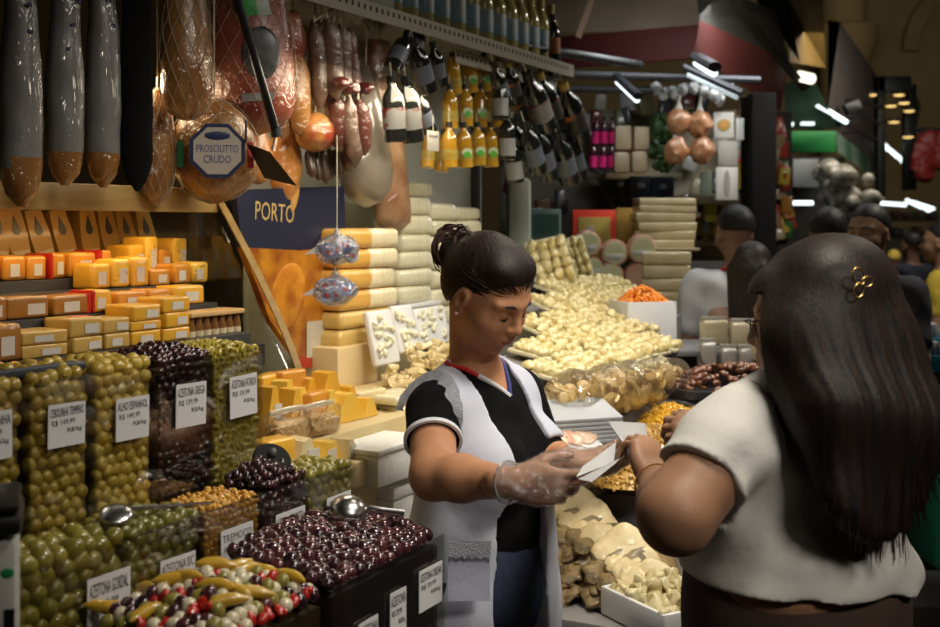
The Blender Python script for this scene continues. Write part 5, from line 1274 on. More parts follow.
# black tee
T = Field((-.16, 1.98, .80), (.36, 2.66, 1.42), .004)
v_torso(T, .005); 
for y in (-1, 1): T.cone(vw(-.02, .10*y, 1.288), vw(-.012, .03*y, 1.335), .040, .038, .03)
sl_end = SR+(ER-SR)*.50
T.cone(SR, SR+(ER-SR)*.62, .052, .053, .025); T.cone(SL, SL+(EL-SL)*.6, .061, .058, .025)
X, Y, Z = T.coords(); lx = (X-VC[0])*vf[0]+(Y-VC[1])*vf[1]; ly = (X-VC[0])*vl[0]+(Y-VC[1])*vl[1]
vz = np.where(lx > -.03, 1.268+np.where(ly < 0, -.80*ly, 1.5*ly), 1.325); vz = np.minimum(vz, 1.345)
T.keep(np.minimum(Z-vz, .14-np.abs(ly)*1.0-.035+0*Z)*.5)
ua = nrm(ER-SR); pe = SR+(ER-SR)*.46
T.keep(np.minimum((X-pe[0])*ua[0]+(Y-pe[1])*ua[1]+(Z-pe[2])*ua[2], .072-np.sqrt(np.maximum(((X-SR[0])**2+(Y-SR[1])**2+(Z-SR[2])**2)-((X-SR[0])*ua[0]+(Y-SR[1])*ua[1]+(Z-SR[2])*ua[2])**2, 0))))
T.keep(np.minimum(EL[2]+.05-Z+0*X+0*Y, .07-np.sqrt((X-EL[0])**2+(Y-EL[1])**2)+0*Z)) if False else None
T.keep(.955-Z+0*X+0*Y)
blk = mat('tee_black', (.004, .004, .005), (.007, .007, .008), rough=.95, scale=40, spec=.12)
T.obj('tee', blk, vroot, VO, 2)
# sleeve hem: white trim ring round the near arm
def ring(name, c, ax, r, th, m, parent, VO_, flat=1.0, w=.010):
    ax = Vector(ax).normalized(); e1 = ax.orthogonal().normalized(); e2 = ax.cross(e1); b = B()
    n = 36
    rows = []
    for k in range(n):
        a = 2*PI*k/n; d = e1*math.cos(a)+e2*math.sin(a)
        rows.append([b.bm.verts.new(Vector(c)-Vector(VO_)+d*(r+dr)+ax*dz) for dr, dz in ((0, -w/2), (th, -w/2), (th, w/2), (0, w/2))])
    for k in range(n):
        for j in range(4): b.bm.faces.new((rows[k][j], rows[(k+1) % n][j], rows[(k+1) % n][(j+1) % 4], rows[k][(j+1) % 4]))
    return b.obj(name, m, parent)
ring('sleeve_trim', pe, ua, .0515, .006, mat('trim_white', (.65, .66, .7), rough=.7), vroot, VO, w=.009)
# V neck trim
def surf_pt(Fd, p, d):
    """march from outside p along d to the surface of field Fd"""
    p = np.array(p, float); d = nrm(d)
    for _ in range(160):
        i = ((p-Fd.lo)/Fd.h+.5).astype(int)
        if np.any(i < 0) or np.any(i >= Fd.n): p = p+d*.003; continue
        if Fd.D[tuple(i)] < .0: return p
        p = p+d*.002
    return p
def vtrim(y0, y1, m, name):
    pts = []
    for k in range(7):
        y = y0+(y1-y0)*k/6; z = 1.295+(-.80*y if y < 0 else 1.5*y); q = surf_pt(F, vw(.3, y, z), -vf); pts.append(Vector(q+vf*.003)-Vector(VO))
    b = B(); b.tube(pts, .0055, 8, sx=1); b.obj(name, m, vroot)
vtrim(-.088, -.055, mat('trim_red', (.5, .015, .02), rough=.6), 'collar_red'); vtrim(-.055, 0, MATS['trim_white'], 'collar_white'); vtrim(0, .045, mat('trim_blue', (.02, .025, .16), rough=.6), 'collar_blue')
# smock
A = Field((-.22, 2.02, .55), (.40, 2.75, 1.42), .004)
v_torso(A, .014)
for y in (-1, 1): A.cone(vw(-.02, .10*y, 1.288), vw(-.015, .05*y, 1.325), .049, .046, .03)
A.cone(vw(.0, 0, .95), vw(.0, 0, .55), .165, .205, .05, flat=(vf, .86))
X, Y, Z = A.coords(); lx = (X-VC[0])*vf[0]+(Y-VC[1])*vf[1]; ly = (X-VC[0])*vl[0]+(Y-VC[1])*vl[1]
gap = np.interp(Z.ravel(), [.55, .8, .98, 1.10, 1.22, 1.30, 1.36, 1.45], [.085, .075, .067, .066, .067, .068, .070, .07]).reshape(Z.shape)
shift = np.interp(Z.ravel(), [.55, .9, 1.1, 1.25, 1.4], [-.035, -.04, -.028, -.012, -.024]).reshape(Z.shape)
A.keep(np.minimum(np.minimum(lx+.02, gap-np.abs(ly-shift)), 1.0))
A.keep(np.minimum(np.minimum(1.0, .062-np.sqrt(ly**2+(lx+.01)**2)), Z*0+1) if False else (np.minimum(Z-1.30, .066-np.sqrt(ly**2+(lx-.0)**2))))
A.cone(SR+np.array((0, 0, .02))-vl*.022, ER-vl*.012, .056, .062, .012, sub=True); A.cone(SL+np.array((0, 0, .03))+vl*.05, EL+vl*.05, .060, .060, .012, sub=True)
A.cone(EL*.6+WL*.4, WL, .05, .05, .012, sub=True)
# soft folds
A.D += (.0035*np.sin(ly*55+Z*6)*np.clip((1.0-Z)/.25, 0, 1)+.002*np.sin(ly*90-Z*30)*np.clip((1.12-Z)/.2, 0, 1)).astype(np.float32)
smk = mat('smock_white', (.58, .60, .70), (.53, .55, .66), rough=.8, scale=7, bump=.12, bscale=40)
A.obj('smock', smk, vroot, VO, 2)
# ruffle down the near armhole, pocket with lace
lace = mat('lace_white', (.72, .74, .80), rough=.8, bump=.5, bscale=300)
b = B()
arc = []
for k in range(23):
    a = -.55+k/22*3.7; pp = SR+np.array((0, 0, .0))+vf*(.058*math.cos(a)*1.0)+np.array((0, 0, .060*math.sin(a)))-vl*0.0
    q = surf_pt(A, pp-vl*.12+vl*.0, vl)
    if np.linalg.norm(q-pp) > .13: q = pp
    arc.append(q)
rows = []
for k, q in enumerate(arc):
    out = nrm((q-SR)*np.array([1, 1, 1])); wv = .004*math.sin(k*1.9)
    q0 = Vector(q+out*.022-vl*.004)-Vector(VO); q1 = Vector(q-vl*(.012+wv)+out*.002)-Vector(VO); q2 = Vector(q-vl*(.024+wv)-out*.010)-Vector(VO)
    rows.append([b.bm.verts.new(q0), b.bm.verts.new(q1), b.bm.verts.new(q2)])
for r0_, r1_ in zip(rows, rows[1:]):
    for j in range(2): b.bm.faces.new((r0_[j], r1_[j], r1_[j+1], r0_[j+1]))
b.solidify(.003); b.obj('shoulder_ruffle', lace, vroot)
def patch(px0, px1, py0, py1, nu, nv, off, m, name, wob=0):
    b = B(); g = []
    for i in range(nu+1):
        row = []
        for j in range(nv+1):
            px = px0+(px1-px0)*i/nu; py = py0+(py1-py0)*j/nv+(wob*math.sin(i*2.2) if j == nv else 0)
            d = nrm(((px-470)/FPX, 1, -(py-HOR)/FPX)); q = surf_pt(A, np.array((0, 0, CAMZ))+d*1.9, d)
            row.append(b.bm.verts.new(Vector(q-d*off)-Vector(VO)))
        g.append(row)
    for i in range(nu):
        for j in range(nv): b.bm.faces.new((g[i][j], g[i+1][j], g[i+1][j+1], g[i][j+1]))
    b.solidify(.003); return b.obj(name, m, vroot)
patch(448, 490, 546, 601, 10, 10, .004, smk, 'pocket'); patch(448, 491, 541, 558, 16, 4, .007, lace, 'pocket_lace', 1.5)
# face: brows, lashes, ear stud
dkh = hair_mat('hair_dark', (.009, .0055, .005), (.020, .010, .007))
b = B()
for y in (-1, 1):
    b.tube([Vector(hw((.090, .013*y, .0235)))-Vector(VO), Vector(hw((.089, .03*y, .029)))-Vector(VO), Vector(hw((.072, .052*y, .023)))-Vector(VO)], [.003, .003, .0012], 6, sx=1)
br = b; 
def two(fn, name, m, parent):
    for y in (-1, 1):
        b = B(); fn(b, y); 
        for v in b.bm.verts: v.co -= Vector(VO)
        b.obj(name, m, parent)
br.bm.free()
two(lambda b, y: b.tube([Vector(hw((.0935, .012*y, .027))), Vector(hw((.0915, .03*y, .0325))), Vector(hw((.074, .053*y, .026)))], [.0030, .0036, .0014], 6), 'eyebrow', mat('brow', (.03, .016, .012), rough=.7), vroot)
two(lambda b, y: b.tube([Vector(hw((.086, .018*y, -.0035))), Vector(hw((.0905, .030*y, -.005))), Vector(hw((.082, .044*y, -.004)))], [.0015, .0022, .001], 6), 'eyelashes', mat('lash', (.015, .01, .01), rough=.6), vroot)
two(lambda b, y: b.ell(hw((.004, .083*y, -.039)), .0036, sub=2), 'ear_stud', mat('pearl', (.75, .7, .62), rough=.15, coat=1), vroot)
# hair: cap, swept back, and the bun
H = Field((-.2, 2.15, 1.35), (.2, 2.5, 1.66), .003)
H.ell(HO+HM @ np.array((-.014, 0, .034)), (.0945, .0755, .0865), HM, .01)
H.ell(HO+HM @ np.array((-.045, 0, .0)), (.060, .064, .072), HM, .03)
q = lambda p: HO+HM @ np.array(p)
H.ell(q((.030, .0, .084)), (.036, .055, .022), HM, .03)
X, Y, Z = H.coords(); hx = (X-HO[0])*HM[0, 0]+(Y-HO[1])*HM[1, 0]+(Z-HO[2])*HM[2, 0]; hy = (X-HO[0])*HM[0, 1]+(Y-HO[1])*HM[1, 1]+(Z-HO[2])*HM[2, 1]; hz = (X-HO[0])*HM[0, 2]+(Y-HO[1])*HM[1, 2]+(Z-HO[2])*HM[2, 2]
line = np.maximum(.070-.62*(.082-np.abs(hy))*0-.0*hx-np.maximum(0, .066-hx)*1.05, -.075)   # hairline height
H.keep(np.minimum((line-hz), .2))
for y in (-1, 1): H.ell(q((.006, .080*y, -.004)), (.020, .02, .031), HM, .006, sub=True)
# strand grooves sweeping to the bun
bun = q((-.104, 0, .026)); 
ang = np.arctan2(hy, hx+.11); H.D += (.0005*np.sin(ang*75)+.0005*np.sin(ang*140+hz*20)).astype(np.float32)*np.clip((.14-np.sqrt((X-bun[0])**2+(Y-bun[1])**2+(Z-bun[2])**2*0))*100, 0, 1).astype(np.float32)
H.ell(bun, (.036, .044, .036), HM, .012)
hobj = H.obj('hair', dkh, vroot, VO, 1)
b = B(); rr = random.Random(3)
for k in range(75):
    a0 = rr.uniform(0, 6.3); til = rr.uniform(-1.2, 1.2); r_ = rr.uniform(.024, .048); ln = rr.uniform(1.5, 4.5)
    e1 = Vector((math.cos(til), math.sin(til), 0)); e2 = Vector((0, rr.uniform(-.5, .5), 1)).normalized()
    off = Vector((rr.uniform(-.014, .014), rr.uniform(-.02, .02), rr.uniform(-.012, .012)))
    pts = [Vector(bun)-Vector(VO)+off+(e1*math.cos(a0+ln*i/10)+e2*math.sin(a0+ln*i/10))*r_*(1+.1*math.sin(i+k)) for i in range(11)]
    w_ = rr.uniform(.0012, .0042); b.tube(pts, [w_*.4]+[w_]*9+[w_*.3], 5)
b.obj('bun_curls', hair_mat('hair_bun', (.014, .008, .007), (.06, .026, .016)), hobj)
b = B()
for k in range(90):                            # fine combed strands from hairline to bun
    y = rr.uniform(-.07, .07); p0 = q((.074-abs(y)*.45+rr.uniform(-.01, .01), y, .066+rr.uniform(-.012, .02)-abs(y)*.5)); pts = []
    c0 = q((-.014, 0, .034))
    for i in range(9):
        f = i/8; p = p0*(1-f)+bun*f; d = HM.T @ (p-c0); s_ = math.sqrt((d[0]/.0953)**2+(d[1]/.0763)**2+(d[2]/.0873)**2); 
        if s_ < 1.0 and f < .85: p = c0+HM @ (d/s_)
        pts.append(Vector(p)-Vector(VO))
    b.tube(pts, .0007, 4)
b.obj('combed_strands', hair_mat('hair_strand', (.014, .008, .006), (.034, .017, .011)), hobj)
# clear gloves
def glove(wr, a, u, n, curls, sc, th, name, frm):
    G = Field(np.minimum(wr, wr+a*.2)-.09, np.maximum(wr, wr+a*.2)+.09, .003)
    add_hand(G, wr, a, u, n, curls, sc*1.0, thumb=th, k=.006); G.cone(frm, wr, .036, .030, .01)
    X, Y, Z = G.coords(); ax = nrm(wr-frm)
    G.keep(-((X-frm[0])*ax[0]+(Y-frm[1])*ax[1]+(Z-frm[2])*ax[2]))
    G.D -= .0022; nz = .0012*np.sin(X*260+Z*190)*np.sin(Y*210+Z*160); G.D += nz.astype(np.float32)
    G.obj(name, film('glove_film', gloss=.13, rough=.12, wrinkle=.9, wscale=90, haze=.08, hazecol=(.75, .68, .62)), vroot, VO, 1)
glove(WR_, HRa, HRu, HRn, curlR, .88, (.30, .22, .30), 'glove', WR_-nrm(WR_-ER)*.012)
glove(WL, HLa, HLu, HLn, curlL, .84, (.35, .35, .45), 'glove', WL-nrm(WL-EL)*.012)
b = B(); ax = nrm(WR_-ER); 
cuff = ring('glove_cuff', WR_-ax*.016, ax, .0365, .0022, film('cuff_film', gloss=.3, rough=.2, haze=.5), vroot, VO, w=.006)
# the folded papers she holds
pm_ = mat('paper_white', (.74, .74, .74), rough=.7)
def sheet(name, label, pts, m=pm_, th=.0012):
    b = B(); v = [b.bm.verts.new(Vector(p)) for p in pts]; c = sum((Vector(p) for p in pts), Vector())/len(pts)
    o = None
    for k in range(1, len(v)-1): b.bm.faces.new((v[0], v[k], v[k+1]))
    b.solidify(th)
    for vv in b.bm.verts: vv.co -= c
    o = b.obj(name, m, loc=c, smooth=False); return tag(o, label, 'paper') if label else o
pp_ = thing('folded_papers', 'folded white papers held between the gloved hands of the vendor', 'paper', P(600, 465, 2.06))
for nm, pts in (('upper_leaf', [(576, 477, 1.99), (583, 466, 2.03), (616, 442, 2.12), (614, 462, 2.06)]), ('lower_leaf', [(578, 479, 1.99), (614, 463, 2.05), (622, 457, 2.06), (616, 463, 2.02), (592, 482, 1.97)]), ('back_leaf', [(578, 470, 2.05), (590, 461, 2.09), (617, 444, 2.14), (612, 452, 2.13)])):
    b = B(); v = [b.bm.verts.new(P(*p)-P(600, 465, 2.06)) for p in pts]
    for k in range(1, len(v)-1): b.bm.faces.new((v[0], v[k], v[k+1]))
    b.solidify(.0014); b.obj(nm, pm_, pp_, smooth=False)
# ================================================================ the customer, seen from behind
CC = np.array([.565, 1.97]); cf = nrm((-.52, .85, 0)); cl = np.array([-cf[1], cf[0], 0]); CM = np.stack([cf, cl, (0, 0, 1)], 1)
def cw(x, y, z): return np.array([CC[0], CC[1], 0])+cf*x+cl*y+np.array([0, 0, z])
CO = (CC[0], CC[1], 0)
croot = thing('person', 'woman with very long dark hair and a white tee, back turned, holding out a paper', 'person', CO, 0)
cskin = skin('skin_customer', (.33, .17, .095))
cHO = np.array(P(812, 320, 1.96)); cHM = head_frame(math.atan2(.52, -.85), math.radians(8))
cSL, cEL, cWL = cw(.0, .165, 1.265), np.array(P(676, 516, 1.79)), np.array(P(655, 482, 2.0))
cSR, cER, cWR = cw(0, -.178, 1.265), np.array((.60, 2.24, 1.12)), np.array(P(716, 447, 2.16))
def c_torso(F, g=0, k=.05):
    F.ell(cw(0, 0, 1.17), (.125+g, .170+g, .19+g), CM, k); F.ell(cw(.02, 0, 1.02), (.155+g, .185+g, .17+g), CM, k); F.ell(cw(.0, 0, .86), (.165+g, .205+g, .19+g), CM, k)
    F.ell(cw(-.03, .0, 1.03), (.13+g, .190+g, .07+g), CM, .05)
    for y in (-1, 1): F.ell(cw(.10, .08*y, 1.12), (.08+g, .085+g, .085+g), CM, .05)
    F.cone(cw(-.01, -.15, 1.275), cw(-.01, .15, 1.275), .062+g, .062+g, .05)
F = Field((.10, 1.55, .75), (.95, 2.40, 1.64), .0038)
c_torso(F); F.cone(cw(-.01, 0, 1.30), cHO+cHM @ np.array((-.02, 0, -.05)), .064, .056, .03)
for y in (-1, 1): F.cone(cw(-.02, .12*y, 1.30), cw(-.01, .02*y, 1.36), .042, .04, .04)
chw = add_head(F, cHO, cHM, .98, fat=1.12)
for S_, E_, W_ in ((cSL, cEL, cWL), (cSR, cER, cWR)):
    F.cone(S_, E_, .069, .058, .03); F.cone(E_, E_*.6+W_*.4, .054, .047, .025); F.cone(E_*.6+W_*.4, W_, .047, .030, .02)
ha = nrm((-.10, .55, .60)); hu = nrm((.75, .5, -.2)); hu = nrm(hu-ha*(hu @ ha)); hn = np.cross(ha, hu); hn = hn if hn[0] < 0 else -hn
add_hand(F, cWL, ha, hu, hn, [(.7, .8, .5), (.8, .9, .5), (.9, .9, .5), (1.0, .9, .5)], .92, thumb=(.2, .1, .5), k=.005)
ha2 = nrm((-.75, .25, .45)); hu2 = nrm((.2, .6, .7)); hu2 = nrm(hu2-ha2*(hu2 @ ha2)); hn2 = np.cross(ha2, hu2); hn2 = hn2 if hn2[1] > 0 else -hn2
add_hand(F, cWR, ha2, hu2, hn2, [(.8, .9, .6)]*4, .9, thumb=(.3, .2, .5), k=.005)
F.obj('body', cskin, croot, CO, 2)
# tee
T = Field((.20, 1.55, .90), (1.0, 2.45, 1.45), .0045)
c_torso(T, .012)
for y in (-1, 1): T.cone(cw(-.02, .12*y, 1.305), cw(-.01, .03*y, 1.355), .048, .046, .04)
for S_, E_ in ((cSL, cEL), (cSR, cER)):
    T.cone(S_, S_*.30+E_*.70, .077, .078, .03)
T.cone(cw(.0, 0, 1.02), cw(.0, 0, .93), .19, .20, .04, flat=(cf, .84))
X, Y, Z = T.coords(); lx = (X-CC[0])*cf[0]+(Y-CC[1])*cf[1]; ly = (X-CC[0])*cl[0]+(Y-CC[1])*cl[1]
T.keep(np.minimum(.972-Z+0*lx, 9) if False else (1.025-Z+.010*np.sin(ly*14)+0*lx))
T.keep(np.minimum(Z-1.335, .075-np.sqrt(lx**2+ly**2))+0*X)
for S_, E_ in ((cSL, cEL), (cSR, cER)):
    a_ = nrm(E_-S_); pe = S_*.46+E_*.54
    T.keep(np.minimum((X-pe[0])*a_[0]+(Y-pe[1])*a_[1]+(Z-pe[2])*a_[2], .092-np.sqrt(np.maximum(((X-S_[0])**2+(Y-S_[1])**2+(Z-S_[2])**2)-((X-S_[0])*a_[0]+(Y-S_[1])*a_[1]+(Z-S_[2])*a_[2])**2, 0))))
# folds: pulled toward the raised arm and gathered over the waist
f1 = .0045*np.sin(ly*26+Z*58+1.2*np.sin(Z*22))*np.clip((1.10-Z)/.06, 0, 1)*np.clip((Z-.96)/.06, 0, 1)
f2 = .004*np.sin((Z*.8+ly*.75)*75+2*np.sin(ly*9))*np.clip((ly-.05)/.12, 0, 1)*np.clip((1.33-Z)/.1, 0, 1)
f3 = .0035*np.sin(ly*60+3*np.sin(Z*14))*np.clip((1.04-Z)/.04, 0, 1)
f4 = .003*np.sin(Z*46-ly*26+2*np.sin(ly*11))*np.clip((Z-1.02)/.06, 0, 1)
T.D += (f1+f2+f3+f4).astype(np.float32)
teem = mat('tee_white', (.60, .58, .54), (.55, .53, .49), rough=.85, scale=6, bump=.1, bscale=70)
T.obj('tee', teem, croot, CO, 2)
def cring(name, c, ax, r, th, w, m): return ring(name, c, ax, r, th, m, croot, CO, w=w)
# seam round the near shoulder
def tee_pt(p, d): return surf_pt(T, p, d)
pts = []
for k in range(15):
    a = -1.9+k*.27; base = cSL-cl*.03+cf*(.105*math.sin(a)*-1)+np.array((0, 0, .105*math.cos(a)))
    d = nrm(cSL-cl*.03-base); q = tee_pt(base+(-d)*.08, d); pts.append(Vector(q-d*-.0)-Vector(CO))
b = B(); b.tube(pts, .003, 6); b.obj('shoulder_seam', teem, croot)
# brown skirt
S_ = Field((.25, 1.65, .20), (.95, 2.30, 1.06), .006)
S_.ell(cw(0.01, 0, .98), (.165, .197, .20), CM, .03); S_.cone(cw(.01, 0, 1.0), cw(.01, 0, .25), .195, .245, .04, flat=(cf, .86))
X, Y, Z = S_.coords(); lx = (X-CC[0])*cf[0]+(Y-CC[1])*cf[1]; ly = (X-CC[0])*cl[0]+(Y-CC[1])*cl[1]
S_.keep(Z-1.045+0*lx); S_.keep(.25-Z+0*lx); S_.D += (.006*np.sin(np.arctan2(ly, lx)*16)*np.clip((.95-Z)/.3, 0, 1)).astype(np.float32)
skm = mat('skirt_brown', (.060, .032, .022), (.045, .024, .017), rough=.8, scale=8)
S_.obj('skirt', skm, croot, CO, 1)
b = B()
b.bm.free()
for y in (-1, 1):
    b = B(); b.tube([Vector(cw(.0, .09*y, .5))-Vector(CO), Vector(cw(.0, .09*y, .10))-Vector(CO)], [.06, .042], 12); b.obj('calf', cskin, croot)
    b = B(); b.ell(Vector(cw(.05, .09*y, .042))-Vector(CO), (.045, .115, .042), rot=(0, 0, math.atan2(cf[1], cf[0])-PI/2), sub=2); b.obj('shoe', BLACKP, croot)
# hair
hm2 = hair_mat('hair_long', (.006, .0045, .004), (.018, .009, .006))
q = lambda p: cHO+cHM @ np.array(p)
H = Field((.40, 1.62, 1.02), (1.02, 2.20, 1.66), .0045)
H.ell(q((-.014, 0, .042)), (.104, .086, .092), cHM, .01); H.ell(q((-.045, 0, -.02)), (.07, .085, .10), cHM, .04)
loc_ends = [(826, 470, 1.78), (832, 490, 1.76), (842, 506, 1.75), (850, 518, 1.755), (868, 532, 1.76), (886, 530, 1.775), (903, 522, 1.80), (920, 500, 1.83), (932, 462, 1.87), (934, 420, 1.90)]
rr = random.Random(11); paths = []
for i, (px, py, Y_) in enumerate(loc_ends):
    f = i/(len(loc_ends)-1)
    a = q((-.05, .075-.15*f, .05)); m1 = np.array(P(800+70*f, 345, 1.865+.06*f)); m2 = np.array(P(822+92*f, 405+20*f, 1.80+.075*f)); e = np.array(P(px, py, Y_))
    H.cone(a, m1, .045, .046, .07); H.cone(m1, m2, .045, .040, .07); H.cone(m2, e, .040, .012, .05); paths.append((a, m1, m2, e))
# the lock beside the cheek
for dx in (0, 9): 
    a, m1, m2 = q((.045, .072, .06)), np.array(P(768+dx, 330, 1.90)), np.array(P(778+dx*2, 378, 1.86)); H.cone(a, m1, .016, .020, .05); H.cone(m1, m2, .020, .019, .03); H.cone(m2, np.array(P(800+dx, 420, 1.80)), .02, .012, .02)
X, Y, Z = H.coords()
cx_ = (X-CC[0])*cl[0]+(Y-CC[1])*cl[1]
H.D += ((.0013*np.sin(cx_*170+2*np.sin(Z*5))+.0010*np.sin(cx_*390-2*np.sin(Z*6)))*np.clip((1.50-Z)/.12, 0, 1)).astype(np.float32)
hx = (X-cHO[0])*cHM[0, 0]+(Y-cHO[1])*cHM[1, 0]+(Z-cHO[2])*cHM[2, 0]; hz = (X-cHO[0])*cHM[0, 2]+(Y-cHO[1])*cHM[1, 2]+(Z-cHO[2])*cHM[2, 2]
H.keep(np.minimum(hx-.045+.0*hz, .055-hz)+0*X)
ho = H.obj('hair', hm2, croot, CO, 1)
b = B()
for k in range(300):
    i = rr.uniform(0, len(paths)-1.001); j = int(i); t = i-j
    p = [paths[j][n_]*(1-t)+paths[j+1][n_]*t for n_ in range(4)]; off = np.array((rr.uniform(-.02, .02), -.040+rr.uniform(-.012, .006), rr.uniform(-.012, .012)))
    top = q((rr.uniform(-.05, .05), rr.uniform(-.06, .06), .128)); 
    pts = [top*.0+q((-.06, .07-.14*i/9, .09))+off*.4, p[1]+off, p[2]+off, p[3]+off*.45+np.array((rr.uniform(-.012, .012), 0, rr.uniform(-.055, .01)))]
    c = []
    for n_ in range(13):
        u = n_/12*3; s0 = min(int(u), 2); v = u-s0; A0 = pts[max(s0-1, 0)]; A1 = pts[s0]; A2 = pts[s0+1]; A3 = pts[min(s0+2, 3)]
        c.append(Vector(.5*((2*A1)+(-A0+A2)*v+(2*A0-5*A1+4*A2-A3)*v*v+(-A0+3*A1-3*A2+A3)*v**3))-Vector(CO)+Vector((.0015*math.sin(u*2+k), 0, 0)))
    w_ = rr.uniform(.0008, .0022); b.tube(c, [w_]*10+[w_*.8, w_*.6, w_*.2], 4)
b.obj('loose_strands', hm2, ho)
b = B()
for k in range(220):                            # fine straight hair combed back over the crown
    y = rr.uniform(-.075, .075); pts = []
    for n_ in range(10):
        a = -.45+n_/9*2.0
        d = np.array((-math.sin(a), y/.086*(1+.15*n_/9), math.cos(a))); d = d/np.linalg.norm(d)
        pts.append(Vector(q(np.array((-.014, 0, .042))+d*np.array((.1048, .0868, .0928))))-Vector(CO))
    b.tube(pts, .0007, 3)
b.obj('crown_strands', hair_mat('hair_warm', (.010, .006, .005), (.04, .017, .009)), ho)
# gold butterfly clip
gold = mat('gold_wire', (.55, .36, .14), rough=.3, metal=.9)
cl0 = P(861, 283, 1.80)
b = B(); 
for cx, cz, rx, rz, ro in ((-.004, .011, .010, .014, .5), (-.004, -.011, .009, .012, -.4), (.011, .002, .010, .008, .2)):
    b.tube([Vector((cx+rx*math.cos(a)*math.cos(ro)-rz*math.sin(a)*math.sin(ro), 0, cz+rx*math.cos(a)*math.sin(ro)+rz*math.sin(a)*math.cos(ro))) for a in [k*2*PI/18 for k in range(19)]], .0016, 6)
o = b.obj('hair_clip', gold, croot); o.location = Vector(cl0)-Vector(CO); o.rotation_euler = (0, 0, .3)
# bracelet, glasses
ring('bracelet', cWL*.86+cEL*.14, nrm(cWL-cEL), .037, .003, gold, croot, CO, w=.004)
b = B(); ge = [chw(p) for p in ((.105, .012, .012), (.102, .052, .012), (.08, .064, .0), (.08, .06, -.018), (.104, .03, -.022), (.107, .012, -.005), (.105, .012, .012))]
b.tube([Vector(p)-Vector(CO) for p in ge], .0014, 6); b.tube([Vector(chw(p))-Vector(CO) for p in ((.085, .066, .01), (.0, .08, .012))], .0018, 6); b.obj('glasses', DARKSTEEL, croot)
# paper in her hand
pp2 = thing('note_paper', 'white folded paper the long haired customer holds out', 'paper', P(628, 440, 2.12))
for nm, pts in (('front_leaf', [(608, 421, 2.16), (636, 447, 2.12), (632, 461, 2.08), (637, 457, 2.06), (622, 441, 2.10)]), ('back_leaf', [(608, 421, 2.16), (645, 423, 2.14), (652, 456, 2.06), (640, 460, 2.06), (634, 445, 2.10)])):
    b = B(); v = [b.bm.verts.new(P(*p)-P(628, 440, 2.12)) for p in pts]
    for k in range(1, len(v)-1): b.bm.faces.new((v[0], v[k], v[k+1]))
    b.solidify(.0014); b.obj(nm, pm_, pp2, smooth=False)
# ================================================================ market hall behind
def rect(b, p0, q0, p1, q1, Y, d=.05, bev=.003, rz=0):
    """box filling a picture rectangle at depth Y, going d metres further back"""
    a = P(p0, q0, Y); c = P(p1, q1, Y)
    b.box(((a.x+c.x)/2, Y+d/2, (a.z+c.z)/2), (abs(c.x-a.x), d, abs(a.z-c.z)), rot=(0, 0, rz) if rz else None, bev=bev)
def rthing(name, label, cat, p0, q0, p1, q1, Y, d, m, group=None, bev=.003, part=None, kind=None):
    a = P(p0, q0, Y); c = P(p1, q1, Y); o0 = Vector(((a.x+c.x)/2, Y+d/2, min(a.z, c.z)))
    b = B(); b.box((0, 0, abs(a.z-c.z)/2), (abs(c.x-a.x), d, abs(a.z-c.z)), bev=bev)
    o = b.obj(name, m, loc=o0); return tag(o, label, cat, group, kind)
flm = mat('floor_dark', (.05, .045, .04), (.035, .03, .028), rough=.35, scale=3)
b = B(); b.box((1.5, 8, -.02), (16, 24, .04)); structure(b.obj('floor', flm))
wbm = mat('hall_beige', (.42, .33, .18), (.36, .28, .15), rough=.8, scale=2)
b = B(); b.box((1.5, 19.9, 5), (16, .2, 10.2)); structure(b.obj('wall_back', wbm))
b = B(); b.box((-6.4, 8, 5), (.2, 24, 10.2)); structure(b.obj('wall_left', wbm))
b = B(); b.box((9.4, 8, 5), (.2, 24, 10.2)); structure(b.obj('wall_right', wbm))
b = B(); b.box((1.5, -3.9, 5), (16, .2, 10.2)); structure(b.obj('wall_front', wbm))
b = B(); b.box((1.5, 8, 10.1), (16, 24, .2)); structure(b.obj('ceiling', mat('ceiling_dark', (.05, .045, .04), rough=.9)))
# classical column with capital and arches on the far wall
cx = P(878, 60, 17).x
b = B(); b.lathe([(.36, 0), (.36, 4.15), (.42, 4.2), (.42, 4.3), (.5, 4.45), (.55, 4.6), (.55, 4.8), (.36, 4.85), (.36, 10)], 24, Matrix.Translation((cx, 18.6, 0)))
structure(b.obj('column', wbm))
for px in (800, 975):
    b = B(); c = P(px, 40, 19.7); n = 24; pr = [(c.x+1.25*math.cos(PI*k/n), 4.6+1.25*math.sin(PI*k/n)) for k in range(n+1)]+[(c.x+1.0*math.cos(PI*(n-k)/n), 4.6+1.0*math.sin(PI*(n-k)/n)) for k in range(n+1)]
    b.prism(pr, 19.6, 19.8, 'y'); structure(b.obj('trim_%d' % (1 if px < 900 else 2), wbm))
# --- stall across the back: shelves, hanging goods, awning
bsm = mat('back_shelf_wood', (.42, .34, .2), (.36, .28, .16), rough=.6, scale=4); dkwall = mat('stall_dark', (.04, .035, .03), rough=.7); plw = mat('stall_pale', (.24, .21, .15), rough=.7)
bs = thing('back_stall', 'stall with pale back boards and shelves behind the cod slope', 'stall', (0, 0, 0))
b = B(); rect(b, 500, 110, 770, 345, 6.6, .05); b.obj('back_board', plw, bs)
b = B(); rect(b, 690, 345, 770, 420, 6.1, .5); b.obj('lower_front', dkwall, bs)
for q in ((606, 173, 682, 179, 6.1), (664, 196, 756, 204, 6.0), (690, 240, 760, 246, 6.2), (690, 275, 760, 281, 6.2)):
    b = B(); rect(b, *q, .45); b.obj('shelf', bsm, bs)
b = B(); rect(b, 508, 178, 531, 330, 5.0, .2, .02); b.obj('pale_post', mat('post_pale', (.5, .55, .45), rough=.5), bs)
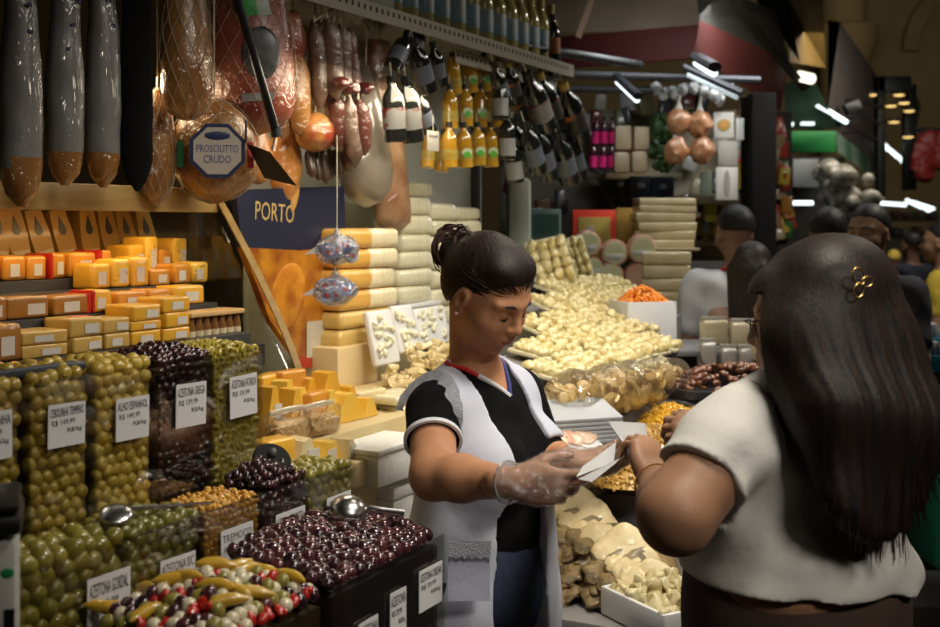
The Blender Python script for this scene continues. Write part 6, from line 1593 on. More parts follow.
b = B(); rect(b, 752, 92, 777, 420, 5.7, .25, .01); p_ = b.obj('post', mat('post_black', (.008, .007, .006), rough=.9, spec=.1)); tag(p_, 'thick black post behind the man in the white tee', 'post')
b = B(); rect(b, 540, 262, 770, 420, 5.75, .3); o = b.obj('stall_counter', dkwall); tag(o, 'dark counter base behind the cod slope and the orange fruit box', 'counter')
# frames and posters
fr = thing('framed_panel', 'dark teal framed panel behind the upright cod pack', 'panel', P(545, 285, 5.1))
w_, h_ = 32/FPX*5.1, 76/FPX*5.1
b = B(); b.box((0, 0, h_/2), (w_, .05, h_), bev=.008); b.obj('frame', mat('frame_teal', (.10, .16, .17), rough=.4), fr)
b = B(); b.box((0, -.028, h_/2), (w_*.82, .006, h_*.86)); b.obj('glass', mat('panel_navy', (.012, .02, .04), (.09, .2, .18), rough=.15, scale=3, coat=1), fr)
po = thing('red_poster', 'red framed poster with a pale fish shape on yellow', 'poster', P(594, 262, 5.6))
w_, h_ = 43/FPX*5.6, 52/FPX*5.6
b = B(); b.box((0, 0, h_/2), (w_, .03, h_), bev=.004); b.obj('frame', mat('poster_red', (.75, .05, .02), rough=.5), po)
b = B(); b.box((0, -.017, h_/2-.01), (w_*.74, .005, h_*.8), bev=.002); b.obj('picture', mat('poster_yellow', (.5, .32, .05), (.35, .28, .07), rough=.5, scale=9), po)
b = B(); b.ell((-.035, -.021, h_*.42), (.032, .004, .08), rot=(0, .25, 0), sub=2); b.obj('fish_shape', mat('poster_grey', (.34, .28, .22), rough=.5), po)
yb_ = rthing('yellow_sign', 'yellow brown sign board beside the red poster', 'sign', 616, 208, 637, 262, 5.7, .03, mat('sign_yellow', (.42, .24, .035), (.34, .18, .03), rough=.5, scale=12))
# round packs of pink meat
pkm_ = mat('round_pink', (.55, .28, .2), (.62, .38, .28), rough=.35, coat=.7, scale=12); lbm_ = mat('round_label', (.62, .58, .4), (.5, .52, .3), rough=.5, scale=16)
rl = ['round pink meat pack with a label, upper row, partly behind the cod pack', 'round pink meat pack with a label, upper row middle', 'round pink meat pack with a big label, upper row beside the slab stack', 'round meat pack with a label, lower row middle', 'plain pink round meat pack without a label, lower row', 'round pink pack at the lower left, half hidden by the cod pack', 'lowest round pack just above the orange fruit']
for i, (px, py, r) in enumerate([(587, 244, 14), (614, 253, 14), (641, 249, 15), (609, 276, 15), (638, 276, 14), (592, 268, 12), (632, 293, 11)]):
    Y = 5.25; r *= Y/FPX
    root = thing('round_pack', rl[i], 'meat pack', P(px, py, Y)); M = Matrix.Rotation(PI/2, 4, 'X')
    b = B(); b.lathe([(r*.6, -.05), (r*.92, -.045), (r, -.02), (r*.97, .02), (r*.9, .03), (r*.5, .034)], 24, M); b.noise(.003, 30, i); b.obj('pack', pkm_, root)
    if i not in (4,):
        b = B(); b.lathe([(.001, .0385), (r*.78, .036), (r*.80, .032)], 24, M); b.obj('label', lbm_, root)
        b = B(); b.box((0, -.04, -r*.25), (r*1.2, .003, r*.35), bev=.001); b.obj('label_band', mat('band_silver', (.5, .5, .5), rough=.4), root)
# stack of wrapped slabs
slm = mat('slab_beige', (.62, .53, .32), (.54, .43, .24), rough=.4, scale=9, coat=.8, wrinkle=.5)
for col, (x0, x1, Y, ys) in enumerate([(637, 696, 5.45, [250, 240, 231, 222, 213, 205, 198]), (641, 690, 5.2, [330, 318, 305, 292, 279, 265, 252])]):
    for i in range(len(ys)-1):
        a = P(x0+R.uniform(-2, 2), ys[i], Y); c = P(x1+R.uniform(-2, 2), ys[i+1], Y)
        root = thing('wrapped_slab', f'beige wrapped slab, {ORD[i]} from the bottom of the {"upper" if col == 0 else "lower"} stack next to the man in white', 'wrapped slab', ((a.x+c.x)/2, Y+.1, a.z), R.uniform(-.05, .05), ['wrapped slabs, upper stack', 'wrapped slabs, lower stack'][col])
        w_, h_ = c.x-a.x, c.z-a.z; b = B(); b.box((0, 0, h_/2), (w_, .2, h_*1.0), bev=h_*.16, seg=3); b.noise(.004, 20, i); b.obj('slab', slm, root)
b = B(); rect(b, 633, 248, 700, 251, 5.42, .25); b.bm.verts; o = b.obj('slab_shelf', bsm); tag(o, 'thin board between the two stacks of wrapped slabs', 'shelf')
b = B(); rect(b, 634, 331, 700, 420, 5.15, .3); o = b.obj('dark_block', dkwall); tag(o, 'dark block under the lower slab stack', 'block')
# ---------------- goods hanging on the back stall
hc = [('brown', (.16, .09, .05)), ('cream', (.4, .36, .27)), ('dark grey', (.07, .07, .075)), ('olive', (.14, .13, .05)), ('dark red', (.18, .03, .03)), ('pale grey', (.32, .32, .31))]
hms = []
for n_, c in hc:
    b = B(); b.box((0, 0, 0), (.075, .04, .11), bev=.015); b.noise(.006, 24, len(n_)); hms.append((n_, b.mesh('hanging_pack', mat('hung_'+n_.replace(' ', '_'), c, rough=.35, coat=.5))))
for i in range(64):
    n_, me = hms[R.choices(range(6), [8, 7, 10, 5, 4, 6])[0]]; y = R.choice([104, 122, 140, 160, 186, 204, 216])+R.uniform(-5, 5); x = R.uniform(505, 748)
    o = link('hanging_pack', me); o.location = P(x, y, 6.42)+Vector((0, R.uniform(-.1, .08), 0)); o.rotation_euler = (R.uniform(-.2, .2), R.uniform(-.3, .3), R.uniform(-.5, .5)); k = R.uniform(.7, 1.25); o.scale = (k, k, k*R.uniform(.8, 1.3))
    tag(o, n_+' pack hung on the board at the back of the cod stall', 'pack', n_+' packs hung on the back board')
def hangline(x, y, Y): return P(x, y, Y)
pinkb = bottle_meshes('pink_bottle', BOT, mat('pink_glass', (.08, .01, .03), rough=.15, coat=1), mat('pink_label', (.75, .02, .2), rough=.4), BLACKP, (.02, .12))
i = 0
for r_, (yb0, yt) in enumerate([(146, 116), (170, 142)]):
    for c_, x in enumerate((595, 604, 613)):
        a = P(x-2*r_, yb0, 5.9); put_bottle(pinkb, f'pink labelled bottle, {["upper", "lower"][r_]} row {ORD[c_]} in the hanging bunch beside the paper packs', a, (0, R.uniform(-.1, .1), R.uniform(-.3, .3)), 'pink labelled bottles', sc=.60)
ppk = mat('paper_pack', (.55, .43, .27), (.46, .34, .2), rough=.5, coat=.3, scale=8)
for i, (a, b_, c, d) in enumerate([(615, 125, 632, 150), (634, 126, 650, 150), (614, 152, 630, 173), (632, 151, 648, 173)]):
    rthing('paper_pack', ['tan pack hanging top of four, beside the pink bottles', 'tan pack hanging top of four, beside the green bunch', 'tan pack standing bottom of four, beside the pink bottles', 'tan pack standing bottom of four, beside the green bunch'][i], 'pack', a, b_, c, d, 5.85, .06, ppk, 'tan paper packs', bev=.015)
b = B()
for k in range(70): p = P(R.gauss(661, 6), R.uniform(118, 168), 5.85); b.ell(p+Vector((0, R.uniform(-.05, .05), 0)), (.04, .02, .028), rrot(), sub=1)
o = b.obj('green_bunch', mat('leaf_green', (.04, .09, .02), (.02, .05, .012), rough=.5, scale=20)); tag(o, 'dark green bunch of bottles and herbs hanging by the tan packs', 'bunch', kind='stuff')
onm = wrapm('onion_bag_brown', (.30, .12, .05), (.42, .2, .09), .5, 30, sc=30)
for i, (x, y) in enumerate([(679, 122), (700, 124), (676, 151), (702, 151)]):
    c = P(x, y, 5.7); root = thing('net_bag', ['brown net bag, upper one by the green bunch', 'brown net bag, upper one beside the white card', 'brown net bag, lower one by the green bunch', 'brown net bag, lower one beside the grey card'][i], 'net bag', c, 0, 'brown net bags')
    b = B(); b.ell((0, 0, 0), (.062, .05, .07), sub=3); b.noise(.014, 26, i); b.obj('bag', onm, root)
    b = B(); b.tube([(0, 0, .06), (0, 0, .10), (.01, 0, .17)], [.02, .008, .006], 6); b.obj('neck', mat('net_white', (.5, .47, .42), rough=.6), root)
cdm = mat('card_pale', (.6, .57, .52), rough=.6)
for i, (a, b_, c, d, m, lb) in enumerate([(714, 112, 734, 138, cdm, 'white card with an orange picture hanging beside the brown bags'), (718, 141, 738, 166, mat('card_grey', (.38, .35, .30), rough=.6), 'grey square card hanging under the orange picture card'), (716, 167, 738, 200, cdm, 'tall pale card with a long leaf shape above the shelf'), (736, 118, 744, 140, cdm, 'narrow white card near the black post'), (700, 172, 712, 196, mat('card_dark', (.12, .14, .1), rough=.5), 'dark green pack standing on the shelf by the tall card')]):
    o = rthing('display_card', lb, 'card', a, b_, c, d, 5.75, .012, m, bev=.002)
    if i in (0, 2):
        q = P((a+c)/2, (b_+d)/2, 5.745); b = B(); b.ell((0, -.008, (d-b_)/2*5.75/FPX), (.035, .002, .03) if i == 0 else (.016, .002, .07), sub=2)
        b.obj('picture', mat('card_orange', (.6, .25, .06), (.3, .3, .08), rough=.5, scale=20) if i == 0 else mat('card_leaf', (.32, .29, .25), rough=.5), o)
for i, (a, b_, c, d) in enumerate([(631, 176, 651, 197), (652, 177, 674, 198)]):
    o = rthing('navy_box', ['navy box under the shelf, nearer the glass panel', 'navy box under the shelf, nearer the grey pack'][i], 'box', a, b_, c, d, 6.0, .2, mat('box_navy', (.015, .02, .04), rough=.5), bev=.004)
    q = B(); q.ell((0, -.102, .06), (.022, .002, .016), sub=2); q.obj('pale_mark', mat('mark_grey', (.2, .22, .26), rough=.5), o)
jar = [(.001, 0), (.04, 0), (.042, .005), (.042, .13), (.036, .145), (.036, .15)]
jms = bottle_meshes('jar_y', jar, mat('jar_yellow', (.4, .28, .02), (.03, .03, .02), rough=.2, coat=1, scale=14, lo=.5, hi=.56), mat('jar_lab', (.5, .36, .03), rough=.4), mat('cap_red', (.7, .03, .02), rough=.3), (.03, .09))
for i, x in enumerate((738, 748)): put_bottle(jms, ['yellow jar with a red cap on the shelf, nearer the tall card', 'yellow jar with a red cap on the shelf, next to the black post'][i], P(x, 196, 6.1), (0, 0, 0), None, 'jar', 1.25)
for i, x in enumerate(range(696, 756, 9)):
    put_bottle(clear if i % 2 else jms, f'little bottle on the low shelf over the man in white, {ORD[i]} along', P(x, 240, 6.3), (0, 0, 0), 'little bottles on the low shelf', 'bottle', .8)
b = B(); rect(b, 705, 205, 717, 222, 6.05, .02); o = b.obj('yellow_tag', mat('tag_yellow', (.5, .45, .03), rough=.5)); tag(o, 'yellow tag under the shelf edge above the man in white', 'tag')
for i in range(9):
    x = 655+i*9.5+R.uniform(-2, 2); c = P(x, R.uniform(86, 100), 5.7)
    b = B(); b.ell((0, 0, 0), (.025, .02, .035), sub=2); b.noise(.016, 30, i); o = b.obj('plastic_bag', mat('bag_clear', (.45, .46, .46), rough=.25, coat=1, wrinkle=.8), loc=c); tag(o, f'small clear bag knotted on the rail above the brown bags, {ORD[i]} along', 'bag', 'clear bags on the rail')
rl_ = thing('stall_rail', 'dark rail carrying lamps and bags over the back stall', 'rail', P(500, 72, 5.6))
o0 = P(500, 72, 5.6)
b = B(); b.tube([(0, 0, 0), P(760, 80, 5.6)-o0], .02, 8); b.obj('bar', DARKSTEEL, rl_)
b = B(); b.tube([P(545, 88, 5.9)-o0, P(700, 92, 5.9)-o0], .016, 8); b.obj('lower_bar', DARKSTEEL, rl_)
lampm = mat('tube_glow', (.85, .97, 1), emit=2.2); lampw = mat('warm_glow', (1, .66, .22), emit=1.6)
def tube_lamp(label, a, c, r, m=lampm, hood=True):
    root = thing('tube_lamp', label, 'lamp', a); d = c-a
    b = B(); b.tube([(0, 0, 0), d], r, 10); b.obj('tube', m, root)
    if hood:
        b = B(); n = d.normalized(); b.tube([-n*.02+Vector((0, 0, r*1.6)), d+n*.02+Vector((0, 0, r*1.6))], r*1.3, 8, sx=1.3); b.obj('hood', DARKSTEEL, root)
    return root
tube_lamp('bright tube lamp tilting down beside the dark post of the rail', P(618, 82, 5.5), P(637, 100, 5.2), .014)
tube_lamp('short bright tube lamp under the dark red awning corner', P(697, 63, 5.3), P(714, 73, 5.0), .018)
tube_lamp('long dim tube fitting reaching toward the black post', P(688, 74, 5.5), P(738, 97, 5.4), .016, mat('tube_dim', (.7, .8, .85), emit=.5))
b = B(); rect(b, 602, 60, 612, 112, 5.75, .06); rect(b, 640, 70, 652, 112, 5.75, .06); 
o = b.obj('rail_post', dkwall, rl_)
# awning with dark red valance
aw = thing('awning', 'cream awning roll with a dark red valance over the back stall', 'awning', P(560, 35, 6.0))
o0 = P(560, 35, 6.0)
b = B(); L0, L1 = P(552, 32, 6.2)-o0, P(700, 32, 5.8)-o0
rows = []
for k in range(11):
    a = PI*.5*k/10; dz = .32*math.sin(a)*1.05; dy = .5*(1-math.cos(a))
    rows.append([b.bm.verts.new(L0+Vector((0, dy, dz))), b.bm.verts.new(L1+Vector((0, dy, dz)))])
for r0_, r1_ in zip(rows, rows[1:]): b.bm.faces.new((r0_[0], r0_[1], r1_[1], r1_[0]))
b.solidify(.02); b.obj('canopy', mat('awning_cream', (.55, .44, .32), (.48, .38, .28), rough=.7, scale=5), aw)
b = B(); b.box(((L0+L1)/2+Vector((0, -.02, -.085)))[:], ((L1-L0).length, .03, .17), rot=(0, 0, math.atan2(L1.y-L0.y, L1.x-L0.x)), bev=.004); b.obj('valance', mat('valance_red', (.10, .012, .012), rough=.7), aw)
b = B(); q = P(588, 10, 5.85)-o0; b.box(q, (.03, .02, .30), rot=(0, .35, 0)); b.obj('rib', mat('awning_rib', (.2, .12, .07), rough=.7), aw)
b = B()
# right side awning running toward the far aisle
ra = thing('side_awning', 'dark red side awning sloping along the aisle above the black post', 'awning', P(740, 60, 5.5)); o0 = P(740, 60, 5.5)
def quad(pts, th, m, name, parent, o0):
    b = B(); v = [b.bm.verts.new(P(*p)-o0) for p in pts]; b.bm.faces.new(v); b.solidify(th); return b.obj(name, m, parent, smooth=False)
quad([(694, 52, 5.2), (700, 20, 5.2), (790, 62, 7.4), (780, 112, 7.4)], .04, mat('side_red', (.13, .022, .016), rough=.7), 'valance', ra, o0)
quad([(700, 20, 5.2), (694, -20, 5.0), (775, 10, 7.2), (790, 62, 7.4)], .04, mat('side_dark', (.035, .03, .022), rough=.7), 'canopy', ra, o0)
quad([(716, -10, 5.6), (728, -14, 5.6), (810, 88, 7.6), (802, 92, 7.6)], .03, mat('side_beam', (.09, .075, .05), rough=.6), 'beam', ra, o0)
# ---------------- far stalls along the aisle on the right
gs_ = thing('green_stall', 'far stall with a bright green fascia and white net goods', 'stall', P(820, 250, 9.5)); o0 = P(820, 250, 9.5)
def gr(p0, q0, p1, q1, Y, d, m, nm):
    a = P(p0, q0, Y)-o0; c = P(p1, q1, Y)-o0; b = B(); b.box(((a.x+c.x)/2, a.y+d/2, (a.z+c.z)/2), (abs(c.x-a.x), d, abs(a.z-c.z)), bev=.005); return b.obj(nm, m, gs_)
grn = mat('fascia_green', (.015, .25, .05), (.01, .18, .04), rough=.5, scale=3); grw = mat('awning_greenwhite', (.30, .42, .33), (.08, .2, .12), rough=.6, scale=2)
gr(787, 131, 836, 152, 9.5, .1, grn, 'fascia'); gr(785, 157, 845, 250, 10.5, .1, dkwall, 'back_board')
gr(793, 159, 819, 187, 10.2, .05, mat('board_white', (.4, .43, .45), rough=.5), 'white_board')
quad([(836, 131, 9.5), (838, 152, 9.5), (872, 178, 11.5), (870, 158, 11.5)], .05, grw, 'side_fascia', gs_, o0)
quad([(784, 84, 8.6), (812, 76, 8.6), (838, 128, 9.4), (786, 128, 9.4)], .05, mat('awning_greengrey', (.16, .24, .19), (.10, .17, .13), rough=.6, scale=3), 'awning', gs_, o0)
quad([(815, 112, 9.2), (822, 104, 9.2), (848, 124, 9.4), (836, 128, 9.4)], .04, mat('teal_dark', (.01, .07, .06), rough=.5), 'teal_corner', gs_, o0)
tube_lamp('bright tube lamp along the green awning edge', P(816, 104, 9.0), P(846, 122, 9.4), .02, hood=False)
for i, (a, c) in enumerate([((786, 124), (793, 124)), ((801, 123), (814, 123)), ((792, 203), (813, 203))]):
    tube_lamp(['small tube lamp under the green awning, near end', 'small tube lamp under the green awning, middle', 'lamp strip low over the far green stall counter'][i], P(*a, 9.3), P(*c, 9.3), .018, hood=False)
tube_lamp('round bright lamp under the grey side awning', P(799, 76, 7.4), P(812, 79, 7.3), .035, mat('lamp_pale', (1, .95, .75), emit=2), hood=False)
netm = mat('net_goods', (.5, .47, .4), (.16, .14, .1), rough=.5, scale=14, coat=.5)
gb = [size_mesh('onion', .085).mesh('hanging_bag', netm)]
for i in range(34):
    o = link('hanging_bag', gb[0]); o.location = P(R.uniform(826, 866), R.uniform(164, 222), 9.3)+Vector((0, R.uniform(-.2, .3), 0)); o.rotation_euler = rrot(); k = R.uniform(.6, 1.2); o.scale = (k, k*.8, k*1.2)
    tag(o, 'pale net bag hanging in the cluster under the green side fascia', 'net bag', 'pale net bags of the far stall')
clr = [('red', (.45, .05, .03)), ('orange', (.5, .22, .04)), ('yellow', (.55, .42, .04)), ('tan', (.36, .26, .14)), ('green', (.05, .2, .05))]
pks_ = []
for n_, c in clr:
    b = B(); b.box((0, 0, 0), (.075, .03, .12), bev=.012); pks_.append((n_, b.mesh('snack_pack', mat('snack_'+n_, c, rough=.35, coat=.5))))
for i in range(46):
    n_, me = pks_[R.choices(range(5), [10, 9, 8, 10, 3])[0]]; y = R.uniform(122, 232)
    o = link('snack_pack', me); o.location = P(R.uniform(770, 778)+R.uniform(0, 16)*(y-110)/120, y, 7.78)+Vector((0, R.uniform(-.07, .05), 0)); o.rotation_euler = (R.uniform(-.3, .3), R.uniform(-.3, .3), R.uniform(-.6, .6))
    tag(o, n_+' snack pack hanging beside the black post', 'snack pack', n_+' snack packs by the black post')
b = B(); rect(b, 770, 112, 792, 461, 7.85, .05); o = b.obj('snack_backdrop_board', dkwall); tag(o, 'dark panel behind the snack packs', 'panel')
# big purple grey fascia wall, dark frame with lamps, further tubes
fw = thing('kiosk', 'tall kiosk with a purple grey side and a dark lamp frame over the aisle', 'kiosk', P(850, 250, 11)); o0 = P(850, 250, 11)
quad([(828, 20, 9.8), (840, 22, 9.8), (880, 80, 12), (880, 150, 12), (872, 178, 12), (828, 110, 9.8)], .1, mat('kiosk_grey', (.20, .17, .16), (.26, .22, .2), rough=.6, scale=1.5), 'side_wall', fw, o0)
quad([(786, -5, 8.6), (822, -5, 8.6), (826, 68, 9.4), (790, 62, 8.6)], .08, mat('kiosk_yellow', (.22, .13, .025), (.3, .18, .04), rough=.6, scale=2), 'yellow_panel', fw, o0)
quad([(750, -8, 7.8), (786, -8, 8.4), (800, 62, 8.4), (784, 36, 7.9)], .06, mat('kiosk_teal', (.03, .06, .06), rough=.6), 'teal_panel', fw, o0)
dk_ = mat('frame_black', (.01, .016, .014), rough=.5)
for p0, q0, p1, q1, Y, d in ((878, 76, 912, 92, 11.5, .1), (878, 76, 886, 200, 11.5, .1), (905, 84, 917, 190, 11.8, .1)):
    a = P(p0, q0, Y)-o0; c = P(p1, q1, Y)-o0; b = B(); b.box(((a.x+c.x)/2, a.y+d/2, (a.z+c.z)/2), (abs(c.x-a.x), d, abs(a.z-c.z)), bev=.01); b.obj('frame_bar', dk_, fw)
quad([(910, 80, 11.5), (921, 105, 12.5), (905, 192, 12.5), (902, 190, 12.4)], .05, mat('kiosk_edge', (.3, .3, .28), rough=.4), 'edge_strip', fw, o0)
for i, (x, y) in enumerate([(899, 95), (904, 103), (909, 111), (871, 95), (891, 106), (894, 122), (908, 137)]):
    c = P(x, y, 11.4); root = thing('ceiling_lamp', f'warm oval lamp in the dark kiosk frame, {ORD[i]} from the top', 'lamp', c, 0, None)
    b = B(); b.ell((0, 0, 0), (.055, .04, .014), sub=2); b.obj('bulb', lampw, root)
    b = B(); b.lathe([(.03, .02), (.07, .028), (.075, .0)], 14, cap=False); b.obj('rim', DARKSTEEL, root)
for i, (a, c, Y) in enumerate([((882, 142), (889, 150), 12), ((890, 150), (898, 157), 12.5), ((899, 157), (905, 164), 13), ((880, 203), (906, 205), 14), ((906, 200), (930, 211), 14), ((912, 202), (934, 209), 15), ((918, 215), (936, 216), 15), ((860, 200), (866, 204), 13), ((866, 226), (872, 230), 12)]):
    tube_lamp(f'distant tube lamp glowing down the aisle, {ORD[i]} in line', P(*a, Y), P(*c, Y), .024, hood=False)
for i, (y, x0, x1) in enumerate([(100, 828, 880), (116, 846, 880), (131, 838, 876)]):
    b = B(); b.tube([P(x0, y+3, 10.2), P((x0+x1)/2, y, 10.4), P(x1, y+8, 10.8)], .015, 6); o = b.obj('metal_bracket', DARKSTEEL); tag(o, f'curved black bracket across the kiosk side, {["top", "middle", "lowest"][i]} of three', 'bracket')
b = B(); a = P(852, 107, 10); b.box(a, (.14, .1, .10), rot=(0, -.4, 0), bev=.01); o = b.obj('spotlight', BLACKP); tag(o, 'small black spotlight on the kiosk bracket', 'spotlight')
for i in range(14):
    b = B(); b.ell((0, 0, 0), (.10, .06, .12), sub=2); b.noise(.03, 12, i); o = b.obj('red_bunch', mat('chili_red', (.28, .02, .015), (.14, .012, .01), rough=.5, scale=18), loc=P(R.uniform(920, 944), R.uniform(140, 172), 11)); tag(o, 'dark red bunch hanging at the far edge of the aisle', 'bunch', 'dark red hanging bunches')
b = B(); b.tube([P(915, 130, 11), P(950, 131, 11)], .03, 6); o = b.obj('hanging_pole', DARKSTEEL); tag(o, 'dark pole the red bunches hang from', 'pole')
# far clutter of the next stalls
clut = [mat('clutter_%d' % i, c, rough=.6) for i, c in enumerate([(.2, .16, .1), (.3, .25, .18), (.12, .12, .12), (.35, .32, .26), (.18, .09, .05)])]
for i in range(26):
    x = 780+(i % 13)*12.5+R.uniform(-2, 2); w = R.uniform(7, 11); h = R.uniform(6, 13); y = (219, 237)[i // 13]-h; Y = 13.0
    rthing('stall_goods', 'blurred pack on the shelves far down the aisle', 'goods', x, y, x+w, y+h, Y, .25, clut[i % 5], 'goods far down the aisle', bev=.06)
for i, y in enumerate((219.4, 237.4)):
    b = B(); rect(b, 772, y, 955, y+2, 12.95, .4); o = b.obj('goods_shelf', dkwall); tag(o, ['upper', 'lower'][i]+' dark shelf of packs far down the aisle', 'shelf')
b = B(); rect(b, 770, 240, 960, 344, 15.5, .4); o = b.obj('far_counter', dkwall); tag(o, 'long dark counter closing the far end of the aisle', 'counter')
# table with blue crates and silver packets
tb = thing('display_table', 'dark table with a green cloth side under the blue crates', 'table', P(925, 560, 4.6)); o0 = P(925, 560, 4.6)
a = P(905, 372, 4.6)-o0
b = B(); b.box((a.x+.35, .3, a.z-.02), (.75, .65, .03), bev=.004); b.obj('tabletop', dkwall, tb)
b = B(); b.box((a.x+.37, .3, a.z-.42), (.68, .58, .76), bev=.01); b.obj('base', mat('cloth_green', (.01, .035, .025), rough=.8), tb)
bl_ = mat('crate_blue', (.02, .16, .26), (.03, .22, .32), rough=.4, scale=5)
pkm2 = mat('packet_silver', (.42, .42, .46), (.3, .3, .34), rough=.3, coat=.5, scale=20)
for i, (x0, x1, y0, y1, Y) in enumerate([(903, 921, 350, 371, 4.62), (922, 952, 356, 373, 4.55), (905, 950, 338, 352, 4.95)]):
    a = P(x0, y1, Y); c = P(x1, y0, Y); w, h = c.x-a.x, c.z-a.z
    root = thing('blue_crate', ['small blue crate of silver packets at the table corner', 'wide blue crate of silver packets cut by the picture edge', 'blue crate at the back of the table'][i], 'crate', ((a.x+c.x)/2, Y+.1, a.z))
    b = B()
    for q in (((0, -.09, h/2), (w, .008, h)), ((0, .09, h/2), (w, .008, h)), ((-w/2, 0, h/2), (.008, .18, h)), ((w/2, 0, h/2), (.008, .18, h)), ((0, 0, .005), (w, .18, .01))): b.box(*q, bev=.001)
    b.obj('crate', bl_, root)
    n = 4 if i != 1 else 6
    for k in range(n):
        b = B(); b.box((0, 0, .055), (w/n*.7, .11, .11), bev=.008); o = b.obj('packet', pkm2, loc=((a.x+c.x)/2-w/2+w*(k+.5)/n, Y+.1, a.z+.012)); o.rotation_euler = (0, -.25, 0); tag(o, f'silver packet tilted in the {["small corner", "wide edge", "back"][i]} blue crate', 'packet', f'silver packets in the {["small corner", "wide edge", "back"][i]} crate')
b = B(); b.box((0, 0, 0), (.25, .3, .62), bev=.03); o = b.obj('green_bin', mat('bin_green', (.01, .10, .06), rough=.4), loc=P(938, 420, 4.2)+Vector((.05, 0, -.2))); tag(o, 'dark green bin at the picture edge below the blue crates', 'bin')
# ================================================================ people in the background
def bystander(label, px, ytop, Y, face, skin_c, hair_c, shirt_c, trouser_c, height=None, hair='short', sleeves=True, pitch=0, arm=None, extras=None, build=1.0, look=None, sleeve_len=.55):
    top = P(px, ytop, Y); H = top.z; k = H/1.72
    f = nrm((math.cos(face), math.sin(face), 0)); l = np.array([-f[1], f[0], 0]); M = np.stack([f, l, (0, 0, 1)], 1); C = np.array((top.x, Y, 0))
    def w(x, y, z): return C+(f*x*build+l*y*build)*k+np.array((0, 0, z*k))
    O = tuple(C); root = thing('person', label, 'person', O, 0)
    sk = skin('skin_%d_%d' % (px, ytop), skin_c); h = .0075
    lo, hi = C+np.array((-.48, -.48, .0)), C+np.array((.48, .48, H+.06))
    def torso(F, g=0):
        F.ell(w(0, 0, 1.24), (.115*k*build+g, .165*k*build+g, .19*k+g), M, .05); F.ell(w(.01, 0, 1.04), (.12*k*build+g, .155*k*build+g, .19*k+g), M, .05); F.ell(w(0, 0, .92), (.12*k*build+g, .165*k*build+g, .13*k+g), M, .05)
        F.cone(w(0, -.15, 1.375), w(0, .15, 1.375), .058*k+g, .058*k+g, .05)
    HO_ = w(.02, 0, 1.60); HM_ = head_frame(face if look is None else look, pitch)
    arms = []
    for y in (-1, 1):
        E_ = w(.0, .215*y, 1.10); W_ = w(.10, .20*y, .87)
        if arm: E_, W_ = w(.06, .22*y, 1.12), w(.27, .09*y, 1.13)
        arms.append((w(0, .175*y, 1.37), E_, W_))
    F = Field(lo, hi, h); torso(F); F.cone(w(-.005, 0, 1.40), HO_+HM_ @ np.array((-.02, 0, -.04)), .055*k, .05*k, .03)
    hw_ = add_head(F, HO_, HM_, k*.98, fine=True)
    for S_, E_, W_ in arms:
        F.cone(S_, E_, .05*k, .042*k, .03); F.cone(E_, W_, .041*k, .028*k, .02); d = nrm(W_-E_); F.cone(W_, W_+d*.09*k, .03*k, .022*k, .02, flat=(nrm(np.cross(d, (0, 0, 1))), .6) if False else None)
        n_ = nrm(np.cross(d, f+np.array((.01, .02, .3))))
        for q in (-1.2, -.4, .4, 1.2): F.cone(W_+d*.085*k+n_*q*.014*k, W_+d*.16*k+n_*q*.017*k+f*.012, .0095*k, .0075*k, .004)
        F.cone(W_+d*.03*k+n_*.022*k, W_+d*.10*k+n_*.045*k, .012*k, .009*k, .01)
    for y in (-1, 1):
        F.cone(w(0, .085*y, .92), w(.01, .09*y, .5), .085*k, .055*k, .03); F.cone(w(.01, .09*y, .5), w(0, .09*y, .08), .055*k, .04*k, .02)
        F.cone(w(-.03, .09*y, .045), w(.14, .10*y, .04), .04*k, .035*k, .02)
    F.obj('body', sk, root, O, 1)
    T = Field(lo, hi, h); torso(T, .010)
    if sleeves:
        for S_, E_, W_ in arms: T.cone(S_, S_*(1-sleeve_len)+E_*sleeve_len if sleeve_len < 1 else E_, .062*k, .058*k, .03)
        if sleeve_len >= 1:
            for S_, E_, W_ in arms: T.cone(E_, W_, .052*k, .038*k, .02)
    X, Y_, Z = T.coords(); T.keep(.88*k-Z+0*X+0*Y_); nr = np.sqrt((X-C[0])**2+(Y_-C[1])**2)
    T.keep(np.minimum(Z-1.425*k+0*nr, .075*k-nr)); T.D += (.004*np.sin(Z*40+X*30)).astype(np.float32)
    T.obj('shirt', mat('shirt_%d_%d' % (px, ytop), shirt_c, tuple(c*.85 for c in shirt_c), rough=.85, scale=8), root, O, 1)
    J = Field(lo, hi, h)
    for y in (-1, 1): J.cone(w(0, .085*y, .92), w(.01, .09*y, .5), .10*k, .07*k, .03); J.cone(w(.01, .09*y, .5), w(0, .09*y, .10), .072*k, .06*k, .02)
    J.ell(w(0, 0, .93), (.128*k*build, .172*k*build, .11*k), M, .04); J.obj('trousers', mat('trousers_%d_%d' % (px, ytop), trouser_c, rough=.85), root, O, 1)
    Hf = Field(HO_-.25, HO_+.2, .005 if hair != 'cap' else .005); q = lambda p: HO_+HM_ @ (np.array(p)*k*.98)
    Hf.ell(q((-.016, 0, .042)), np.array((.095, .0775, .088))*k, HM_, .01); Hf.ell(q((-.05, 0, .0)), np.array((.055, .064, .06))*k, HM_, .02)
    X, Y_, Z = Hf.coords(); hx = (X-HO_[0])*HM_[0, 0]+(Y_-HO_[1])*HM_[1, 0]+(Z-HO_[2])*HM_[2, 0]; hz = (X-HO_[0])*HM_[0, 2]+(Y_-HO_[1])*HM_[1, 2]+(Z-HO_[2])*HM_[2, 2]
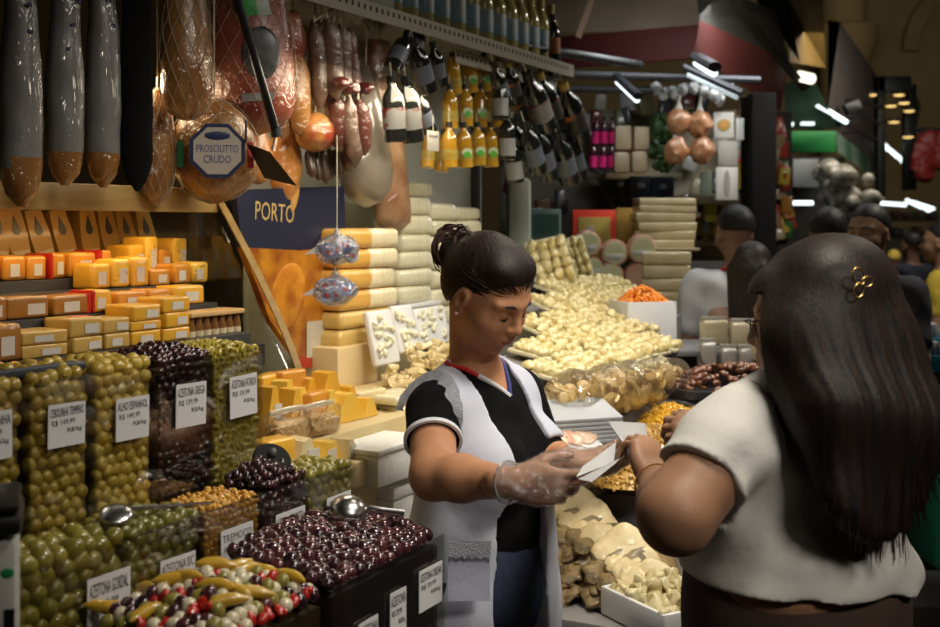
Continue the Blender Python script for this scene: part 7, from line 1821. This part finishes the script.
    if hair in ('short', 'cap'): Hf.keep(np.clip(.065-np.maximum(0, .05-hx)*(.9 if hair == 'short' else .35), .012, .07)-hz+0*X)
    else:
        Hf.keep(np.minimum(hx-.05, .06-hz)+0*X)
        for y in (-1, 0, 1): Hf.cone(q((-.06, .05*y, 0)), q((-.085, .055*y, -.20)), .045*k, .022*k, .03)
    Hf.D += (.0012*np.sin(X*320+Z*90)*np.sin(Y_*300)).astype(np.float32)
    Hf.obj('hair' if hair != 'cap' else 'cap', hair_mat('hair_%d_%d' % (px, ytop), hair_c, tuple(c*2 for c in hair_c)), root, O, 1)
    for y in (-1, 1):
        b = B(); b.tube([Vector(hw_((.094, .013*y, .027)))-Vector(O), Vector(hw_((.090, .034*y, .032)))-Vector(O), Vector(hw_((.074, .053*y, .025)))-Vector(O)], [.003, .0034, .0015], 6); b.obj('eyebrow', mat('brow_dark', (.012, .008, .007), rough=.7), root)
        b = B(); b.ell(Vector(hw_((.0865, .031*y, .002)))-Vector(O), (.006, .006, .0045), sub=1); b.obj('eye', mat('eye_dark', (.02, .014, .012), rough=.2), root)
    if extras: extras(root, w, k, O, f, l, M)
    return root
def lanyard(root, w, k, O, f, l, M):
    b = B(); pts = []
    for i in range(21):
        a = 2*PI*i/20; pts.append(Vector(w(-.005+.068*math.cos(a), .066*math.sin(a), 1.437-.018*math.cos(a)))-Vector(O))
    b.tube(pts, .011, 6); b.obj('lanyard', mat('lanyard_red', (.42, .015, .02), rough=.6), root)
bystander('man with cropped hair in a white tee and red lanyard, back turned, behind the pouches', 737, 206, 5.0, 1.75, (.27, .15, .09), (.012, .010, .009), (.62, .63, .66), (.03, .03, .035), extras=lanyard, build=1.12, sleeve_len=.62)
bystander('dark haired woman with bare shoulders standing between the white tee man and the customer', 752, 243, 4.4, .9, (.40, .21, .12), (.010, .007, .006), (.25, .14, .10), (.03, .03, .04), hair='long', sleeves=False, build=.92)
bystander('man with short dark hair seen above the head of the long haired customer', 829, 208, 4.8, 1.2, (.22, .12, .07), (.008, .007, .006), (.03, .03, .035), (.02, .02, .025))
def band(root, w, k, O, f, l, M):
    b = B(); b.lathe([(.138*k, 0), (.140*k, .055)], 28, Matrix.Translation(Vector(w(.01, 0, 1.05))-Vector(O)) @ Matrix.Rotation(math.atan2(f[1], f[0]), 4, 'Z') @ Matrix.Diagonal((.98, 1.20, 1, 1)), cap=False); b.obj('green_belt', mat('belt_green', (.03, .25, .15), rough=.6), root)
bystander('man in a black uniform with a green band, holding his hands at his waist', 871, 205, 4.6, -2.35, (.24, .13, .075), (.008, .007, .007), (.010, .011, .016), (.012, .012, .015), arm=True, extras=band, sleeve_len=.7)
bystander('distant man in a dark sleeveless vest, far down the aisle', 913, 233, 9.5, 1.9, (.25, .13, .08), (.01, .008, .008), (.012, .014, .03), (.03, .03, .03), sleeves=False)
bystander('distant person in a peach top with a yellow cap', 894, 250, 10.5, 1.2, (.30, .17, .1), (.5, .36, .06), (.55, .2, .12), (.05, .05, .06), hair='cap')
bystander('person in a bright yellow tee partly cut by the picture edge', 944, 222, 6.3, 2.6, (.3, .16, .09), (.01, .008, .008), (.55, .38, .03), (.04, .04, .05), build=1.05)
# ================================================================ light and camera
def area(loc, to, sx, sy, w, col=(1, .93, .8), name='lamp', spread=180):
    l = bpy.data.lights.new(name, 'AREA'); l.shape = 'RECTANGLE'; l.size = sx; l.size_y = sy; l.energy = w; l.color = col; l.spread = math.radians(spread)
    o = link(name, l); o.location = loc
    o.rotation_euler = (Vector(to)-Vector(loc)).to_track_quat('-Z', 'Y').to_euler(); return o
WARM = (1, .86, .62); NEUT = (1, .93, .80)
area(LW(3.3, 1.0, 2.35), LW(3.3, 1.4, 1.0), 1.6, .2, 13, NEUT, spread=130)     # tubes over the fish counter
area((.68, 1.8, 2.75), (.30, 2.2, 1.1), .5, .3, 13, NEUT, spread=112)                   # aisle lamp over vendor and customer
area(LW(2.75, 1.70, 2.02), LW(2.7, 1.95, 1.2), .9, .12, 4.5, WARM)              # under the bottle shelf
area(LW(1.55, 1.99, 1.676), LW(1.55, 2.02, 1.2), 1.3, .03, 2.3, (1, .68, .3))      # deli case
area((1.2, 5.3, 2.6), (1.0, 5.9, 1.5), 1.2, .2, 12, (.9, .97, 1))            # tubes of the back stall
area(LW(2.2, 2.0, 1.95), LW(2.3, 1.55, 1.1), .5, .1, 2.4, (1, .8, .5))              # added lamp, hidden behind the hams, brightens the cut cheese ledge
area((2.7, 4.9, 3.4), (2.0, 5.2, 1.2), .8, .4, 34, NEUT, spread=140)              # added fill out of view, brightens the passers by
area((3.6, 9.0, 3.0), (3.3, 10, 1.0), 2, .5, 30, NEUT)                        # tubes of the green stall
area((5, 13, 4.5), (5, 19, 3.6), 2, 1, 40, (1, .85, .6))                       # lamps of the far hall
area((1.3, -1.2, 4.2), (.1, 2.3, 1.1), 2.0, 1.2, 5, (1, .9, .76))  # added soft fill behind the camera, aimed at the vendor
area((2.0, -.6, 3.6), (.62, 2.0, 1.15), .8, .5, 5.5, (1, .92, .82), spread=50)             # added narrow fill behind the viewer, lifts the customer's back
w = bpy.data.worlds.new('market_air'); SC.world = w; w.use_nodes = True
w.node_tree.nodes['Background'].inputs[0].default_value = (.6, .6, .62, 1); w.node_tree.nodes['Background'].inputs[1].default_value = .018
cd = bpy.data.cameras.new('camera'); cd.lens = FPX*36/940; cd.sensor_width = 36; cd.shift_y = -(313.5-HOR)/940
cd.clip_start = .05
cam = link('camera', cd); cam.location = (0, 0, CAMZ); cam.rotation_euler = (PI/2, 0, 0)
cd.dof.use_dof = True; cd.dof.focus_distance = 2.4; cd.dof.aperture_fstop = 4.5
SC.camera = cam
vs = SC.view_settings; vs.view_transform = 'Standard'; vs.look = 'None'; vs.gamma = 1; vs.use_curve_mapping = False; vs.exposure = -.18
